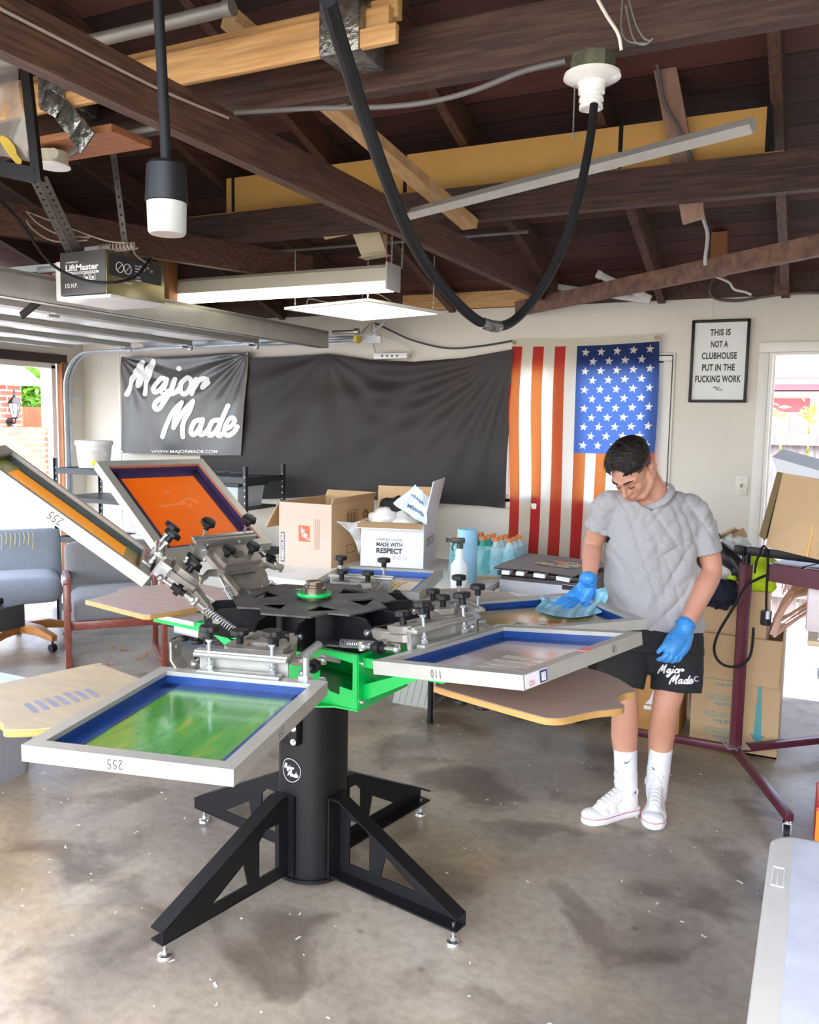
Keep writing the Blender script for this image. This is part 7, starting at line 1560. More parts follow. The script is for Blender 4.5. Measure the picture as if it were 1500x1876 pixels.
# socks and shoes
M_sock = mat('white_ribbed_sock', (0.84, 0.83, 0.86), 0.85, var=0.03, scale=10)
M_canvas = mat('white_canvas', (0.80, 0.78, 0.76), 0.8, var=0.06, scale=40, bump=0.06, bscale=300)
M_sole = mat('white_rubber_sole', (0.84, 0.83, 0.83), 0.4, var=0.03)
M_redl = mat('red_stripe', (0.58, 0.05, 0.12), 0.5)
for (heel, toe, an, kn, sw) in ((heelR, toeR, anR, knR, ((1145, 1397), (1157, 1392.5), (1147, 1403))), (heelL, toeL, anL, knL, ((1196, 1404), (1199.5, 1409), (1192, 1402)))):
    d = (toe-heel).normalized(); s = V((0, 0, 1)).cross(d)
    MS = Matrix((d, s, V((0, 0, 1)))).transposed().to_4x4(); MS.translation = heel
    Ln = (toe-heel).length+0.005
    k0 = an-V((0, 0, 0.02)); k1 = an*0.45+kn*0.55; k1 = an+(kn-an).normalized()*0.185
    b = MB(); P = spline([k0, an, (an+k1)/2, k1], 8); rs_ = []
    for i in range(len(P)): t = i/(len(P)-1); rs_.append(0.0445 if t < 0.3 else 0.0445+0.004*(t-0.3))
    rings = []
    for i, p in enumerate(P):
        t_ = (P[min(i+1, len(P)-1)]-P[max(i-1, 0)]).normalized(); X2 = (Lx-t_*Lx.dot(t_)).normalized(); Y2 = t_.cross(X2)
        rings.append([p+X2*((rs_[i]+0.0011*math.cos(k*PI/2*1.0*2))*math.cos(2*PI*k/96))+Y2*((rs_[i]+0.0011*math.cos(k*PI))*math.sin(2*PI*k/96)) for k in range(96)])
    b.loft(rings); bv = BVHTree.FromBMesh(b.bm); sk = wear('sock', b, M_sock)
    b = MB(); (x0, y0), (x1, y1), (x2, y2) = sw
    pts = [V((x0-(x1-x0)*0.18, y0-3.5, 0)), V((x0+(x1-x0)*0.02, y0+1.2, 0)), V((x0+(x1-x0)*0.45, (y0+y1)/2+1.2, 0)), V((x1, y1-1.5, 0))] if x1-x0 > 6 else [V((1192.6, 1403, 0)), V((1195.5, 1407, 0)), V((1198.0, 1410.5, 0))]
    b.tube([onmesh(bv, p.x, p.y, 0.0008) for p in pts], 0.002, 6, smooth=5, rs=[0.0016, 0.0030, 0.0024, 0.0007] if x1-x0 > 6 else [0.0008, 0.0022, 0.0034]); wear('sock_mark', b, M_ink_k, parent=sk)
    def outline(g=0.0, z=0.0):
        q = [(0.0-g, 0), (0.010-g*0.7, 0.026+g*0.7), (0.045, 0.034+g), (0.10, 0.034+g), (0.16, 0.042+g), (0.21, 0.048+g), (0.255, 0.040+g*0.9), (Ln-0.008+g*0.5, 0.022+g*0.4), (Ln+g, 0.0)]
        up_ = spline([V((x*Ln/0.285 if i not in (7, 8) else x, y, 0)) for i, (x, y) in enumerate(q)], 5); full = [(p.x, p.y) for p in up_]+[(p.x, -p.y) for p in up_[::-1][1:-1]]
        return [MS @ V((x, y, z)) for x, y in full]
    b = MB(); b.loft([outline(0.000, 0.0), outline(0.004, 0.004), outline(0.004, 0.030), outline(-0.002, 0.034)]); shoe = wear('shoe', b, M_sole, label='white rubber sole')
    b = MB(); o = outline(0.0045, 0.0285); b.tube(o, 0.0017, 6, closed=True); wear('sole_stripe', b, M_redl, parent=shoe)
    b = MB()
    for x, hw, h in ((0.045, 0.032, 0.075), (0.10, 0.034, 0.075), (0.15, 0.038, 0.062), (0.19, 0.042, 0.045), (0.225, 0.040, 0.034)): b.sph(MS @ V((x, 0, 0.030)), 1.0, (0.042 if x < 0.2 else 0.035, hw, h-0.008), MS.to_3x3(), 20, 14)
    top = an+(kn-an).normalized()*0.085
    limb(b, [MS @ V((0.055, 0, 0.05)), MS @ V((0.062, 0, 0.095)), top], [0.044, 0.0455, 0.0495], 24)
    limb(b, [MS @ V((0.10, 0, 0.095)), MS @ V((0.16, 0, 0.066)), MS @ V((0.205, 0, 0.046))], [0.030, 0.028, 0.026], 16)
    b = remesh(b, 0.004, 5); bmesh.ops.delete(b.bm, geom=[f for f in b.bm.faces if (f.calc_center_median()-top).dot((kn-an).normalized()) > 0.012], context='FACES')
    bv2 = BVHTree.FromBMesh(b.bm); upper = wear('upper', b, M_canvas, parent=shoe, label='white canvas high-top upper')
    b = MB(); b.sph(MS @ V((Ln-0.045, 0, 0.030)), 1.0, (0.046, 0.044, 0.026), MS.to_3x3(), 24, 14); wear('toe_cap', b, M_sole, parent=shoe)
    def onup(x, y, off=0.003):   # drop onto the instep
        o_ = MS @ V((x+0.10, y, 0.30)); dd = (MS.to_3x3() @ V((-0.10, 0, -0.22))).normalized(); h = bv2.ray_cast(o_, dd)
        return h[0]+h[1]*off if h[0] is not None else MS @ V((x, y, 0.08))
    b = MB()
    for k in range(7):
        x = 0.055+0.022*k; b.tube([onup(x, -0.020), onup(x+0.006, -0.008, 0.006), onup(x+0.012, 0.008, 0.006), onup(x+0.014, 0.020)], 0.0028, 6, smooth=3); b.tube([onup(x, 0.020), onup(x+0.008, 0.0, 0.008), onup(x+0.014, -0.020)], 0.0028, 6, smooth=3)
    wear('laces', b, M_sole, parent=shoe); b = MB()
    k_ = onup(0.055, 0.0, 0.008)
    for sg in (-1, 1): b.tube([k_, k_+s*(0.030*sg)+d*0.025+V((0, 0, 0.022)), k_+s*(0.050*sg)+d*0.030+V((0, 0, 0.0)), k_+s*(0.030*sg)+d*0.020+V((0, 0, -0.02)), k_], 0.0024, 6, smooth=6); b.tube([k_, k_+s*(0.028*sg)+d*0.03+V((0, 0, -0.03)), k_+s*(0.044*sg)+d*0.024+V((0, 0, -0.075))], 0.0024, 6, smooth=6)
    wear('lace_bow', b, M_sole, parent=shoe)
    b = MB()
    for k in range(6):
        for sg in (-1, 1): p = onup(0.058+0.024*k, 0.026*sg, 0.001); b.sph(p, 0.0026, u=8, v=6)
    wear('eyelets', b, M_galv, parent=shoe)
    inner = s if heel is heelR else -s
    hp = bv2.ray_cast(MS @ V((0.055, 0, 0.115))+inner*0.2, -inner)
    if hp[0] is not None:
        n_ = hp[1].normalized(); x_ = V((0, 0, 1)).cross(n_).normalized(); y_ = n_.cross(x_); c = hp[0]+n_*0.002
        b = MB(); b.cyl(c-n_*0.004, c, 0.021, n=28); pt_ = wear('ankle_patch', b, M_sole, parent=shoe, ang=35)
        b = MB(); P = [c+n_*0.0012+x_*(0.011*(1 if k % 2 == 0 else 0.4)*math.sin(k*PI/5))+y_*(0.011*(1 if k % 2 == 0 else 0.4)*math.cos(k*PI/5)) for k in range(10)]
        for k in range(10): b.poly([c+n_*0.0012, P[k], P[(k+1) % 10]])
        wear('patch_star', b, mat('navy_star', (0.04, 0.05, 0.20), 0.5), parent=shoe)
# the wiping cloth
def ragp(u, v):
    x = 986+(1108-986)*u+6*math.sin(v*5); y = 1119-10*(u-0.3)**2-(1-v)*(24+14*u)+9*math.sin(PI*u)*v+8*v*u
    z = 0.905+0.010*(0.5+0.5*mnoise.noise(V((u*6, v*5, 3))))+0.012*(0.5+0.5*math.sin(u*17+v*3))*v
    z += 0.075*max(0, u-0.70)/0.30*(1-v)+0.028*(1-v)**2+0.014*max(0, math.sin(u*23+v*2))*(0.3+0.7*v)
    return at(x, y, Z=z)
b = MB(); b.grid(ragp, 70, 36)
rag = solo('wiping_cloth', 'light blue wiping cloth crumpled under the gloved hand', 'cloth', b, mat('light_blue_cloth', (0.42, 0.74, 0.84), 0.85, var=0.12, scale=8, bump=0.15, bscale=160, transl=(0.2, 0.55, 0.7), tw=0.2), ang=80)
s2 = rag.modifiers.new('thickness', 'SOLIDIFY'); s2.thickness = 0.0016
# ------------------------------------------------------------------ seating at the left
M_tw = mat('grey_tweed', (0.17, 0.17, 0.175), 0.9, col2=(0.12, 0.12, 0.125), scale=220, bump=0.2, bscale=300, sheen=0.3)
M_twb = mat('blue_grey_tweed', (0.23, 0.26, 0.30), 0.9, col2=(0.15, 0.175, 0.21), scale=200, bump=0.2, bscale=300, sheen=0.3)
M_mah = mat('mahogany_wood', (0.24, 0.055, 0.032), 0.38, col2=(0.15, 0.032, 0.02), scale=6, stretch=(4, 4, 12), coat=0.3)
M_oak = mat('orange_oak', (0.46, 0.20, 0.055), 0.42, col2=(0.34, 0.13, 0.035), scale=5, stretch=(3, 3, 10))
ac = thing('armchair', 'grey upholstered armchair with mahogany sled frame', 'chair', (-4.28, 4.26, 0), rad(48.7))
def cushion(b, c, d, R=None, rnd_=0.045, bulge=0.02):
    b2 = bmesh.new(); bmesh.ops.create_cube(b2, size=2.0); bmesh.ops.subdivide_edges(b2, edges=list(b2.edges), cuts=9, use_grid_fill=True)
    vs = list(b2.verts)
    for v in vs:
        p = v.co.copy(); h = V((d[0]/2, d[1]/2, d[2]/2)); pp = V((p.x*h.x, p.y*h.y, p.z*h.z)); r = min(rnd_, min(h)*0.98)
        inn = V((max(-h.x+r, min(h.x-r, pp.x)), max(-h.y+r, min(h.y-r, pp.y)), max(-h.z+r, min(h.z-r, pp.z)))); dd = pp-inn
        if dd.length > 1e-9: pp = inn+dd.normalized()*min(r, dd.length) if dd.length > r else inn+dd
        pp.z += bulge*(1-p.x**2)*(1-p.y**2)*(1 if p.z > 0 else -1)
        v.co = V(c)+(R @ pp if R is not None else pp)
    me = bpy.data.meshes.new('t'); b2.to_mesh(me); b2.free(); b.bm.from_mesh(me); bpy.data.meshes.remove(me); return b
b = MB(); cushion(b, (0, 0.0, 0.40), (0.53, 0.56, 0.15)); part(ac, 'seat', b, M_tw, ang=80)
Rb = Matrix.Rotation(rad(-14), 3, 'X')
b = MB(); cushion(b, (0, 0.275, 0.625), (0.60, 0.11, 0.31), Rb, 0.05, 0.0); part(ac, 'backrest', b, M_tw, ang=80)
b = MB(); b.box((0, 0.245, 0.485), (0.54, 0.08, 0.12), Rb, 0.01); part(ac, 'lower_back_panel', b, M_tw)
for s in (-1, 1):
    x = s*0.295
    b = MB(); b.beam((x, -0.30, 0.0), (x, -0.30, 0.60), 0.038, 0.05, (0, 1, 0), 0.004); part(ac, 'leg', b, M_mah)
    b = MB(); b.beam((x, 0.24, 0.0), (x, 0.20, 0.56), 0.038, 0.05, (0, 1, 0), 0.004); part(ac, 'leg', b, M_mah)
    b = MB(); b.beam((x, -0.33, 0.605), (x, 0.24, 0.575), 0.048, 0.032, bev=0.008); part(ac, 'armrest', b, M_mah)
    b = MB(); b.beam((x, -0.32, 0.022), (x, 0.26, 0.022), 0.038, 0.040, bev=0.004); part(ac, 'sled_rail', b, M_mah)
b = MB(); b.beam((-0.28, -0.285, 0.315), (0.28, -0.285, 0.315), 0.03, 0.055, bev=0.003); part(ac, 'front_rail', b, M_mah)
oc = thing('office_chair', 'blue grey upholstered swivel chair with orange wooden star base', 'chair', (-5.13, 4.20, 0), rad(52))
b = MB(); cushion(b, (0, -0.02, 0.43), (0.56, 0.54, 0.17), None, 0.07, 0.015); part(oc, 'seat', b, M_twb, ang=80)
b = MB(); cushion(b, (0, 0.27, 0.61), (0.62, 0.13, 0.40), Matrix.Rotation(rad(-12), 3, 'X'), 0.06, 0.0); part(oc, 'backrest', b, M_twb, ang=80)
b = MB(); b.cyl((0, 0, 0.13), (0, 0, 0.34), 0.030, n=20); b.lathe([(0.03, 0.20), (0.036, 0.205), (0.036, 0.25), (0.03, 0.255)]); b.box((0, 0, 0.345), (0.20, 0.22, 0.025)); b.box((0.07, 0.03, 0.32), (0.14, 0.05, 0.05), bev=0.01); part(oc, 'gas_column', b, mat('dusty_dark_steel', (0.10, 0.10, 0.095), 0.5, 0.3))
for k in range(5):
    a = rad(18+72*k); c_, s_ = math.cos(a), math.sin(a)
    b = MB(); b.loft([[(c_*r-s_*w, s_*r+c_*w, z) for w, z in ((-hw, z0), (hw, z0), (hw, z1), (-hw, z1))] for r, hw, z0, z1 in ((0.02, 0.034, 0.10, 0.17), (0.20, 0.030, 0.10, 0.165), (0.36, 0.022, 0.075, 0.115))], smooth=False); lgx = part(oc, 'base_leg', b, M_oak)
    b = MB(); b.cyl((c_*0.34, s_*0.34, 0.045), (c_*0.34, s_*0.34, 0.08), 0.008); b.cyl((c_*0.34-s_*0.02, s_*0.34+c_*0.02, 0.026), (c_*0.34+s_*0.02, s_*0.34-c_*0.02, 0.026), 0.026, n=18); part(lgx, 'castor', b, M_blackp)
b = MB(); rnd = random.Random(2)
for k in range(8): x = -0.10+0.03*k; b.tube([(x, 0.215-0.01, 0.80-0.02*rnd.random()), (x+0.005, 0.185, 0.76), (x-0.002, 0.178, 0.72-0.05*rnd.random())], 0.0025, 5, smooth=3)
part(oc, 'loose_thread', b, mat('yellow_thread', (0.62, 0.52, 0.16), 0.7), label='torn yellow threads on the chair back')
# black tool case on a stool at the left edge, with a meter on top
st = thing('stool', 'low dark stool under the black tool case at the left edge', 'stool', (-4.55, 3.28, 0))
b = MB(); b.bb((-4.75, 3.12, 0.40), (-4.36, 3.42, 0.43), bev=0.004); part(st, 'seat', b, M_blackp, world=True)
for x in (-4.72, -4.39):
    for y in (3.15, 3.39): b = MB(); b.cyl((x, y, 0), (x, y, 0.40), 0.012); part(st, 'leg', b, M_blackp, world=True)
tc_ = thing('tool_case', 'matte black tool case at the left edge of the photo', 'case', (-4.45, 3.30, 0.431))
b = MB(); b.bb((-4.80, 3.18, 0.431), (-4.105, 3.40, 0.565), bev=0.004); part(tc_, 'case', b, mat('matte_black_case', (0.025, 0.025, 0.027), 0.6, var=0.1), world=True)
b = MB(); b.bb((-4.80, 3.176, 0.52), (-4.10, 3.18, 0.524)); part(tc_, 'lid_seam', b, M_ink_k, world=True)
mt_ = thing('tape_tool', 'black tool with an orange chevron end lying on the black case', 'tool', (-4.3, 3.27, 0.566))
b = MB(); b.bb((-4.70, 3.22, 0.567), (-4.17, 3.32, 0.610), bev=0.014); part(mt_, 'body', b, M_blackp, world=True)
b = MB(); b.plate([(-4.60, 0.567), (-4.36, 0.567), (-4.315, 0.578), (-4.315, 0.605), (-4.35, 0.618), (-4.60, 0.618)], [[(-4.56, 0.58), (-4.40, 0.58), (-4.40, 0.606), (-4.56, 0.606)][::-1]], 0.012, Matrix(((1, 0, 0, 0), (0, 0, 1, 3.205), (0, 1, 0, 0), (0, 0, 0, 1)))); og = part(mt_, 'orange_grip', b, mat('orange_grip', (0.75, 0.30, 0.04), 0.45), world=True)
b = MB(); stroke(b, [(-4.375, 0.605), (-4.355, 0.5925)], 0.003, lambda x, y: V((x, 3.2035, y))); stroke(b, [(-4.355, 0.5925), (-4.375, 0.58)], 0.003, lambda x, y: V((x, 3.2035, y))); part(og, 'chevron', b, M_ink_k, world=True)
# grey tub with lid under the left platen
gt = thing('grey_tub', 'grey plastic storage tub with pale lid on the floor at lower left', 'tub', (-3.5, 2.42, 0))
b = MB()
def rrect(x0, x1, y0, y1, r, z, n=5):
    P = []
    for cx, cy, a0 in ((x1-r, y1-r, 0), (x0+r, y1-r, PI/2), (x0+r, y0+r, PI), (x1-r, y0+r, 1.5*PI)):
        for k in range(n+1): a = a0+PI/2*k/n; P.append((cx+r*math.cos(a), cy+r*math.sin(a), z))
    return P
b.loft([rrect(-3.82, -3.235, 2.10, 2.70, 0.06, 0.0), rrect(-3.83, -3.215, 2.08, 2.72, 0.06, 0.20), rrect(-3.84, -3.205, 2.07, 2.73, 0.06, 0.395)]); part(gt, 'tub', b, mat('grey_tub_plastic', (0.26, 0.27, 0.29), 0.4, var=0.06), world=True)
b = MB(); b.loft([rrect(-3.86, -3.19, 2.05, 2.75, 0.05, 0.385), rrect(-3.86, -3.19, 2.05, 2.75, 0.05, 0.415), rrect(-3.82, -3.23, 2.09, 2.71, 0.05, 0.418), rrect(-3.80, -3.25, 2.11, 2.69, 0.04, 0.408)]); b.bb((-3.78, 2.30, 0.405), (-3.27, 2.34, 0.420)); b.bb((-3.78, 2.50, 0.405), (-3.27, 2.54, 0.420)); part(gt, 'lid', b, mat('pale_blue_lid', (0.34, 0.41, 0.50), 0.3, var=0.05), world=True)
DG = 'dry leaves on the floor by the armchair'
for k, (px, py) in enumerate(((225, 1191), (205, 1187), (200, 1218), (250, 1207), (262, 1203), (268, 1199))):
    p = at(px, py, Z=0.004); b = MB(); s = 0.03 if k in (0, 2) else 0.02
    b.grid(lambda u, v: V((p.x+s*(u-.5)*2, p.y+s*0.5*(v-.5)*2*math.sin(PI*max(.05, min(.95, u))), 0.004+0.012*(v-.5)**2*4*math.sin(PI*u))), 6, 4); solo('dry_leaf', 'curled orange-brown dry leaf on the floor under the armchair', 'leaf', b, mat('dry_leaf', (0.52, 0.18, 0.08), 0.7, var=0.3), DG)
b = MB(); b.bb((-6.2, 3.9, 0.001), (-5.95, 4.1, 0.002)); b.bm.free()

# ------------------------------------------------------------------ right side: cartons, flash dryer, bins, table
M_cardL = mat('moving_carton_board', (0.50, 0.335, 0.175), 0.75, col2=(0.45, 0.29, 0.15), scale=3, bump=0.03, bscale=40)
M_teal = mat('teal_print', (0.10, 0.30, 0.30), 0.7, var=0.1)
BX0, BX1, BY0, BY1, BH = -0.535, -0.115, 4.51, 4.96, 0.60
bgx = thing('large_carton', 'large brown moving carton with a teal arrow under the folded flap', 'box', ((BX0+BX1)/2, (BY0+BY1)/2, 0))
b = MB(); t = 0.008; b.bb((BX0, BY0, 0), (BX1, BY0+t, BH)); b.bb((BX0, BY1-t, 0), (BX1, BY1, BH)); b.bb((BX0, BY0+t, 0), (BX0+t, BY1-t, BH)); b.bb((BX1-t, BY0+t, 0), (BX1, BY1-t, BH)); b.bb((BX0, BY0, 0), (BX1, BY1, t)); part(bgx, 'carton', b, M_cardL, world=True)
b = MB(); b.loft([[(BX0+0.005, BY0-0.006, BH+0.004), (BX1-0.005, BY0-0.006, BH+0.0), (BX1-0.01, BY0-0.024, BH-0.235), (BX0+0.002, BY0-0.020, BH-0.215)], [(BX0+0.005, BY0-0.001, BH+0.004), (BX1-0.005, BY0-0.001, BH+0.0), (BX1-0.01, BY0-0.018, BH-0.235), (BX0+0.002, BY0-0.014, BH-0.215)]], smooth=False); part(bgx, 'flap', b, M_cardL, world=True)
b = MB(); b.plate([(-0.21, 0.06), (-0.175, 0.11), (-0.192, 0.11), (-0.202, 0.36), (-0.218, 0.36), (-0.228, 0.11), (-0.245, 0.11)], [], 0.001, Matrix(((1, 0, 0, 0), (0, 0, -1, BY0-0.0005), (0, 1, 0, 0), (0, 0, 0, 1)))); part(bgx, 'teal_arrow', b, M_teal, world=True)
for k, (tx, z) in enumerate((('Large Box', 0.345), ('Medium Box', 0.24), ('Small Box', 0.15), ('Book Box', 0.065))):
    b = text_mb(tx, 0.11, 0.020, bold=0.02); b.xf(frame((-0.37, BY0-0.0012, z), (-1, 0, 0), (0, 0, -1))); part(bgx, 'lettering', b, M_teal, world=True)
    b = MB()
    for j in range(3): b.bb((-0.47, BY0-0.0012, z+0.022+0.011*j), (-0.34+0.01*j, BY0-0.0004, z+0.025+0.011*j))
    part(bgx, 'small_print', b, M_teal, world=True)
b = text_mb('wardrobe', 0.24, 0.040, bold=0.02); b.xf(frame((BX1+0.0006, BY0+0.22, 0.20), (0, -1, 0), (0, 0, -1))); part(bgx, 'side_lettering', b, M_teal, world=True)
ub = thing('upper_carton', 'open brown carton full of clothes standing inside the large carton', 'box', (-0.35, 4.70, 0.3))
b = MB(); u0, u1, v0, v1, hz_ = BX0+0.015, -0.20, BY0+0.03, BY1-0.02, 0.835
b.bb((u0, v0, 0.012), (u1, v0+t, hz_)); b.bb((u0, v1-t, 0.012), (u1, v1, hz_)); b.bb((u0, v0+t, 0.012), (u0+t, v1-t, hz_)); b.bb((u1-t, v0+t, 0.012), (u1, v1-t, hz_)); b.bb((u0, v0, 0.012), (u1, v1, 0.02)); part(ub, 'carton', b, M_card, world=True)
def garment(label, c, s, seed, m, amp=0.35): b = MB(); blob(b, c, s, seed, amp, 1.8, (36, 22)); return solo('clothing', label, 'clothing', b, m, ang=80)
M_blk = mat('black_cloth_soft', (0.012, 0.012, 0.015), 0.75, var=0.2); M_navy = mat('navy_denim', (0.010, 0.013, 0.028), 0.85, var=0.3, scale=40); M_neon = mat('neon_yellow_fabric', (0.62, 0.85, 0.02), 0.7, var=0.06)
garment('navy garment draped over the front edge of the upper carton', (-0.43, 4.515, 0.815), (0.095, 0.055, 0.075), 3, M_navy)
b = MB(); b.plate([(-0.545, 0.80), (-0.315, 0.83), (-0.39, 0.735), (-0.425, 0.765), (-0.455, 0.74)], [], 0.012, Matrix(((1, 0, 0, 0), (0, 0, -1, 4.497), (0, 1, 0, 0), (0, 0, 0, 1)))); solo('clothing', 'black flap of cloth hanging over the upper carton front', 'clothing', b, M_navy)
garment('white garment heaped on the left of the clothes carton', (-0.475, 4.62, 0.90), (0.075, 0.08, 0.10), 8, M_tee)
garment('grey white shirt in the middle of the clothes heap', (-0.39, 4.63, 0.905), (0.09, 0.08, 0.09), 12, mat('grey_white_knit', (0.66, 0.62, 0.60), 0.85, var=0.12))
b = MB(); b.tube([(-0.50, 4.60, 1.045), (-0.43, 4.59, 1.01), (-0.36, 4.58, 0.95), (-0.33, 4.57, 0.88)], 0.045, 14, smooth=6, rs=[0.030, 0.045, 0.050, 0.046, 0.036]); solo('clothing', 'black shiny sleeve lying across the clothes heap', 'clothing', b, mat('black_nylon', (0.014, 0.014, 0.016), 0.35), ang=80)
garment('neon yellow shirt in the clothes heap behind the maroon post', (-0.26, 4.62, 0.91), (0.09, 0.08, 0.11), 21, M_neon)
garment('neon yellow cuff peeping out left of the maroon post', (-0.365, 4.565, 0.885), (0.035, 0.03, 0.035), 25, M_neon)
garment('white bag at the top of the clothes heap', (-0.395, 4.68, 1.02), (0.085, 0.08, 0.075), 31, M_tee)
b = MB(); b.tube([(-0.485+0.028*math.cos(k*PI/8), 4.60, 1.085+0.022*math.sin(k*PI/8)) for k in range(16)], 0.014, 8, closed=True); solo('black_roll', 'small black roll on top of the clothes heap', 'roll', b, M_blackp)
b = MB(); b.beam(at(1318, 985, Y=4.66), at(1350, 968, Y=4.66), 0.10, 0.012, (0, 0.2, 1)); b.beam(at(1330, 990, Y=4.70), at(1366, 975, Y=4.70), 0.004, 0.05, (0, 0, 1)); solo('small_carton', 'small torn brown carton lid on top of the clothes heap', 'box', b, M_card)
b = MB(); b.grid(lambda u, v: at(1330+40*u, 1000-28*math.sin(PI*u)*0.7-10+20*v, Y=4.72+0.02*math.sin(u*9+v*7)), 14, 8); solo('plastic_wrap', 'clear crinkled plastic on top of the clothes heap', 'plastic wrap', b, MATS['clear_plastic'], ang=80)
# bundle of wire and wood hangers
HG = 'hangers bundled in the large carton'; rnd = random.Random(9)
M_hw = mat('orange_hanger_wood', (0.55, 0.24, 0.09), 0.4, col2=(0.72, 0.45, 0.36), scale=3)
def hangershape(b): 
    b.tube([(0, 0, 0.20), (0.02, 0, 0.23), (0.0, 0, 0.26), (-0.025, 0, 0.24)], 0.0025, 5, smooth=4)
    b.tube([(0, 0, 0.20), (-0.10, 0, 0.16), (-0.20, 0, 0.09)], 0.009, 6, smooth=4); b.tube([(0, 0, 0.20), (0.10, 0, 0.16), (0.20, 0, 0.09)], 0.009, 6, smooth=4); b.tube([(-0.20, 0, 0.09), (0.20, 0, 0.09)], 0.004, 5)
b = MB(); hangershape(b); hme = b.mesh('hanger', M_hw)
for k in range(11):
    o = link('clothes_hanger', hme); autosmooth(o) if k == 0 else None
    tag(o, 'orange wooden clothes hanger in the bundle stuffed behind the carton flap', 'hanger', HG)
    o.matrix_basis = Matrix.Translation((0.025+0.004*(k % 3), 4.56+0.024*k, 0.675+0.008*(k % 4))) @ Euler((rad(rnd.uniform(-6, 6)), rad(-36+rnd.uniform(-7, 7)), rad(14+rnd.uniform(-8, 8)))).to_matrix().to_4x4() @ Matrix.Scale(0.95, 4)
# amber carton behind the person's legs
b_ = thing('amber_carton', 'orange-brown carton with white printing behind the legs of the person', 'box', (-0.75, 4.75, 0))
b = MB(); b.bb((-0.88, 4.58, 0), (-0.60, 4.95, 0.335), bev=0.003); part(b_, 'carton', b, mat('orange_brown_card', (0.56, 0.27, 0.075), 0.65, var=0.08), world=True)
b = MB(); b.bb((-0.785, 4.5785, 0.13), (-0.70, 4.58, 0.15)); b.plate([(-0.78, 0.16), (-0.71, 0.16), (-0.735, 0.25), (-0.755, 0.19)], [], 0.001, Matrix(((1, 0, 0, 0), (0, 0, -1, 4.579), (0, 1, 0, 0), (0, 0, 0, 1)))); part(b_, 'white_print', b, M_ink_w, world=True)
# flash dryer on its maroon stand
RX, RYY = -0.295, 4.30
fd = thing('flash_dryer', 'maroon flash dryer on a wheeled stand with a black swing arm', 'flash dryer', (RX, RYY, 0))
pt = at(1386, 1035, Y=RYY); b = MB(); b.cyl((RX, RYY, 0.10), (RX, RYY, pt.z), 0.029, n=8); b.cyl((RX, RYY, 0.80), (RX, RYY, pt.z+0.002), 0.031, n=8); part(fd, 'post', b, M_maroon, world=True)
zc_ = at(1386, 1010, Y=RYY).z
b = MB(); b.cyl((RX, RYY, pt.z), (RX, RYY, zc_), 0.020, n=20); part(fd, 'inner_post', b, M_black, world=True)
e = at(1530, 1032, Y=3.95)
b = MB(); b.beam((RX-0.035, RYY+0.012, zc_), (e.x+0.3, e.y-0.02, e.z), 0.035, 0.040, bev=0.006); b.box((RX-0.02, RYY+0.008, zc_), (0.06, 0.06, 0.045), Matrix.Rotation(-0.5, 3, 'Z'), 0.008); part(fd, 'swing_arm', b, M_black, world=True)
hp_ = [at(1408, 1033, Y=4.22), at(1560, 1056, Y=3.90)]
b = MB(); b.loft([[V((p.x, p.y, p.z)), V((p.x+0.20, p.y+0.45, p.z)), V((p.x+0.20, p.y+0.45, p.z-0.075)), V((p.x, p.y, p.z-0.080))] for p in hp_], smooth=False); part(fd, 'heater_head', b, M_maroon, world=True)
b = MB(); d_ = hp_[1]-hp_[0]
for f_ in (0.0, 0.43): b.loft([[hp_[0]+d_*(f_+0.012)+V((0.008, 0.01, 0.002)), hp_[0]+d_*(f_+0.40)+V((0.008, 0.01, 0.002)), hp_[0]+d_*(f_+0.40)+V((0.19, 0.43, 0.002)), hp_[0]+d_*(f_+0.012)+V((0.19, 0.43, 0.002))], [hp_[0]+d_*(f_+0.012)+V((0.008, 0.01, 0.008)), hp_[0]+d_*(f_+0.40)+V((0.008, 0.01, 0.008)), hp_[0]+d_*(f_+0.40)+V((0.19, 0.43, 0.008)), hp_[0]+d_*(f_+0.012)+V((0.19, 0.43, 0.008))]], smooth=False)
part(fd, 'head_top_panel', b, mat('dusty_mauve_panel', (0.26, 0.17, 0.17), 0.5, var=0.15), world=True)
for (ex, ey, wheel) in ((-0.03, 3.62, True), (-0.87, 4.30, False), (0.32, 4.86, True)):
    b = MB(); b.beam((RX, RYY, 0.095), (ex, ey, 0.095), 0.034, 0.034, bev=0.002); b.cyl((RX+(ex-RX)*0.08, RYY+(ey-RYY)*0.08, 0.112), (RX+(ex-RX)*0.08, RYY+(ey-RYY)*0.08, 0.118), 0.008, n=8); lg_ = part(fd, 'base_leg', b, M_maroon, world=True)
    d2 = V((ex-RX, ey-RYY, 0)).normalized(); cx_, cy_ = ex-d2.x*0.02, ey-d2.y*0.02
    b = MB(); b.cyl((cx_, cy_, 0.06), (cx_, cy_, 0.085), 0.010); b.bb((cx_-0.017, cy_-0.022, 0.025), (cx_-0.014, cy_+0.012, 0.068)); b.bb((cx_+0.014, cy_-0.022, 0.025), (cx_+0.017, cy_+0.012, 0.068)); b.bb((cx_-0.017, cy_-0.015, 0.062), (cx_+0.017, cy_+0.015, 0.068)); cs = part(lg_, 'castor_fork', b, M_chrome, world=True)
    b = MB(); b.cyl((cx_-0.011, cy_-0.012, 0.030), (cx_+0.011, cy_-0.012, 0.030), 0.030, n=24); part(lg_, 'castor_wheel', b, M_blackm, world=True)
b = MB(); b.box((RX, RYY, 0.114), (0.11, 0.11, 0.006), Matrix.Rotation(0.4, 3, 'Z')); part(fd, 'base_plate', b, M_steel, world=True)
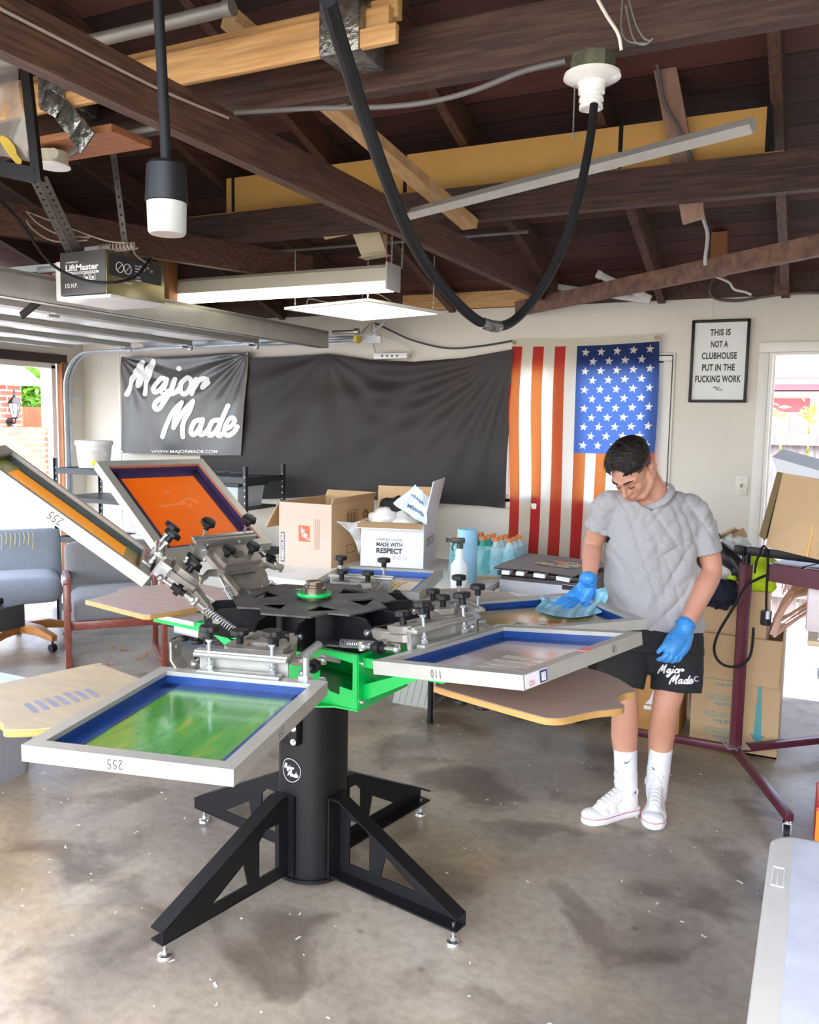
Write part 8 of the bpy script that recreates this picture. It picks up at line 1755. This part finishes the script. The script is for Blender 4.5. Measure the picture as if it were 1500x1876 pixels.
b = MB(); b.tube([at(x, y, Y=4.26) for x, y in ((1432, 1128), (1402, 1035), (1404, 1010), (1402, 999), (1397, 1002), (1392, 1018))][:1]+[at(x, y, Y=4.24) for x, y in ((1407, 1100), (1407, 1060), (1406, 1020), (1403, 1004), (1397, 1000), (1391, 1010), (1387, 1030))], 0.0055, 8, smooth=5) if False else b.tube([at(x, y, Y=4.22) for x, y in ((1403, 1120), (1404, 1080), (1406, 1040), (1406, 1015), (1402, 1002), (1396, 1003), (1391, 1015), (1385, 1030), (1382, 1050))], 0.0055, 8, smooth=5)
cdp = part(fd, 'power_cord', b, M_blackm, world=True)
b = MB(); p = at(1403, 1130, Y=4.22); b.cyl((p.x, p.y, p.z-0.032), (p.x, p.y, p.z+0.028), 0.024, n=20); b.cyl((p.x, p.y, p.z-0.038), (p.x, p.y, p.z-0.030), 0.022, n=20); part(cdp, 'plug', b, M_blackp, world=True)
b = MB(); b.cyl((p.x+0.008, p.y-0.02, p.z-0.005), (p.x+0.008, p.y-0.02, p.z+0.03), 0.010, n=14); part(cdp, 'plug_clamp', b, M_galv, world=True)
b = MB(); b.tube([at(x, y, Y=4.25) for x, y in ((1408, 1052), (1385, 1062), (1365, 1075), (1345, 1110), (1318, 1155), (1308, 1185), (1313, 1207), (1330, 1220), (1355, 1220), (1372, 1205), (1378, 1180), (1380, 1150))], 0.0065, 8, smooth=6); part(fd, 'looped_cord', b, M_blackm, world=True)
# carton lying on the dryer head
Q = [at(1430, 866, Y=4.05), at(1398, 1002, Y=4.05)]
cl_ = thing('tilted_carton', 'brown carton propped tilted on top of the flash dryer at the right edge', 'box', at(1450, 1010, Y=4.05))
fq = [at(1433, 866, Y=4.02), at(1560, 890, Y=3.80), at(1560, 1040, Y=3.80), at(1402, 1002, Y=4.02)]
back = [p+V((0.05, 0.42, 0.02)) for p in fq]
b = MB(); b.loft([fq, back], smooth=False); part(cl_, 'carton', b, M_card, world=True)
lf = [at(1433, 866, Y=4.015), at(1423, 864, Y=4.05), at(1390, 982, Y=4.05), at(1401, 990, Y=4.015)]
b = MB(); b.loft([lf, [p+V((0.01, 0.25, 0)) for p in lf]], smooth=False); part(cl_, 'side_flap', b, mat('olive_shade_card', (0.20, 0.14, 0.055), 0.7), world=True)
tf = [at(1414, 837, Y=4.06), at(1560, 880, Y=3.86), at(1560, 897, Y=3.80), at(1433, 866, Y=4.02), at(1423, 864, Y=4.05)]
b = MB(); b.loft([tf, [p+V((0.03, 0.30, 0.03)) for p in tf]], smooth=False); part(cl_, 'white_top', b, M_cardw, world=True)
b = MB(); b.tube([at(1500, 935, Y=3.897), at(1488, 965, Y=3.897), at(1478, 1020, Y=3.90)], 0.004, 6); part(cl_, 'seam_tape', b, M_card2, world=True)
# bin with a box on top, wood board and red caddy at the right edge
gb = thing('grey_bin', 'tall light grey bin at the right edge', 'bin', (0.17, 4.22, 0))
b = MB(); b.lathe([(0, 0), (0.105, 0), (0.135, 0.52), (0.150, 0.525), (0.152, 0.56), (0.13, 0.56), (0.12, 0.5), (0, 0.1)], (0.19, 4.22, 0), 32); part(gb, 'bin', b, mat('light_grey_bin', (0.50, 0.55, 0.63), 0.4, var=0.04), world=True)
b = MB(); c = (0.17, 4.20, 0.5); b.bb((0.06, 4.10, 0.562), (0.32, 4.36, 0.70), bev=0.004); solo('brown_box', 'brown paper-wrapped box standing on the grey bin at the right edge', 'box', b, M_card)
b = MB(); b.bb((-0.01, 4.04, 0.705), (0.40, 4.40, 0.73), bev=0.004); solo('wood_board', 'pale wooden board lying on the brown box at the right edge', 'board', b, mat('pale_ply', (0.60, 0.46, 0.28), 0.5, var=0.1))
b = MB(); b.bb((0.03, 4.05, 0.732), (0.40, 4.38, 0.742)); solo('paper_sheets', 'white paper sheets on the pale wooden board at the right edge', 'paper', b, M_white)
b = MB(); P = at(1478, 1100, Y=4.15); b.bb((P.x, 4.13, 0.745), (P.x+0.3, 4.17, 0.95), bev=0.015); solo('pink_tray', 'pale pink plastic tray standing on the board at the right edge', 'tray', b, mat('pale_pink_plastic', (0.72, 0.60, 0.60), 0.4))
b = MB(); b.bb((0.062, 3.66, 0), (0.40, 3.95, 0.145), bev=0.01); rc_ = solo('red_caddy', 'red and orange plastic caddy on the floor at the right edge', 'caddy', b, mat('red_plastic', (0.70, 0.04, 0.02), 0.35))
b = MB(); b.bb((0.066, 3.657, 0.0), (0.40, 3.662, 0.13)); b.xf(Matrix.Translation(-rc_.location)); part(rc_, 'orange_panel', b, mat('orange_plastic', (0.85, 0.30, 0.02), 0.4))
# foreground table
ft = thing('foreground_table', 'white folding table in the near right corner of the photo', 'table', (0.33, 1.0, 0))
FT = rrect(-0.052, 0.72, 0.20, 2.03, 0.055, 0.0, 8)
def ftz(P, z, s=0.0): return [(0.334+(p[0]-0.334)*(1-s), 1.115+(p[1]-1.115)*(1-s*0.42), z) for p in P]
b = MB(); b.loft([ftz(FT, 0.700), ftz(FT, 0.732), ftz(FT, 0.738, 0.012), ftz(FT, 0.7385, 0.03)]); part(ft, 'tabletop', b, mat('ivory_table_rim', (0.60, 0.58, 0.52), 0.4, var=0.04), world=True, ang=50)
b = MB(); IN = rrect(-0.052+0.047, 0.68, 0.24, 2.015, 0.02, 0.0, 6); b.loft([[(p[0], p[1], 0.737) for p in IN], [(p[0], p[1], 0.7395) for p in IN]], smooth=False); part(ft, 'top_surface', b, mat('speckled_white_top', (0.60, 0.625, 0.68), 0.5, col2=(0.52, 0.545, 0.60), scale=16, bump=0.05, bscale=150), world=True)
b = MB(); b.tube([(-0.040, 1.86, 0.7395), (-0.018, 1.86, 0.7395), (-0.018, 1.78, 0.7395), (-0.040, 1.78, 0.7395)], 0.0012, 4, closed=True); b.tube([(-0.030, 1.85, 0.7395), (-0.030, 1.79, 0.7395)], 0.0012, 4); part(ft, 'embossed_mark', b, mat('ivory_emboss', (0.80, 0.79, 0.75), 0.4), world=True)
for x in (0.12, 0.58):
    for y in (0.45, 1.80): b = MB(); b.cyl((x, y, 0), (x, y, 0.70), 0.015); part(ft, 'leg', b, M_galv, world=True)
# scraps on the floor
b = MB(); rnd = random.Random(4)
for k in range(210):
    x, y = rnd.uniform(-3.6, 0.0), rnd.uniform(1.0, 4.2); s = rnd.uniform(0.002, 0.006)*(1.5 if rnd.random() < 0.1 else 1); a = rnd.random()*6.3; l = rnd.uniform(0.8, 2.0)
    c_, s_ = math.cos(a), math.sin(a); b.loft([[(x+c_*l*s*q-s_*s*w, y+s_*l*s*q+c_*s*w, z) for q, w in ((-1, -.4), (1, -.5), (0.7, .5), (-.8, .4))] for z in (0.0008, 0.0025)], smooth=False)
solo('floor_scraps', 'scattered pale lint and scraps on the concrete floor', 'scraps', b, mat('pale_scraps', (0.62, 0.58, 0.50), 0.8), kind='stuff')

cp = [at(-60, 862, X=-9.0), at(58, 905, X=-9.0)]
b = MB(); b.grid(lambda u, v: V((-9.0-1.3*v, cp[0].y+(cp[1].y-cp[0].y)*u, cp[1].z+0.30*v+0.02*math.sin(v*40))), 4, 60); b.grid(lambda u, v: V((-9.0, cp[0].y+(cp[1].y-cp[0].y)*u, cp[1].z*v)), 4, 2)
solo('metal_lid', 'blue-grey ribbed metal lid of a low bin standing outside on the driveway', 'bin', b, mat('blue_grey_metal', (0.30, 0.37, 0.44), 0.4, 0.3, var=0.1), ang=60)
